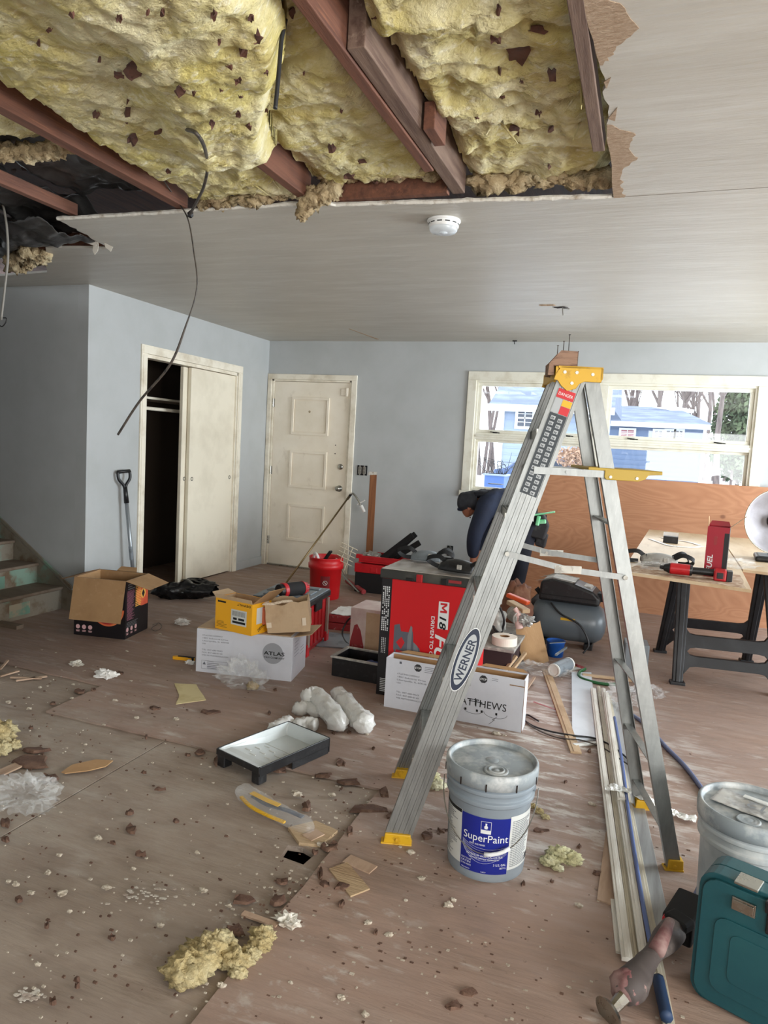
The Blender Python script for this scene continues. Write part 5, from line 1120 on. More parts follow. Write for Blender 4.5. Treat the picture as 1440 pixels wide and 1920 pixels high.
# ------------------------------------------------------------------ shovel against the closet wall
s0 = F(257, 1118); s0 = V((-3.80, 4.66, .0)); top = AX(232, 884, -3.875)
mid1 = top.lerp(s0, .16)
sh_ = thing('shovel', 'long grey shovel with black D handle leaning on the wall beside the closet', 'shovel', s0)
MB().tube([mid1, s0+V((0, 0, .02))], .0155, 12).build('shaft', mat('grey metal shaft', (150, 156, 160), rough=.35, metal=.6), sh_, smooth=True)
dn = (s0-top).normalized(); sx = V((.25, .95, 0)).normalized(); sx = (sx-dn*sx.dot(dn)).normalized()
mb = MB(); mb.tube([top-sx*.055, top+sx*.055], .014, 10); mb.tube(crv([top-sx*.055, top-sx*.05+dn*.06, top-sx*.012+dn*.11, mid1]), .012, 10); mb.tube(crv([top+sx*.055, top+sx*.05+dn*.06, top+sx*.012+dn*.11, mid1]), .012, 10); mb.tube([mid1-dn*.05, mid1+dn*.08], [.016, .02], 12)
mb.build('d_handle', m_black, sh_, smooth=True)
p5, p6 = mid1.lerp(s0, .48), mid1.lerp(s0, .60); MB().tube([p5, p6], .0162, 12).build('dark_print', m_slate, sh_)
# black sack lying in front of the closet
mb = MB(); c0 = F(296, 1122); c1 = F(402, 1125)
n_ = 26
def sack(u, v):
    th = 2*PI*v; t = u; p = c0.lerp(c1, t); r = .105*(1-.35*t)*(.35+.65*math.sin(PI*min(1, max(.02, t*.92+.04)))**.35); k = 1+.5*nz((t*5, math.cos(th)*1.5, math.sin(th)*1.5), 1, 2)
    z = .075+r*k*math.sin(th)*.8
    return p+V((.05*math.cos(th)*r*8*k*.3, r*k*math.cos(th), 0))*1+V((0, 0, max(.003, z)))
mb.grid(sack, 30, 26); tag(mb.build('trash_sack', m_trash, smooth=True), 'rolled black plastic sack on the floor in front of the closet', 'sack')
mb = MB(); mb.blob(F(375, 1098)+V((0, 0, .03)), (.17, .05, .03), 3, .5, 2.5, 24, 14); tag(mb.build('trash_sack', m_trash, smooth=True), 'small flat black plastic bundle behind the larger black sack', 'sack')
cable('thin_wire', [F(x, y, .01) for x, y in ((286, 1172), (298, 1168), (303, 1176), (292, 1183), (284, 1178), (296, 1170))], .002, m_cable, 'small curl of wire on the floor right of the heater box', 'wire')
# ================================================================== PERSON bending forward
m_skin = mat('skin', (176, 118, 92), rough=.55)
m_navyc = mat('dark navy jacket', (26, 34, 54), ((36, 46, 70), 6, W_, .5, .7), rough=.85, bump=.3, bs=12)
m_trous = mat('near-black navy trousers', (22, 24, 36), ((32, 34, 46), 7, W_, .5, .7), rough=.9, bump=.3, bs=12)
m_boot = mat('brown work boot', (84, 60, 42), rough=.7)
def skin(name, nodes, m, parent=None, sub=2):
    """nodes: {key: (pos, radius, parent key)}"""
    ks = list(nodes); me = bpy.data.meshes.new(name); ps = [V(nodes[k][0]) for k in ks]
    if parent is not None: inv = world(parent).inverted(); ps = [inv @ p for p in ps]; loc = None
    else: loc = V((ps[0].x, ps[0].y, 0)); ps = [p-loc for p in ps]
    es = [(ks.index(k), ks.index(nodes[k][2])) for k in ks if nodes[k][2]]
    me.from_pydata(ps, es, []); o = bpy.data.objects.new(name, me); COL.objects.link(o); me.materials.append(m)
    if loc is not None: o.location = loc
    if parent is not None: o.parent = parent
    md = o.modifiers.new('skin', 'SKIN'); md.use_smooth_shade = True
    sv = me.skin_vertices[0].data
    for i, k in enumerate(ks): r = nodes[k][1]; sv[i].radius = r if isinstance(r, tuple) else (r, r); sv[i].use_root = (i == 0)
    if sub: s_ = o.modifiers.new('sub', 'SUBSURF'); s_.levels = sub; s_.render_levels = sub
    return o
PY = 6.13
N_ = {'pel': ((-.93, PY, .86), .125, None), 'sp': ((-1.05, PY, .93), .12, 'pel'), 'ch': ((-1.18, PY, .95), .13, 'sp'), 'up': ((-1.27, PY, .94), .11, 'ch'), 'nk': ((-1.345, PY-.005, .925), .052, 'up'),
      'sk': ((-1.43, PY-.02, .925), (.082, .09), 'nk'), 'cr': ((-1.485, PY-.02, .91), .074, 'sk'), 'fc': ((-1.425, PY-.025, .862), .062, 'sk'), 'jw': ((-1.39, PY-.028, .832), .036, 'fc'), 'ns': ((-1.445, PY-.025, .800), .013, 'fc')}
for s_, t_ in ((1, 'l'), (-1, 'r')):
    fx = -.03 if s_ > 0 else .02
    N_.update({t_+'hip': ((-.93, PY+.095*s_, .80), .088, 'pel'), t_+'kn': ((-.955+fx, PY+.14*s_, .45), .058, t_+'hip'), t_+'an': ((-.985+fx, PY+.15*s_, .09), .040, t_+'kn'), t_+'to': ((-1.13+fx, PY+.16*s_, .045), .036, t_+'an'),
               t_+'sh': ((-1.26, PY+.16*s_, .91), .062, 'up'), t_+'el': ((-1.325, PY+.19*s_, .65), .044, t_+'sh'), t_+'wr': ((-1.335, PY+.10*s_-.02, .44), .028, t_+'el'), t_+'pm': ((-1.34, PY+.07*s_-.02, .385), (.034, .022), t_+'wr')})
    for k, (dx, dl) in enumerate(((-.030, .9), (-.011, 1), (.009, .95), (.027, .75))):
        b_ = (-1.34+dx, PY+.06*s_-.02, .35); N_[t_+'f%da' % k] = (b_, .0105, t_+'pm')
        N_[t_+'f%db' % k] = ((b_[0]-.004, b_[1]-.014*s_, .325-.006*dl), .0095, t_+'f%da' % k); N_[t_+'f%dc' % k] = ((b_[0]-.002, b_[1]-.036*s_*dl, .314), .008, t_+'f%db' % k)
    N_[t_+'t1'] = ((-1.378, PY+.05*s_-.02, .385), .012, t_+'pm'); N_[t_+'t2'] = ((-1.388, PY+.025*s_-.02, .362), .009, t_+'t1')
pe = skin('person', N_, m_skin, None, 2)
tag(pe, 'person in dark navy hooded jacket and dark trousers bending far forward beside the window', 'person')
J = {'pel': ((-.90, PY, .86), .150, None), 'sp': ((-1.04, PY, .935), .145, 'pel'), 'ch': ((-1.17, PY, .955), .155, 'sp'), 'up': ((-1.27, PY, .945), .125, 'ch'), 'nk': ((-1.335, PY, .935), .085, 'up')}
for s_, t_ in ((1, 'l'), (-1, 'r')):
    J.update({t_+'sh': ((-1.25, PY+.165*s_, .90), .092, 'up'), t_+'el': ((-1.325, PY+.195*s_, .655), .070, t_+'sh'), t_+'fa': ((-1.335, PY+.15*s_, .54), .062, t_+'el'), t_+'wr': ((-1.335, PY+.112*s_-.015, .455), .046, t_+'fa')})
skin('jacket', J, m_navyc, pe)
T_ = {'pel': ((-.92, PY, .84), .145, None)}
for s_, t_ in ((1, 'l'), (-1, 'r')):
    fx = -.03 if s_ > 0 else .02
    T_.update({t_+'hip': ((-.92, PY+.095*s_, .76), .118, 'pel'), t_+'kn': ((-.95+fx, PY+.14*s_, .45), .085, t_+'hip'), t_+'cf': ((-.97+fx, PY+.145*s_, .25), .076, t_+'kn'), t_+'an': ((-.98+fx, PY+.15*s_, .085), .068, t_+'cf')})
skin('trousers', T_, m_trous, pe)
for s_ in (1, -1):
    fx = -.03 if s_ > 0 else .02; y = PY+.155*s_
    skin('boot', {'a': ((-.985+fx, y, .10), .052, None), 'b': ((-.99+fx, y, .050), .046, 'a'), 'c': ((-1.10+fx, y+.005, .045), .043, 'b'), 'd': ((-1.16+fx, y+.006, .038), .034, 'c'), 'e': ((-.95+fx, y, .045), .040, 'b')}, m_boot, pe)
# hood and cap over the crown, the face looks down
hd = MB()
def hood(u, v):
    th = 2*PI*v; t = u; ax = V((-1, 0, -.14)).normalized(); c = V((-1.335, PY-.012, .938)).lerp(V((-1.475, PY-.02, .915)), min(1, t*1.3))
    r = (.112*(1-.1*t) if t < .77 else .105*math.cos((t-.77)/.23*PI/2*.98))
    up_ = V((-.14, 0, 1)).normalized(); sd_ = V((0, 1, 0)); k = 1+.06*nz((t*4, math.cos(th)*2, math.sin(th)*2), 1, 3)
    zz = math.cos(th); cut = 0
    p = c+up_*(zz*r*k*(1 if zz > 0 else .62))+sd_*(math.sin(th)*r*k*.92)
    if t >= .77: p += ax*.055*math.sin((t-.77)/.23*PI/2)
    return p
hd.grid(hood, 22, 28); hd.build('hood', mat('faded black hood', (40, 42, 48), ((58, 60, 66), 7, W_, .5, .7), rough=.9), pe, smooth=True)
MB().blob((-1.30, PY, 1.02), (.10, .13, .035), 4, .4, 2, 20, 12).build('hood_fold', mat('faded black hood', (0, 0, 0)), pe, smooth=True)
MB().blob((-1.497, PY-.02, .868), (.03, .075, .02), 5, .1).build('cap_brim', m_navyc, pe, smooth=True)
for s_ in (1, -1): MB().blob((-1.452, PY-.025+.026*s_, .808), (.006, .008, .005), 1, 0, 1, 10, 8).build('eye', m_tissue, pe, smooth=True)
MB().blob((-1.408, PY-.026, .798), (.006, .02, .005), 1, 0, 1, 10, 6).build('mouth', m_dred, pe, smooth=True)
for s_ in (1, -1): MB().blob((-1.405, PY-.02+.075*s_, .89), (.018, .009, .026), 1, 0, 1, 10, 8).build('ear', m_skin, pe, smooth=True)
MB().tube([(-.885+.02*math.cos(a), PY+.155*math.cos(a), .865+.155*math.sin(a)) for a in [2*PI*k/24 for k in range(25)]], .016, 6).build('tool_belt', m_strap, pe)
po_ = MB(); po_.prism([(-.86, .70), (-.74, .68), (-.71, .80), (-.76, .90), (-.86, .90)], -.05, .05, fr((0, PY-.13, 0), (1, 0, 0), (0, 0, 1))).prism([(-.82, .62), (-.74, .60), (-.72, .72), (-.82, .72)], -.04, .04, fr((0, PY-.06, 0), (1, 0, 0), (0, 0, 1)))
po_.build('tool_pouch', mat('worn dark pouch', (44, 42, 44), ((80, 78, 76), 14, W_, .55, .7), rough=.8), pe, bevel=.012)
mg = mat('mint green plastic', (120, 206, 150), ((176, 232, 190), 6, W_, .5, .7), rough=.4)
gt = thing('green_hand_tool', 'mint green flat hand tool sticking out of the tool pouch of the bending person', 'tool', (-.76, PY-.19, .82))
MB().bar((-.83, PY-.20, .885), (-.665, PY-.19, .925), .05, .012, up=(-.2, 0, 1)).build('blade_plate', mg, gt, bevel=.003)
MB().bar((-.80, PY-.2, .80), (-.79, PY-.2, .88), .045, .03).bar((-.80, PY-.2, .83), (-.73, PY-.2, .84), .03, .035).build('handle', mg, gt, bevel=.008)
MB(fr((-1.17, PY, 1.108), (1, 0, 0), (0, 1, 0))).prism([(-.10, -.03), (.02, -.045), (.03, .035), (-.09, .04)], -.002, .004).build('back_print', m_slate, pe)
# the tool and stand under the hands
ws = thing('tool_stand', 'low black stand with a dusty disc tool under the hands of the bending person', 'tool stand', (-1.25, 6.1, 0))
MB().b(-1.42, -1.08, 5.98, 6.24, .24, .27).b(-1.40, -1.37, 6.0, 6.03, 0, .24).b(-1.13, -1.10, 6.0, 6.03, 0, .24).b(-1.40, -1.37, 6.19, 6.22, 0, .24).b(-1.13, -1.10, 6.19, 6.22, 0, .24).build('stand', m_matblack, ws, bevel=.004)
MB().cyl((-1.24, 6.03, .35), (-1.24, 6.10, .35), .075, n=24).cyl((-1.24, 6.02, .35), (-1.24, 6.03, .35), .03, n=16).build('disc', m_dust, ws, bevel=.004)
MB().b(-1.22, -1.12, 6.08, 6.20, .27, .40).bar((-1.18, 6.14, .40), (-1.10, 6.14, .56), .03, .03).build('motor', m_black, ws, bevel=.008)
MB().b(-1.40, -1.31, 6.05, 6.12, .27, .30).build('yellow_block', m_yel, ws, bevel=.006)

# ================================================================== COMPRESSOR and clutter on the floor
cc = V((-.44, 5.32, 0))
co = thing('air_compressor', 'grey air compressor tank with black motor housing in front of the plywood', 'compressor', cc)
prof = [(0, -.27), (.06, -.265), (.11, -.245), (.142, -.20), (.15, -.15), (.15, .15), (.142, .20), (.11, .245), (.06, .265), (0, .27)]
MB().lathe(prof, n=36, T=fr(cc+V((0, 0, .185)), (0, 1, 0), (0, 0, 1))).build('tank', mat('slate tank paint', (92, 100, 106), rough=.35), co, smooth=True)
MB(rotz(-.06, cc)).prism([(-.21, .33), (.22, .33), (.225, .39), (.17, .44), (.05, .475), (-.12, .495), (-.20, .47)], -.12, .12, TXZ).build('motor_housing', m_black, co, bevel=.02, seg=3)
MB(rotz(-.06, cc)).prism([(-.19, .478), (-.12, .505), (.04, .487), (.03, .475), (-.12, .49)], -.09, .09, TXZ).prism([(.09, .445), (.16, .435), (.15, .46), (.10, .465)], -.06, .06, TXZ).build('silver_cover', m_dust, co, bevel=.006)
MB(rotz(-.06, cc)).b(-.20, .20, -.124, -.118, .375, .383).b(.20, .24, -.05, .05, .36, .42).cyl((-.24, -.05, .40), (-.20, -.05, .36), .018).build('housing_trim', m_matblack, co)
MB().text('', Matrix()) if 0 else MB(fr(cc+V((.01, -.149, .22)), (1, 0, 0), (0, 0, 1))).b(-.05, .05, -.008, .010, 0, .003).build('yellow_marking', m_yel, co)
for x in (-.16, .16): MB().b(cc.x+x-.03, cc.x+x+.03, cc.y-.10, cc.y+.10, 0, .045).build('foot', m_black, co, bevel=.006)
MB().tube(crv([cc+V((-.12, -.12, .32)), cc+V((-.04, -.17, .26)), cc+V((.10, -.19, .20)), cc+V((.17, -.20, .08)), cc+V((.14, -.22, .01))]), .007, 8).build('air_hose', m_blkcable, co, smooth=True)
lv = A(1018, 1112, 5.5); lb = A(978, 1150, 5.3)
tag(MB().bar(lb, lv, .035, .05, up=(-.5, 0, .8)).build('metal_channel', mat('worn dark steel', (92, 86, 84), rough=.5, metal=.6), bevel=.003), 'dark metal bar leaning up to the right between person and compressor', 'metal bar')
# low crate holding the clutter behind the white carton
cr = tag(MB().b(-.92, -.68, 4.35, 4.95, 0, .16).build('crate', mat('dark maroon crate', (58, 40, 42), rough=.8), bevel=.004), 'low dark maroon crate on the floor under the tape roll', 'crate')
tag(MB().b(-.935, -.66, 4.30, 5.0, .161, .180).build('board', m_dust, bevel=.003), 'dusty grey board lying on the maroon crate under the tape roll', 'board')
tp = thing('tape_roll', 'large white roll of drywall tape lying flat right of the ladder rail', 'tape', (-.745, 4.42, .181)); c = V((-.745, 4.42, .181))
MB().lathe([(.032, 0), (.080, 0), (.080, .052), (.032, .052), (.032, 0)], c, 40).build('tape', mat('ivory paper tape', (232, 222, 208), rough=.7), tp, bevel=.001)
MB().lathe([(.026, .001), (.032, .001), (.032, .051), (.026, .051), (.026, .001)], c, 32).build('core', m_cardd, tp)
for i, (p, q) in enumerate((((938, 1272), (968, 1230)), ((948, 1274), (985, 1224)))):
    tag(MB().bar(F(*p)+V((0, 0, .01)), F(*q, .12)+V((0, 0, .0)), .022, .018).build('wood_strip', m_kraft, bevel=.002), ['pale wood strip leaning under the tape roll, left one', 'pale wood strip leaning under the tape roll, right one'][i], 'wood strip', 'wood strips under the tape roll')
tag(MB().blob((-.86, 4.62, .27), (.075, .07, .09), 12, .5, 2.5, 22, 14).build('dusty_bag', m_dust, smooth=True), 'dusty grey-white bundle beside the ladder behind the tape roll', 'bundle')
tag(MB().tube(crv([(-.80, 4.6, .20), (-.78, 4.56, .30), (-.82, 4.57, .38), (-.86, 4.6, .36), (-.84, 4.55, .24), (-.74, 4.52, .2), (-.72, 4.5, .23), (-.76, 4.5, .21)]), .008, 8).build('cable', m_blkcable, smooth=True), 'black cable bunched behind the tape roll', 'cable')
tag(MB().cyl((-.76, 4.80, .30), (-.70, 4.70, .29), .055, .05, 20).cyl((-.70, 4.70, .29), (-.695, 4.69, .29), .035, .035, 16).build('hose_fitting', m_dust, bevel=.004), 'dusty round hose fitting behind the tape roll', 'fitting')
tag(MB().bar((-.80, 4.86, .36), (-.66, 4.70, .345), .06, .03).build('sanding_block', m_kraft, bevel=.006), 'tan block on the clutter behind the tape roll', 'block')
tag(MB().bar((-.84, 4.98, .385), (-.68, 4.92, .355), .05, .03).build('orange_tool', mat('orange plastic', (204, 80, 36), rough=.5), bevel=.008), 'bright orange plastic piece on the clutter beside the leg of the person', 'plastic piece')
tag(MB().blob((-.80, 5.12, .25), (.12, .10, .20), 14, .35, 2, 24, 16, flat=-.245).build('leather_bag', mat('brown leather', (112, 70, 50), ((140, 104, 80), 6, W_, .5, .7), rough=.7), smooth=True), 'brown leather bag behind the clutter by the feet of the person', 'bag')
q = [A(x, y, 4.70) for x, y in ((927, 1136), (942, 1146), (940, 1172), (926, 1170))]
tag(MB().prism([(p.x, p.z) for p in q], 0, .004, fr((0, 4.70, 0), (1, 0, 0), (0, 0, 1))).build('white_card', m_paperw), 'small white card upright beside the ladder rail behind the clutter', 'card')
tag(MB().tube(crv([A(965, 1140, 4.7), A(971, 1150, 4.7), A(972, 1165, 4.7), A(974, 1178, 4.7)]), [.016]*9+[.022]*8+[.026]*8, 12).build('plastic_tube', mat('pinkish plastic tube', (222, 186, 180), rough=.35), smooth=True), 'pinkish white plastic tube standing in the clutter', 'tube')
tag(MB().blob(A(987, 1163, 4.68), (.05, .035, .030), 15, .9, 3, 22, 14).build('foil_bag', m_foil), 'shiny silver crumpled bag on top of the brown cardboard', 'bag')
# cardboard piece standing
def cbd(u, v):
    b = F(985, 1247).lerp(F(1029, 1240), u); t = A(967, 1180, 4.72).lerp(A(1012, 1166, 4.86), u); p = b.lerp(t, v)
    return p+V((0, -.05*math.sin(PI*u)*(1-v*.3), 0))+V((-.012*math.sin(PI*v)*(1-u), 0, .012*nz((u*6, 0, 0), 1, 3) if v > .99 else 0))
tag(MB().grid(cbd, 14, 14).build('cardboard_sheet', m_card, solid=.006), 'bent brown cardboard sheet standing upright left of the compressor', 'cardboard')
bc = thing('blue_cup', 'bright blue plastic pail on the floor left of the compressor', 'cup', F(1040, 1232)); c = F(1040, 1230)
MB().lathe([(0, 0), (.055, 0), (.062, .10), (.066, .105), (.066, .112), (.060, .112), (.052, .006), (0, .005)], c, 28).build('cup', mat('bright blue plastic', (20, 84, 168), rough=.4), bc, smooth=True)
tag(MB().bar(F(1042, 1228, .10), F(1062, 1214, .10), .012, .012).bar(F(1030, 1206, .12), F(1060, 1204, .12), .01, .004).build('small_brush', m_slate), 'small grey tool resting across the blue pail', 'tool')
cn = thing('spray_can', 'small metal can with clear plastic cap lying on the floor', 'can', F(1050, 1262)); p = F(1058, 1248, .045); q = F(1040, 1256, .05)
MB().cyl(p+(p-q).normalized()*.07, q, .042, n=24).build('can', m_slate, cn, bevel=.004, smooth=False)
MB().cyl(p+(p-q).normalized()*.071, p+(p-q).normalized()*.055, .0425, n=24).build('white_band', m_tissue, cn)
c2 = q+(q-p).normalized()*.004; MB().lathe([(.030, 0), (.041, .001), (.041, .012), (.034, .014), (.030, .008), (0, .006)], n=26, T=fr(c2, (.2, 1, 0), (0, 0, 1)) if 0 else fr(c2, (p-q).normalized().cross(V((0, 0, 1))), V((0, 0, 1)))).build('clear_cap', m_paperw, cn)
film(F(1010, 1262)+V((0, 0, .03)), (.16, .06, .035), 21, m_cling, 'plastic_wrap', 'clear plastic wrap lying on the floor below the brown cardboard', 'plastic wrap', flat=.003)
for i, (x, y, c_) in enumerate(((1070, 1248, m_card), (1078, 1255, m_paperw), (1066, 1256, m_paperw), (1085, 1250, m_dred))):
    tag(MB(Matrix.Translation(F(x, y, .001)) @ Matrix.Rotation(i*.8, 4, 'Z')).prism(jag([(-.04, -.02), (.04, -.015), (.035, .02), (-.03, .025)], 3, .008, 70+i), 0, .006).build('paper_scrap', c_), ['brown paper scrap right of the fallen can', 'white paper scrap right of the fallen can', 'white paper scrap touching the fallen can', 'pinkish paper scrap beside the green hose'][i], 'paper scrap')
cable('green_hose', [F(x, y, .012) for x, y in ((1097, 1254), (1086, 1261), (1088, 1270), (1110, 1278), (1140, 1283), (1170, 1282))], .010, mat('green hose', (28, 92, 48), rough=.4), 'green garden hose curving on the floor behind the white panel', 'hose')
tag(MB().bar(F(1092, 1265, .012), F(1205, 1278, .012), .03, .014).build('wood_strip', m_kraft, bevel=.002), 'long thin tan wood strip lying across behind the ladder', 'wood strip')
gb = MB(rotz(.1, F(1168, 1262))); gb.b(0, .15, 0, .16, 0, .20)
g_ = tag(gb.build('grey_box', m_slate, bevel=.008), 'grey dusty box on the floor seen between the rear ladder rails', 'box')

# ================================================================== WORK TABLE
m_ply2 = mat('pale plywood top', (206, 184, 152), ((186, 158, 122), 4, (2, .5, 1), .45, .68), ((166, 134, 100), 14, (3, .6, 1), .62, .72, .6), rough=.5, bump=.04, bs=30)
m_ply3 = mat('sawdust-stained plywood top', (184, 156, 128), ((152, 118, 92), 5, (2, .6, 1), .42, .66), rough=.6, bump=.06, bs=30)
zt = .80
tag(MB().prism([(-.07, 3.94), (.53, 3.79), (.565, 4.49), (.62, 6.42), (.075, 6.46)], zt-.016, zt).build('plywood_tabletop', m_ply2, bevel=.001), 'plywood sheet lying on the black sawhorses as a work table', 'tabletop')
tag(MB().prism([(.575, 4.50), (1.9, 4.22), (1.95, 6.35), (.625, 6.42)], zt-.016, zt).build('plywood_tabletop', m_ply2, bevel=.001), 'second plywood sheet of the work table, at the right edge under the round dish', 'tabletop')
tag(MB().prism(jag([(-.05, 3.955), (.51, 3.815), (.53, 4.25), (.30, 4.20), (.0, 4.20)], 4, .02, 81), zt+.0002, zt+.0012).build('sawdust', mat('brown sawdust', (160, 128, 102), ((196, 174, 150), 20, W_, .45, .6), rough=.95), stuff=True), 'thin layer of brown sawdust on the near corner of the work table', 'sawdust', kind='stuff')
m_horse = mat('black resin sawhorse', (24, 26, 30), ((42, 44, 48), 5, W_, .5, .7), rough=.5, bump=.04, bs=60)
def sawhorse(cx, cy, lab, grp):
    t = thing('sawhorse', lab, 'sawhorse', (cx, cy, 0), .12, grp); T = rotz(.12, (cx, cy, 0)); hw = .275; zr = .782
    MB(T).b(-hw-.03, hw+.03, -.05, .05, zr-.05, zr).build('top_beam', m_horse, t, bevel=.008)
    for s in (-1, 1):
        yf = .37*s
        def y_at(z): return yf+(.045*s-yf)*z/zr
        for sx in (-1, 1):
            xb, xt = sx*(hw+.015), sx*(hw-.02)
            mb = MB(T); w0, w1 = .062, .085
            for (dw, dp) in ((1, .03), (.45, .044)):
                a0 = V((xb, yf, 0)); a1 = V((xt, y_at(zr-.01), zr-.01))
                mb.add([V((a0.x+dx*w0/2*dw, a0.y+dy*dp/2, 0)) for dx, dy in ((-1, -1), (1, -1), (1, 1), (-1, 1))]+[V((a1.x+dx*w1/2*dw, a1.y+dy*dp/2, a1.z)) for dx, dy in ((-1, -1), (1, -1), (1, 1), (-1, 1))],
                       [(3, 2, 1, 0), (4, 5, 6, 7), (0, 1, 5, 4), (1, 2, 6, 5), (2, 3, 7, 6), (3, 0, 4, 7)])
            mb.b(xb-.045, xb+.045, yf-.03, yf+.03, 0, .022)
            mb.build('leg', m_horse, t, bevel=.005)
        for (z0, z1) in ((.115, .175), (.225, .30)):
            n = 14; lo = []; hi = []
            for i in range(n+1):
                x = -hw+.02+(2*hw-.04)*i/n; e = max(0, abs(2*i/n-1)-.78)/.22; lo.append((x, z0-.05*e*e)); hi.append((x, z1+.05*e*e))
            zm_ = (z0+z1)/2; an = math.atan2(yf-.045*s, zr)
            Tp = T @ Matrix(((1, 0, 0, 0), (0, (.045*s-yf)/zr, 1, yf), (0, 1, 0, 0), (0, 0, 0, 1)))
            MB(Tp).prism(lo+hi[::-1], -.012, .012).build('cross_brace', m_horse, t, bevel=.003)
    return t
sawhorse(.545, 5.14, 'black plastic sawhorse holding up the left plywood sheet', 'black sawhorses under the work table')
sawhorse(1.35, 4.95, 'black plastic sawhorse holding up the right plywood sheet', 'black sawhorses under the work table')
m_redc = mat('crimson printed card', (160, 24, 44), rough=.4)
# red tall box
c = V((.335, 4.075, zt+.001)); a = math.radians(-8); T = rotz(a, c); w, d, h = .105, .075, .265
rb2 = thing('tool_carton', 'tall narrow crimson cardboard box standing open on the work table', 'box', c, a)
carton(MB(T), w, d, h, .003).build('carton', m_redc, rb2)
MB(T).b(w-.022, w+.0006, -.0008, -.0002, .001, h-.03).b(w+.0002, w+.0010, .0, d, .001, h).build('black_side', m_blkbox, rb2)
MB(T).b(w-.022, w, -.0014, -.0008, .0, .03).build('base_print', m_dred, rb2) if 0 else None
flap((0, 0, h), (0, d, h), (-.05, 0, 1), .05, .002, T, m_card, rb2, .1); flap((w, 0, h), (w, d, h), (.8, .1, .75), .095, .002, T, m_kraft, rb2, .1); flap((0, d, h), (w, d, h), (0, .6, .3), .05, .002, T, m_redc, rb2, .1)
MB(T @ Matrix.Translation((0, -.0003, 0)) @ TXZ @ Matrix.Rotation(PI/2, 4, 'Z')).text('FUEL', Matrix.Translation((.025, -.036, .0003)), h=.026, w=.09, bold=.02, shear=.2).build('lettering', m_wht, rb2)
mb = MB(T @ Matrix.Translation((0, -.0003, 0)) @ TXZ); mb.b(.035, .050, .17, .215, .0003, .0008).b(.075, .080, .17, .20, .0003, .0008); mb.build('label_patch', m_dred, rb2)
# impact driver lying on the table
c = F(1290, 1078, zt+.035); T = rotz(math.radians(-4), (.20, 3.985, zt)); t = thing('impact_driver', 'red and black cordless driver lying in front of the crimson box', 'drill', (.20, 3.985, zt), math.radians(-4))
MB(T).cyl((-.035, 0, .036), (.065, 0, .036), .030, .029, 20).build('motor_housing', m_red, t, bevel=.006)
MB(T).cyl((-.065, 0, .036), (-.035, 0, .036), .016, .028, 18).cyl((-.085, 0, .036), (-.065, 0, .036), .009, .011, 12).cyl((.062, 0, .036), (.075, 0, .036), .030, .026, 18).build('nose', m_black, t, bevel=.002)
MB(T).tube(crv([(.045, .0, .034), (.09, .005, .036), (.16, .01, .036), (.195, .012, .034)]), .019, 12).build('grip', m_black, t, smooth=True)
MB(T).b(.175, .235, -.035, .045, .001, .058).build('battery', m_red, t, bevel=.008)
MB(T).b(.235, .262, -.03, .04, .004, .055).b(.19, .22, -.038, -.034, .015, .045).build('battery_cap', m_blkbox, t, bevel=.005)
kneepad((.115, 4.28, zt+.001), math.radians(4), 'knee pad with pale shell and black straps on the work table', m_dust, .95)
t = thing('small_black_box', 'tiny black open box near the far edge of the work table', 'box', F(1257, 1016, zt+.001)); c = F(1257, 1018, zt)
MB(rotz(-.06, c)).b(-.05, .05, -.03, .03, .001, .050).build('box', m_black, t, bevel=.003)
MB(rotz(-.06, c)).b(-.052, -.048, -.03, .03, .05, .075).b(-.052, .05, .028, .032, .05, .075).build('clear_lid', m_clear, t)
for i, pts in enumerate((((1218, 1010), (1240, 1018), (1262, 1024), (1300, 1026), (1316, 1024)), ((1240, 1008), (1262, 1012), (1290, 1016), (1312, 1022)))):
    P_ = [F(x, y, zt+.003) for x, y in pts]; mb = MB(); cp2 = crv(P_, 5)
    for k in range(len(cp2)-1): mb.bar(cp2[k], cp2[k+1], .03, .002)
    tag(mb.build('plastic_strap', m_white), ['white plastic strap lying in front of the tiny black box', 'white plastic strap lying right of the tiny black box'][i], 'strap')
film(F(1378, 1062, zt)+V((0, 0, .018)), (.10, .13, .022), 31, m_cling, 'plastic_wrap', 'crumpled clear plastic wrap on the work table right of the crimson box', 'plastic wrap', flat=zt+.002)
film((.10, 4.12, zt+.02), (.09, .05, .02), 33, m_cling, 'plastic_wrap', 'clear plastic blister lying behind the driver on the work table', 'plastic wrap', flat=zt+.002)
# round heater dish
hc = A(1455, 978, 5.02); t = thing('dish_heater', 'round grey dish heater on a black base at the right edge of the table', 'heater', (hc.x, 5.02, zt))
TD = fr(hc, (1, .25, 0), (-.02, .05, 1))
MB(TD).lathe([(0, -.03), (.05, -.028), (.12, -.012), (.17, .012), (.195, .035), (.200, .035), (.200, .030), (.172, .002), (.12, -.02), (.05, -.036), (0, -.038)], n=48).build('dish', mat('grey dish metal', (138, 134, 138), ((116, 110, 112), 3, W_, .45, .6), rough=.5, metal=.2), t, smooth=True)
MB(TD).lathe([(0, .02), (.035, .015), (.045, -.02)], n=24).build('hub', m_black, t, smooth=True)
mb = MB(TD)
for k in range(6): a = PI*k/3; mb.bar((.008*math.cos(a), .008*math.sin(a), .022), (.032*math.cos(a), .032*math.sin(a), .020), .007, .004)
mb.build('hub_star', m_wht, t)
MB(TD).tube([(.2*math.cos(2*PI*k/48), .2*math.sin(2*PI*k/48), .034) for k in range(49)], .004, 6).build('rim', m_steel, t)
MB().b(hc.x-.02, hc.x+.02, 5.03, 5.07, zt+.02, hc.z-.05).build('stem', m_black, t, bevel=.004)
b0 = F(1414, 1050, zt); MB(rotz(-.08, (b0.x, b0.y, zt))).b(0, .34, -.07, .16, .001, .035).build('base', m_black, t, bevel=.012)
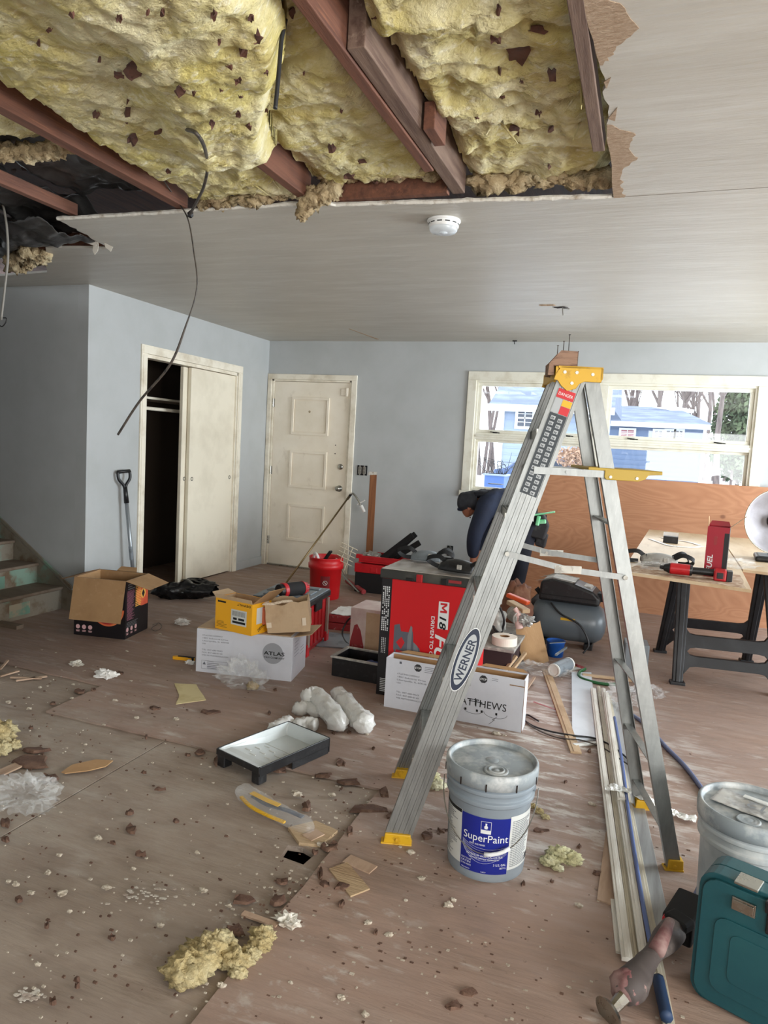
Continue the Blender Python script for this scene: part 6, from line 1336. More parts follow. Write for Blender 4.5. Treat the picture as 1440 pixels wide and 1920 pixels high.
MB(rotz(-.08, (b0.x, b0.y, zt))).b(.02, .32, -.05, .14, .035, .038).build('base_top', m_slate, t, bevel=.001)
# ================================================================== TRIM BOARDS on the floor
m_ptrim = mat('worn white painted trim', (216, 213, 204), ((192, 186, 174), 7, (3, .5, 1), .48, .7), ((166, 156, 142), 22, (4, .6, 1), .64, .74, .5), rough=.55, bump=.05, bs=30)
m_ptrim2 = mat('yellowed cream trim', (198, 190, 170), ((170, 160, 140), 7, (3, .5, 1), .48, .7), rough=.6)
m_gtrim = mat('grey metal-backed strip', (160, 162, 162), ((130, 130, 128), 6, (5, .4, 1), .45, .7), rough=.4)
m_wpan = mat('pale blue-white panel', (206, 214, 222), ((184, 192, 200), 4, W_, .45, .7), rough=.3)
m_rawp = mat('raw plywood offcut', (176, 150, 128), ((150, 122, 100), 6, (3, .6, 1), .45, .68), rough=.75)
def plank(p, q, w_, th, z, m, lab, name='trim_board', prof=True, grp=None, cat='trim board'):
    a = F(*p, z+th/2); b = F(*q, z+th/2); mb = MB(); mb.bar(a, b, w_, th)
    if prof: mb.bar(a+V((0, 0, th*.5+.001)), b+V((0, 0, th*.5+.001)), w_*.42, .003)
    return tag(mb.build(name, m, bevel=.0015), lab, cat, grp)
GT = 'long trim boards in the pile'
plank((1112, 1292), (1176, 1800), .030, .012, .016, m_ptrim, 'leftmost long white trim board of the pile under the blue cable', grp=GT)
plank((1122, 1288), (1194, 1808), .020, .012, .0, m_ptrim2, 'narrow white trim board second from the left in the pile', grp=GT)
plank((1131, 1292), (1210, 1812), .024, .012, .018, m_ptrim, 'white trim board in the middle of the pile', grp=GT)
plank((1140, 1305), (1256, 1935), .030, .012, .0, m_ptrim2, 'longest trim board of the pile, its near end leaving the picture bottom', grp=GT)
plank((1156, 1318), (1238, 1738), .060, .008, .0, m_gtrim, 'wide grey strip at the right side of the trim pile', prof=False, grp=GT)
plank((1136, 1300), (1165, 1500), .03, .014, .026, m_ptrim, 'short white strip lying on top of the far end of the trim pile', grp=GT)
plank((1160, 1690), (1172, 1790), .05, .010, .0, m_ptrim, 'short broken trim end poking out left at the near end of the pile', prof=False)
q = [F(1136, 1560), F(1156, 1568), F(1152, 1702), F(1119, 1690)]
tag(MB().prism([(p.x, p.y) for p in q], .0, .008).build('plywood_offcut', m_rawp), 'pinkish raw plywood offcut sticking out left from under the trim pile', 'plywood offcut')
q = [F(1072, 1264), F(1108, 1264), F(1121, 1390), F(1073, 1392)]
wp = tag(MB().prism([(p.x, p.y) for p in q], .0, .012).build('pale_board', m_wpan, bevel=.002), 'smooth pale blue-white rectangular panel lying flat left of the trim pile', 'panel')
tag(MB().bar(F(1075, 1397, .010), F(1122, 1393, .010), .02, .012).build('white_strip', m_paperw, bevel=.002), 'short white strip lying along the near edge of the pale panel', 'strip')
plank((1024, 1257), (1080, 1412), .052, .012, .0, m_kraft, 'lone cream trim strip lying left of the pale panel')
plank((1000, 1316), (1042, 1331), .016, .004, .0, m_dred, 'thin pinkish stick on the floor left of the lone cream strip', 'stick', False, cat='stick')
tag(MB().bar(F(982, 1300, .01), F(1002, 1270, .03), .014, .010).build('wood_splinter', m_rawp), 'pointed wood splinter leaning by the right end of the STOP box', 'splinter')
cable('blue_cable', [F(x, y, .034) for x, y in ((1152, 1345), (1165, 1420), (1178, 1520), (1190, 1600), (1203, 1680), (1216, 1752), (1226, 1800))], .007, mat('blue hose', (74, 96, 150), rough=.45), 'thin blue cable running along the trim pile', 'cable')
cable('blue_tube', [F(x, y, .030) for x, y in ((1234, 1835), (1241, 1868), (1250, 1908))], .016, mat('dark blue hose', (34, 56, 88), rough=.6), 'cut end of a thick blue tube by the near end of the trim pile', 'tube')
cable('air_hose', [F(x, y, .012) for x, y in ((1166, 1330), (1190, 1343), (1218, 1366), (1248, 1400), (1280, 1432), (1304, 1462), (1326, 1498), (1330, 1540))], .010, mat('slate blue hose', (88, 100, 134), rough=.45), 'slate blue air hose curving from the ladder to the cloudy bucket', 'hose')
cable('air_hose', [F(x, y, .03) for x, y in ((1318, 1655), (1300, 1690), (1275, 1718), (1250, 1745))], .012, mat('slate blue hose', (0, 0, 0)), 'short piece of slate blue hose between teal case and dusty power tool', 'hose')
cable('black_cable', [F(x, y, .010) for x, y in ((1010, 1352), (988, 1340), (984, 1350), (1002, 1362), (1035, 1372))]+[F(x, y, .016) for x, y in ((1075, 1379), (1110, 1383), (1135, 1392), (1160, 1408), (1185, 1432), (1203, 1462))], .0045, m_blkcable, 'thin black cord crossing the pale panel and the trim pile', 'cord')
cable('black_cable', [F(x, y, .010) for x, y in ((988, 1356), (1015, 1372), (1050, 1384))]+[F(x, y, .022) for x, y in ((1090, 1388), (1130, 1402), (1165, 1425), (1195, 1445))], .0035, m_cable, 'second thinner cord just below the black cord on the trim pile', 'cord')
mb = MB()
def strip(u, v):
    P_ = [F(x, y) for x, y in ((1135, 1495), (1170, 1500), (1215, 1520), (1255, 1530), (1305, 1545))]
    k = min(int(u*4), 3); p = P_[k].lerp(P_[k+1], u*4-k); w_ = .020*(1+.6*nz((u*5, 0, 0), 1, 2))
    return p+V((.2, 1, 0)).normalized()*w_*(v-.5)*2+V((0, 0, .030*(1-sm(.45, .8, u))+.012+.018*abs(nz((u*12, v*3, 0), 1, 5))))
mb.grid(strip, 50, 8); tag(mb.build('plastic_strip', m_bag, solid=.001), 'long twisted strip of milky plastic film across the trim pile to the bucket', 'plastic film')
film(F(1150, 1308)+V((.06, 0, .02)), (.09, .22, .025), 41, m_cling, 'plastic_wrap', 'crumpled clear plastic film around the far end of the trim pile', 'plastic film', flat=.02)
film(F(1215, 1300)+V((0, 0, .015)), (.08, .12, .02), 42, m_cling, 'plastic_wrap', 'clear plastic scrap on the floor between the rear ladder rails', 'plastic film', flat=.002)
# ------------------------------------------------------------------ dusty power tool at the bottom right
m_tool = mat('dusty dark tool body', (72, 64, 62), ((120, 110, 104), 9, W_, .5, .68), rough=.7)
m_toolr = mat('dusty faded red housing', (112, 72, 72), ((150, 126, 120), 9, W_, .42, .62), rough=.8)
g0 = F(1146, 1895, .035); g1 = F(1170, 1868, .06); g2 = F(1215, 1800, .085); g3 = F(1262, 1745, .09); g4 = F(1292, 1700, .08)
pt = thing('power_tool', 'dusty red and black cordless tool lying by the teal case at bottom right', 'power tool', V((g2.x, g2.y, 0)))
MB().tube(crv([g1, g1.lerp(g2, .5), g2, g3]), [.026, .030, .036, .040, .042, .042, .042, .040, .038, .036, .036, .034, .032, .030, .028, .028, .026, .024, .024, .026, .030, .034, .036, .036, .036], 16).build('body', m_tool, pt, smooth=True)
MB().blob(g1.lerp(g2, .25)+V((-.005, 0, .0)), (.044, .040, .042), 3, .15, 2, 20, 14).build('gear_head', m_toolr, pt, smooth=True)
MB().tube([g2+V((.02, .01, .028)), g3+V((-.01, -.01, .03))], [.022, .014], 10).build('red_stripe', m_toolr, pt, smooth=True)
MB().bar(g3+V((.01, .02, -.01)), g4+V((.01, .02, 0)), .085, .075).bar(g3+V((.0, .0, .02)), g3+V((.03, .04, .02)), .07, .03).build('battery', m_matblack, pt, bevel=.008)
MB().bar(g3.lerp(g4, .2)+V((-.035, -.015, -.01)), g4+V((-.035, -.015, 0)), .012, .07).build('battery_edge', m_redp, pt, bevel=.004)
MB().tube([g1, g0], [.018, .014], 10).cyl(g0+V((0, 0, -.004)), g0+(g0-g1).normalized()*.012, .034, .042, 20).build('collar_disc', m_steel, pt)
# ------------------------------------------------------------------ paint tray
p = F(446, 1432, .05); q = F(577, 1378, .05); a = math.atan2(q.y-p.y, q.x-p.x); L = (q-p).length*1.0; W2 = .255/2
T = Matrix.Translation((p.x, p.y, 0)) @ Matrix.Rotation(a, 4, 'Z'); ptr = thing('paint_tray', 'black paint tray coated with pale grey paint on the floor', 'paint tray', (p.x, p.y, 0), a)
m_gp = mat('dried pale grey paint', (204, 210, 210), ((192, 198, 198), 4, W_, .45, .7), ((40, 42, 44), 9, W_, .72, .75), rough=.4)
def bot(x): return .066 if x < .06 else (.066-.040*(x-.06)/(L*.60-.06) if x < L*.60 else .020)
pts = [0, .03, .06, L*.2, L*.4, L*.58, L*.64, L*.8, L-.02, L]
mb = MB(T)
def tr(u, v):
    x = pts[min(len(pts)-1, int(round(u*(len(pts)-1))))]; yy = (-1+2*v); side = abs(yy) > .9; wy = W2*(1-.04*(x < .03)); ytab = [-1, -.97, -.9, -.5, 0, .5, .9, .97, 1]; k = int(round(v*8)); y = ytab[k]*wy
    zr = .076
    z = zr if k in (0, 8) or x >= L-.001 or x <= .0001 else bot(x)
    if k in (1, 7): z = (z+zr)/2
    return (x, y, z)
mb.grid(tr, len(pts)-1, 8); mb.build('liner', m_gp, ptr, smooth=False, solid=.003, bevel=.004)
mb = MB(T); mb.b(0, L, -W2-.006, -W2, .036, .078).b(0, L, W2, W2+.006, .036, .078).b(L, L+.006, -W2-.006, W2+.006, .01, .078).b(-.006, 0, -W2-.006, W2+.006, .05, .076)
mb.b(L*.45, L, -W2-.004, -W2, .004, .04).b(L*.45, L, W2, W2+.004, .004, .04).b(L*.62, L, -W2, W2, .0, .016).build('shell', m_black, ptr, bevel=.004)
for s_ in (-1, 1): MB(T).b(-.002, .045, s_*(W2-.02)-.022, s_*(W2-.02)+.022, 0, .060).build('leg', m_black, ptr, bevel=.005)
mb = MB(T)
for i in range(6):
    for y in (-.06, .0, .06):
        if (i+int(y*50)) % 2 == 0: x = .08+i*.028; mb.box((x, y, bot(x)+.003), (.005, .035, .004))
mb.b(L*.605, L*.615, -W2+.02, W2-.02, .026, .0262+.002).build('grid_ridges', m_paperw, ptr, bevel=.001)
# ------------------------------------------------------------------ plastic-wrapped rollers behind the tray
def wrapped(pts, rs, seed, lab, m=m_bag, name='wrapped_roller', cat='plastic bag', fl_=.003, grp=None, n=24):
    P_ = crv(pts, 10); k = len(P_); mb = MB(); vs = []; nn = n
    for i, c in enumerate(P_):
        t = i/(k-1); r0 = rs[0]+(rs[1]-rs[0])*t; e = min(1, (min(t, 1-t)*9+.18)); r0 *= e**.5
        d = (P_[min(i+1, k-1)]-P_[max(0, i-1)]).normalized(); sd_ = d.cross(V((0, 0, 1))).normalized(); up_ = sd_.cross(d)
        for j in range(nn):
            th = 2*PI*j/nn; r = r0*(.92+.42*abs(nz((t*2.2+seed, math.cos(th+t*1.5)*2.2, math.sin(th+t*1.5)*2.2), 1.5, seed, 2))+.10*nz((t*9, math.cos(th)*3, math.sin(th)*3), 1, seed, 3))
            q = c+sd_*math.cos(th)*r+up_*math.sin(th)*r; q.z = max(q.z, fl_); vs.append(q)
    fs = [(i*nn+j, i*nn+(j+1) % nn, (i+1)*nn+(j+1) % nn, (i+1)*nn+j) for i in range(k-1) for j in range(nn)]+[tuple(range(nn-1, -1, -1)), tuple((k-1)*nn+j for j in range(nn))]
    mb.add(vs, fs); o = mb.build(name, m, smooth=True); return tag(o, lab, cat, grp)
wrapped([F(628, 1295, .045), F(648, 1318, .05), F(672, 1345, .05), F(690, 1365, .04)], (.040, .055), 1, 'right one of the two thick white plastic-wrapped rolls behind the paint tray')
wrapped([F(568, 1312, .05), F(592, 1308, .055), F(618, 1335, .05), F(640, 1362, .045)], (.050, .052), 2, 'left one of the two thick white plastic-wrapped rolls behind the paint tray')
wrapped([F(555, 1335, .02), F(575, 1328, .02), F(600, 1340, .02)], (.04, .03), 5, 'loose white plastic flap beside the left wrapped roll')
wrapped([F(506, 1372, .025), F(525, 1362, .028), F(546, 1352, .025)], (.030, .036), 3, 'small white plastic twist just behind the left part of the paint tray')
wrapped([F(548, 1362, .025), F(575, 1358, .028), F(596, 1362, .025)], (.030, .036), 4, 'small white plastic twist just behind the right part of the paint tray')
# ------------------------------------------------------------------ knife blade packet in clear plastic, yellow edge
pk = thing('packet', 'clear plastic packet with yellow edge and dark insert in front of the paint tray', 'packet', F(515, 1515))
wr = wrapped([F(447, 1480, .02), F(480, 1500, .018), (F(530, 1530, .016)), F(585, 1555, .018)], (.034, .034), 7, 'x', m_cling)
M_ = world(wr); wr.parent = pk; wr.location = V(wr.location)-V(pk.location); wr.name = 'clear_sleeve'; [wr.pop(k, None) for k in ('label', 'category')] if hasattr(wr, 'pop') else None
for k in ('label', 'category'):
    if k in wr: del wr[k]
P_ = crv([F(452, 1494, .012), F(470, 1512, .012), F(500, 1528, .012), F(534, 1542, .012)], 6); mb = MB()
for k in range(len(P_)-1): mb.bar(P_[k], P_[k+1], .014, .008)
mb.build('yellow_edge', m_yel, pk, bevel=.002)
P_ = crv([F(472, 1486, .030), F(500, 1500, .030), F(524, 1510, .028)], 6); mb = MB()
for k in range(len(P_)-1): mb.bar(P_[k], P_[k+1], .022, .003)
mb.build('yellow_label', m_yel, pk)
P_ = crv([F(474, 1492, .024), F(500, 1508, .024), F(540, 1520, .022), F(568, 1532, .02)], 6); mb = MB()
for k in range(len(P_)-1): mb.bar(P_[k], P_[k+1], .020, .004)
mb.build('dark_insert', mat('dark blue-grey blade', (66, 72, 86), rough=.4), pk)
# ------------------------------------------------------------------ bags, papers, card sliver
film(F(48, 1502)+V((0, 0, .03)), (.115, .09, .05), 51, m_cling, 'plastic_bag', 'crumpled clear plastic bag on the floor at the left edge', flat=-.003)
q = [F(x, y) for x, y in ((115, 1451), (135, 1437), (180, 1427), (212, 1429), (198, 1440), (165, 1448), (122, 1453))]
tag(MB().prism([(p.x, p.y) for p in q], .004, .008).build('cardboard_sliver', m_card), 'leaf-shaped brown cardboard sliver on the floor at left', 'cardboard')
q = jag([tuple(F(x, y))[:2] for x, y in ((327, 1283), (368, 1285), (386, 1314), (330, 1322), (336, 1305))], 4, .004, 91)
tag(MB().prism(q, .001, .006).build('yellow_paper', mat('yellowed paper', (206, 192, 146), ((186, 168, 120), 8, W_, .5, .7), rough=.8)), 'torn square of yellowed paper on the floor before the long white box', 'paper')
def tissue(x, y, r, seed, lab, m=m_tissue):
    c = F(x, y); mb = MB(); mb.blob(c+V((0, 0, r*.35)), (r*1.3, r*.9, r*.55), seed, .8, 2.6, 20, 12, flat=-r*.33); tag(mb.build('crumpled_tissue', m), lab, 'tissue')
tissue(198, 1270, .045, 1, 'crumpled white tissue on the floor at left, below the heater box'); tissue(340, 1171, .042, 2, 'crumpled white tissue between the heater box and the long white box'); tissue(356, 1245, .022, 3, 'small white paper crumb by the yellow utility knife')
tissue(143, 1248, .03, 4, 'pale grey-green flake of plaster on the floor below the heater box', m_dry); tissue(540, 1732, .028, 5, 'white plaster lump beside the floor seam at lower centre', m_dry)
# ------------------------------------------------------------------ insulation lumps on the floor
m_fl = mat('fallen tan fibreglass', (198, 178, 128), ((214, 200, 156), 12, W_, .48, .64), ((150, 126, 80), 9, W_, .56, .7), rough=.95, bump=1, bs=70, bd=7)
m_fl2 = mat('fresh pale fibreglass', (222, 216, 168), ((238, 234, 204), 12, W_, .48, .64), rough=.95, bump=1, bs=70, bd=7)
def lump(pxs, rs, seed, lab, m=m_fl):
    mb = MB()
    for i, ((x, y), r) in enumerate(zip(pxs, rs)): mb.blob(F(x, y)+V((0, 0, r*.55)), (r*1.3, r*1.0, r*.8), seed+i, .5, 2.6, 30, 18, flat=-r*.52, o=6)
    tag(mb.build('insulation_lump', m, smooth=True), lab, 'insulation')
lump(((345, 1838), (365, 1822), (385, 1800), (405, 1785), (420, 1775)), (.042, .045, .042, .036, .028), 300, 'long tan insulation lump on the floor near the bottom centre')
lump(((432, 1795), (440, 1812), (447, 1830)), (.026, .030, .018), 310, 'small forked insulation lump between the two longer ones')
lump(((495, 1762), (488, 1778), (470, 1795), (460, 1808)), (.026, .024, .022, .018), 320, 'slim insulation lump lying in the floor seam')
lump(((1030, 1622), (1050, 1612), (1072, 1618), (1045, 1632)), (.024, .032, .028, .014), 330, 'fresh pale yellow insulation lump right of the grey bucket', m_fl2)
lump(((812, 1460), (818, 1478)), (.022, .030), 340, 'small yellow insulation lump between ladder rail and grey bucket', m_fl2)
lump(((5, 1380), (-10, 1395), (0, 1412), (25, 1402)), (.05, .06, .035, .025), 350, 'insulation lump at the left edge of the floor')
lump(((1010, 1525), (1022, 1535), (1000, 1515)), (.014, .012, .012), 360, 'flat tan insulation tuft right of the grey bucket')
tag(MB().bar(F(0, 1255, .006), F(15, 1238, .02), .012, .008).build('splinter', m_rawp), 'pale splinter at the far left of the floor', 'splinter')
for i, (p, q) in enumerate((((0, 1268), (35, 1258)), ((20, 1270), (78, 1272)), ((30, 1276), (88, 1268)))):
    tag(MB().bar(F(*p, .004), F(*q, .004), .014, .008).build('splinter', m_rawp), ['short splinter of torn floor at far left', 'splinter of torn floor below the stairs', 'thin splinter of torn floor nearest the tissue'][i], 'splinter')
for i, (p, q, w_) in enumerate((((0, 1450), (70, 1418), .05), ((455, 1712), (520, 1735), .02), ((470, 1760), (505, 1742), .025), ((650, 1610), (700, 1632), .05), ((575, 1572), (600, 1560), .05))):
    tag(MB().bar(F(*p, .004), F(*q, .004), w_, .007).build('floor_splinter', m_rawp, bevel=.001), ['broad raw wood strip at the left edge under the insulation', 'thin loose splinter beside the floor seam at lower centre', 'short splinter pointing into the slim insulation lump', 'flat wood chip right of the floor seam, below the ladder foot', 'broken plywood chip at the rim of the hole in the floor'][i], 'splinter')
# ------------------------------------------------------------------ brown flakes and plaster crumbs
m_flake = mat('dark brown fallen flake', (86, 62, 50), ((112, 86, 70), 16, W_, .45, .65), rough=.9, bump=.3)
def flake(x, y, w_, h_, m, name, lab, cat, grp, z=.0005, th=.004):
    c = F(x, y); a = F(x+1, y)-c; b = F(x, y+1)-c; n = 10; po = []
    for k in range(n):
        t = 2*PI*k/n; r = R.uniform(.55, 1.15); p = c+a*(w_/2*math.cos(t)*r)+b*(h_/2*math.sin(t)*r); po.append((p.x, p.y))
    mb = MB(); k = len(po); tz = [th*R.uniform(.6, 2.4) for _ in po]
    mb.add([(p[0], p[1], z) for p in po]+[(p[0]*.9+c.x*.1, p[1]*.9+c.y*.1, z+t) for p, t in zip(po, tz)], [tuple(range(k-1, -1, -1)), tuple(range(k, 2*k))]+[(i, (i+1) % k, k+(i+1) % k, k+i) for i in range(k)])
    return tag(mb.build(name, m), lab, cat, grp)
fk = [(605, 1456, 40, 8), (652, 1468, 52, 14), (638, 1432, 20, 20), (575, 1514, 22, 20), (526, 1446, 32, 14), (690, 1518, 90, 20), (745, 1530, 50, 24), (720, 1490, 22, 24), (620, 1590, 36, 20), (590, 1600, 14, 10), (655, 1560, 14, 22), (530, 1655, 30, 12), (610, 1660, 20, 14), (640, 1665, 30, 16), (455, 1690, 52, 22), (520, 1690, 36, 20), (440, 1748, 46, 20), (640, 1698, 16, 20), (600, 1640, 10, 24),
      (248, 1556, 28, 18), (210, 1760, 16, 12), (88, 1738, 12, 10), (265, 1604, 24, 8), (212, 1582, 14, 6), (100, 1880, 18, 14), (145, 1840, 14, 8), (35, 1690, 20, 12), (10, 1576, 14, 10), (145, 1852, 12, 8), (60, 1430, 70, 30), (90, 1460, 44, 14), (70, 1408, 50, 12), (12, 1545, 24, 18), (98, 1320, 12, 6), (290, 1330, 22, 8), (395, 1337, 40, 12), (375, 1412, 22, 12), (352, 1417, 10, 5), (405, 1430, 10, 20), (58, 1366, 10, 4),
      (274, 1384, 6, 6), (150, 1298, 24, 8), (176, 1294, 14, 8), (225, 1264, 14, 6), (300, 1482, 20, 4), (270, 1450, 12, 4), (330, 1541, 14, 8), (242, 1525, 18, 10), (1120, 1640, 20, 8), (1085, 1590, 10, 6), (1105, 1410, 10, 8), (1060, 1468, 8, 6), (880, 1865, 34, 16), (850, 1890, 40, 20), (980, 1660, 12, 8), (705, 1750, 12, 12), (830, 1560, 24, 10), (800, 1570, 24, 14), (795, 1480, 20, 16), (1010, 1560, 40, 8), (985, 1520, 16, 10), (1250, 1625, 14, 6), (1035, 1655, 8, 6),
      (700, 1405, 8, 6), (655, 1375, 12, 6), (626, 1376, 10, 6), (516, 1295, 8, 4), (560, 1420, 8, 5), (505, 1338, 6, 8)]
FM = [(a, b, c, 'nearer the camera than', 'behind') for a, b, c in ((513, 1405, 'the paint tray'), (520, 1515, 'the yellow-edged packet'), (565, 1590, 'the hole in the floor'), (740, 1580, 'the front ladder foot'), (912, 1540, 'the grey paint bucket'), (375, 1810, 'the long insulation lump'), (485, 1780, 'the slim insulation lump'), (545, 1732, 'the plaster lump by the seam'), (48, 1500, 'the clear bag at left'), (165, 1440, 'the leaf-shaped cardboard'), (198, 1270, 'the crumpled tissue'), (355, 1302, 'the yellowed paper'), (210, 1190, 'the heater box'), (640, 1330, 'the wrapped rolls'), (850, 1320, 'the STOP box'), (1050, 1620, 'the pale insulation lump'), (1095, 1330, 'the pale panel'), (1180, 1650, 'the trim pile'), (150, 1650, 'the bare plywood at lower left'), (120, 1850, 'the bottom left corner'), (640, 1690, 'the seam near the floor chip'), (800, 1800, 'the open floor at lower right'), (30, 1390, 'the left edge insulation'), (70, 1265, 'the torn splinters'))]
for i, (x, y, w_, h_) in enumerate(fk):
    side = 'at the left of the floor' if x < 420 else ('along the floor seam in the middle' if x < 760 else 'right of the ladder foot')
    lab = {690: 'longest brown flake lying across the floor seam below the tray', 60: 'largest brown crumbly flake beside the insulation at the left edge', 1060: 'tiny brown flake beside the pale panel'}.get(x) or ('tiny' if w_*h_ < 90 else ('small' if w_*h_ < 260 else 'large'))+' dark brown flake '+spot(x, y, FM)
    flake(x, y, w_, h_, m_flake, 'debris_flake', lab, 'debris', 'brown flakes '+side, th=.006)
m_crumb = mat('dirty plaster', (184, 174, 158), ((150, 138, 122), 60, W_, .48, .6), rough=.95)
pc = [(550, 1485), (558, 1492), (622, 1492), (605, 1587), (655, 1345), (688, 1378), (460, 1430), (135, 1310), (105, 1225), (55, 1330), (15, 1318), (195, 1360), (160, 1397), (255, 1348), (137, 1284), (215, 1315), (58, 1676), (30, 1660), (15, 1655), (110, 1605), (90, 1638), (300, 1737), (200, 1667), (130, 1710), (380, 1672), (185, 1573), (238, 1222), (245, 1278), (430, 1700), (750, 1590), (770, 1600), (790, 1650), (760, 1690), (690, 1733), (730, 1755), (640, 1873), (545, 1845), (685, 1905), (850, 1690), (1000, 1440), (930, 1378), (945, 1380), (840, 1700), (1110, 1510), (300, 1190), (420, 1280), (118, 1677), (70, 1810), (415, 1850), (250, 1630), (370, 1600), (75, 1290), (290, 1250), (330, 1350), (1085, 1700)]
for i, (x, y) in enumerate(pc):
    r = R.uniform(.006, .013) if i not in (1, 6, 40) else .016; side = 'on the left half of the floor' if x < 420 else ('near the middle of the floor' if x < 760 else 'near the ladder and bucket')
    c = F(x, y); tag(MB().blob(c+V((0, 0, r*.4)), (r*1.3, r, r*.6), 400+i, .7, 3, 9, 6, flat=-r*.36).build('plaster_crumb', m_crumb), ('larger' if r > .0095 else 'small')+' white plaster crumb '+spot(x, y, FM), 'plaster', 'white plaster crumbs '+side)
mb = MB()
for i in range(1500):
    if i % 3: x, y = R.uniform(0, 1300), 1200+720*R.random()**1.1
    else: cx_, cy_, sp = R.choice(((560, 1660, 50), (60, 1380, 60), (820, 1600, 60), (640, 1520, 60), (780, 1780, 60), (480, 1720, 50), (1150, 1290, 40), (280, 1300, 80))); x, y = R.gauss(cx_, sp), R.gauss(cy_, sp*.5)
    if y < 1150 or y > 1950: continue
    c = F(x, y); r = R.uniform(.0015, .0045); mb.k = i % 2
    mb.box(c+V((0, 0, r*.5)), (r*R.uniform(1, 3), r*R.uniform(1, 2), r), None if 0 else Matrix())
tag(mb.build('dust_crumbs', [m_crumb, m_flake], stuff=True), 'fine dust and tiny crumbs scattered all over the dirty floor', 'dust', kind='stuff')
# white dusty spills with a shape of their own
m_spill = mat('white plaster dust', (190, 183, 172), ((160, 146, 134), 30, W_, .48, .58), rough=.95, alpha=1)
mb = MB()
for (cx_, cy_, sp, n) in ((585, 1778, 22, 60), (650, 1765, 22, 70), (265, 1680, 30, 50), (1005, 1505, 12, 70), (50, 1868, 14, 40), (740, 1625, 24, 60), (1020, 1440, 30, 60), (320, 1222, 40, 60), (150, 1260, 24, 40)):
    for i in range(n):
        x, y = R.gauss(cx_, sp), R.gauss(cy_, sp*.45); c = F(x, y); r = R.uniform(.002, .006); mb.blob(c+V((0, 0, .0008)), (r*1.5, r, .0012), i, .5, 3, 7, 4)
tag(mb.build('plaster_dust', m_spill, stuff=True), 'patches of white plaster dust spilled on the floor', 'dust', kind='stuff')
# ================================================================== OUTSIDE: snowy yard, neighbours' houses, bare trees
m_snow = mat('snow', (232, 236, 242), ((214, 220, 230), .3, W_, .45, .65), rough=.9)
m_side1 = mat('blue-grey siding', (136, 148, 166), rough=.8)
m_side2 = mat('slate blue siding', (98, 114, 140), rough=.8)
m_roof = mat('blue-grey shingle roof', (104, 114, 136), ((130, 140, 158), .8, (1, 3, 1), .45, .65), rough=.9)
m_ewhite = mat('white exterior trim', (226, 228, 230), rough=.7)
m_wind = mat('dark house window', (60, 66, 78), rough=.1)
m_bark = mat('grey-brown bark', (112, 100, 96), ((84, 74, 72), 4, (3, 3, .5), .45, .65), rough=.95)
m_ever = mat('dull evergreen', (72, 88, 62), ((104, 116, 84), .9, W_, .45, .65), rough=.95)
struct(MB().grid(lambda u, v: (-70+140*u, 7.3+92*v, -.25+.25*sm(.0, .5, v)+.10*nz((u*9, v*8, 0), 1, 1)), 50, 40).build('ground', m_snow, smooth=True))
def house(name, lab, x0, x1, y0, y1, z0, ze, zr, side, wins, snow=None, hip=0.0, ov=.5):
    t = thing(name, lab, 'house', ((x0+x1)/2, (y0+y1)/2, z0))
    mb = MB(); mb.b(x0, x1, y0, y1, z0, ze)
    for k in range(int((ze-z0)/.28)): mb.b(x0, x1, y0-.02, y0, z0+.28*k, z0+.28*k+.05)
    mb.build('wall', side, t)
    ym = (y0+y1)/2; h = hip*(x1-x0)
    MB().add([(x0-ov, y0-ov, ze), (x1+ov, y0-ov, ze), (x1+ov, y1+ov, ze), (x0-ov, y1+ov, ze), (x0-ov*(hip == 0), ym, zr), (x1+ov*(hip == 0)-h, ym, zr)], [(0, 1, 5, 4), (2, 3, 4, 5), (1, 2, 5), (3, 0, 4), (3, 2, 1, 0)]).build('roof', m_roof, t)
    MB().b(x0-ov-.03, x1+ov+.03, y0-ov-.06, y0-ov, ze-.22, ze+.06).b(x0-.06, x0+.12, y0-.05, y0, z0, ze).b(x1-.12, x1+.06, y0-.05, y0, z0, ze).build('eave_trim', m_ewhite, t)
    for (a, b, c, d, m) in wins:
        f = MB().b(a-.12, b+.12, y0-.09, y0-.02, c-.12, d+.12).build('window', m_ewhite, t)
        MB().b(a, b, y0-.11, y0-.09, c, d).build('pane', m, f)
        mb = MB(); mb.b((a+b)/2-.02, (a+b)/2+.02, y0-.12, y0-.10, c, d).b(a, b, y0-.12, y0-.10, (c+d)/2-.03, (c+d)/2+.03)
        for q in (.25, .75): mb.b(a, b, y0-.12, y0-.10, c+(d-c)*q-.012, c+(d-c)*q+.012)
        mb.build('muntin', m_ewhite, f)
    if snow: MB().add(snow, [tuple(range(len(snow)))]).build('roof_snow', m_snow, t, solid=.08)
    return t
def E_(x, y, Y): return A(x, y, Y)
Y1_ = 30; a0 = E_(942, 762, Y1_); a1 = E_(1128, 770, Y1_); wz = [E_(x, y, Y1_) for x, y in ((973, 768), (997, 800), (1090, 768), (1106, 802))]
house('neighbour_house', 'pale blue-grey house outside the left half of the window', a0.x, a1.x, Y1_, Y1_+8, -.15, a0.z, a0.z+2.1, m_side1, [(wz[0].x, wz[1].x, wz[1].z, wz[0].z, m_wind), (wz[2].x, wz[3].x, wz[3].z, wz[2].z, m_wind)])
Y2_ = 44; b0 = E_(1152, 796, Y2_); b1 = E_(1338, 803, Y2_); rz2 = E_(1200, 762, Y2_+4).z
w2 = [E_(x, y, Y2_) for x, y in ((1165, 806), (1188, 816), (1228, 808), (1240, 824), (1250, 808), (1262, 824), (1268, 808), (1278, 824))]
s0_ = [E_(x, y, Y2_+3.2)+V((0, 0, .15)) for x, y in ((1222, 768), (1270, 768), (1302, 773), (1300, 779), (1278, 779), (1250, 773))]
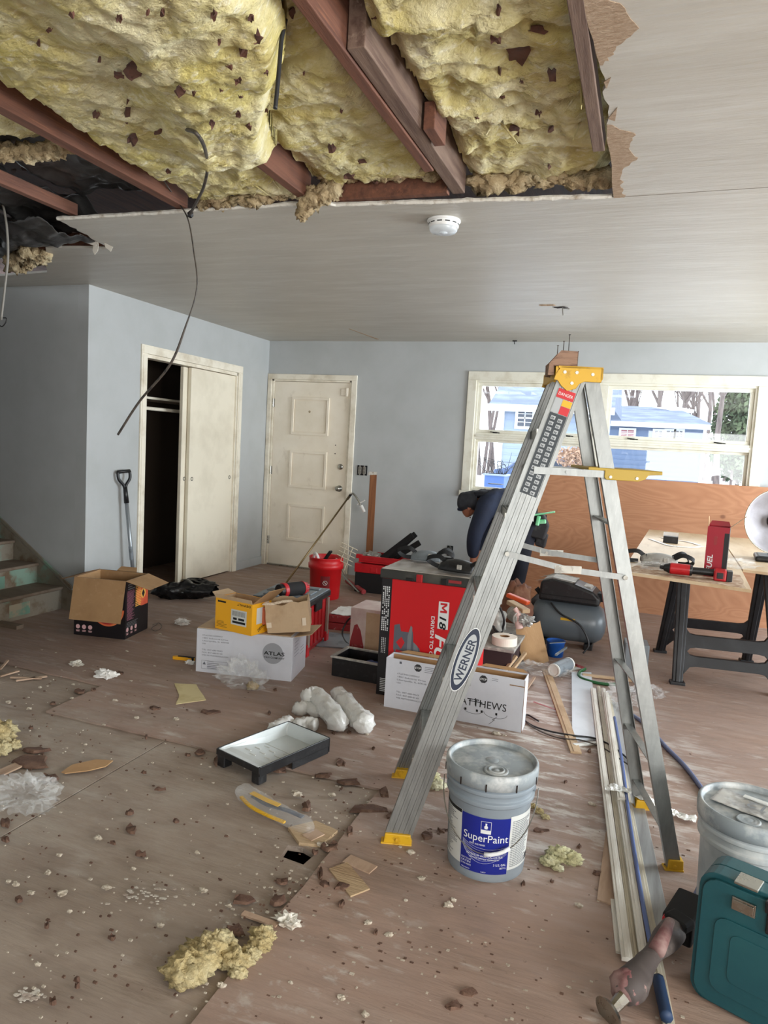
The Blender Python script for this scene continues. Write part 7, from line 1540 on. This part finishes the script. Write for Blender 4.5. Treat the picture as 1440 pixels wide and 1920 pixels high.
house('neighbour_house', 'slate blue house with shingle roof outside the right half of the window', b0.x-2, b1.x-.4, Y2_, Y2_+8, -.1, b1.z+.1, rz2, m_side2, [(w2[0].x, w2[1].x, w2[1].z-.1, w2[0].z, mat('dull red door', (150, 84, 88))), (w2[2].x, w2[3].x, w2[3].z, w2[2].z, m_wind), (w2[4].x, w2[5].x, w2[5].z, w2[4].z, m_wind), (w2[6].x, w2[7].x, w2[7].z, w2[6].z, m_wind)], [tuple(p) for p in s0_], hip=.22)
def tree(x, Y, h, r, seed, lab, grp, spread=.5):
    rnd = random.Random(seed); mb = MB()
    def grow(p, d, L, r, lv):
        pts = [p]; q = p; dd = d.copy()
        for k in range(4): dd = (dd+V((rnd.uniform(-.14, .14), rnd.uniform(-.14, .14), rnd.uniform(-.02, .1)))).normalized(); q = q+dd*L/4; pts.append(q)
        mb.tube(pts, [r*(1-.12*k) for k in range(5)], 5 if lv < 2 else 3, cap=False)
        if lv < 4:
            for k in range(5 if lv == 0 else 4):
                b = pts[rnd.choice((1, 2, 3, 4)) if lv else rnd.choice((2, 3, 4))]; an = rnd.uniform(0, 2*PI); nd = (dd*.9+V((math.cos(an), math.sin(an), rnd.uniform(0, .5)))*spread).normalized()
                grow(b, nd, L*rnd.uniform(.5, .72), r*.5, lv+1)
    grow(V((x, Y, -.3)), V((rnd.uniform(-.05, .05), 0, 1)), h*.62, r, 0)
    return tag(mb.build('bare_tree', m_bark), lab, 'tree', grp)
G_ = 'bare trees beyond the houses'
for i in range(15):
    px_ = 1140+i*19+R.uniform(-4, 4); Y = 56+R.uniform(0, 14); p = E_(px_, 820, Y); tree(p.x, Y, R.uniform(15, 20), R.uniform(.14, .24), 100+i, 'bare tree in the wood behind the slate blue house', G_, .45)
for i in range(6):
    px_ = 893+i*9+R.uniform(-3, 3); Y = 40+R.uniform(0, 8); p = E_(px_, 830, Y); tree(p.x, Y, R.uniform(12, 16), R.uniform(.10, .18), 200+i, 'bare tree left of the pale blue-grey house', 'bare trees left of the pale house', .5)
p = E_(1352, 850, 30); tree(p.x, 30, 9, .14, 310, 'bare crooked tree between the slate blue house and the evergreen', None, .7)
def bush(x, Y, z, r, seed, n, m, name, lab, cat='shrub', lf=.12):
    rnd = random.Random(seed); mb = MB()
    for i in range(n):
        d = V((rnd.gauss(0, 1), rnd.gauss(0, 1), rnd.gauss(0, 1))).normalized()*rnd.random()**.4; c = V((x+d.x*r[0], Y+d.y*r[1], z+d.z*r[2]))
        a = V((rnd.uniform(-1, 1), rnd.uniform(-1, 1), rnd.uniform(-1, 1))).normalized()*lf; b = a.cross(V((rnd.uniform(-1, 1), rnd.uniform(-1, 1), 1))).normalized()*lf*.5
        mb.add([c-a, c+b, c+a, c-b], [(0, 1, 2, 3)])
    t = thing(name, lab, cat, (x, Y, z-r[2]))
    mb.build('foliage', m, t); MB().tube([(x, Y, -.2), (x, Y, z)], r[0]*.06, 6).build('stem', m_bark, t); return t
p = E_(1392, 800, 34); bush(p.x, 34, p.z, (1.2, 1.2, 2.5), 3, 4200, m_ever, 'evergreen_tree', 'tall evergreen at the right edge outside the window', 'tree', .16)
p = E_(1375, 858, 32); bush(p.x, 32, p.z, (.9, .9, .5), 4, 900, m_ever, 'evergreen_shrub', 'low evergreen shrub on the snow outside the lower right pane')
m_dead = mat('dry tan leaves', (168, 138, 116), rough=.9)
p = E_(1080, 858, 20); bush(p.x, 20, p.z, (.62, .5, .30), 5, 900, m_dead, 'dry_shrub', 'dry brown-leaved shrub outside behind the ladder', lf=.06)
m_grass = mat('yellow winter grass', (176, 176, 110), rough=.95)
p = E_(1060, 890, 13); bush(p.x, 13, p.z-.05, (.95, .3, .12), 6, 1200, m_grass, 'grass_tuft', 'strip of yellowish winter plants just outside above the plywood', lf=.05)
# van and bin outside at left
Yv = 22; v0 = E_(925, 868, Yv); v1 = E_(1000, 845, Yv)
vt = thing('parked_car', 'dark blue car parked outside, seen in the lower left pane', 'car', (v0.x+1, Yv, -.1))
zb = .22; cx0, cx1 = v0.x+.0, v0.x+3.6
MB().prism([(cx0, zb), (cx1, zb), (cx1, zb+.55), (cx1-.8, zb+.62), (cx1-1.3, zb+1.05), (cx0+.9, zb+1.05), (cx0+.35, zb+.65), (cx0, zb+.6)], 0, 1.6, fr((0, Yv+1.6, 0), (1, 0, 0), (0, 0, 1))).build('body', mat('dark blue car paint', (62, 82, 120), rough=.2), vt, bevel=.08)
for x in (cx0+.7, cx1-.7): MB().cyl((x, Yv-.02, zb+.02), (x, Yv+.2, zb+.02), .30, n=24).build('wheel', m_matblack, vt)
MB().prism([(cx0+.55, zb+.66), (cx1-1.05, zb+.66), (cx1-1.4, zb+.98), (cx0+.95, zb+.98)], 1.6, 1.61, fr((0, Yv+1.6, 0), (1, 0, 0), (0, 0, 1))).build('side_window', m_wind, vt)
Yb = 11; q0 = E_(907, 905, Yb); q1 = E_(946, 890, Yb)
tb_ = thing('planter_tub', 'blue tub standing on the snow outside the lower left pane', 'tub', (q0.x+.15, Yb, -.1))
zt2 = q1.z; MB().prism([(q0.x+.03, -.3), (q1.x-.02, -.3), (q1.x, zt2), (q0.x, zt2)], 0, .4, fr((0, Yb+.4, 0), (1, 0, 0), (0, 0, 1))).build('tub', mat('mid blue plastic', (70, 100, 156), rough=.5), tb_, bevel=.02)
MB().b(q0.x-.02, q1.x+.02, Yb-.02, Yb+.42, zt2-.03, zt2).build('rim', m_side1, tb_, bevel=.008)
mb = MB(); rnd = random.Random(9)
for i in range(18):
    a = V((q0.x+rnd.uniform(0, .33), Yb+rnd.uniform(.05, .35), zt2-.05)); mb.tube([a, a+V((rnd.uniform(-.2, .2), 0, rnd.uniform(.1, .25))), a+V((rnd.uniform(-.4, .45), 0, rnd.uniform(.2, .42)))], [.006, .004, .002], 4)
tag(mb.build('bare_plant', m_matblack), 'bare dark stems growing in the blue tub outside', 'plant')
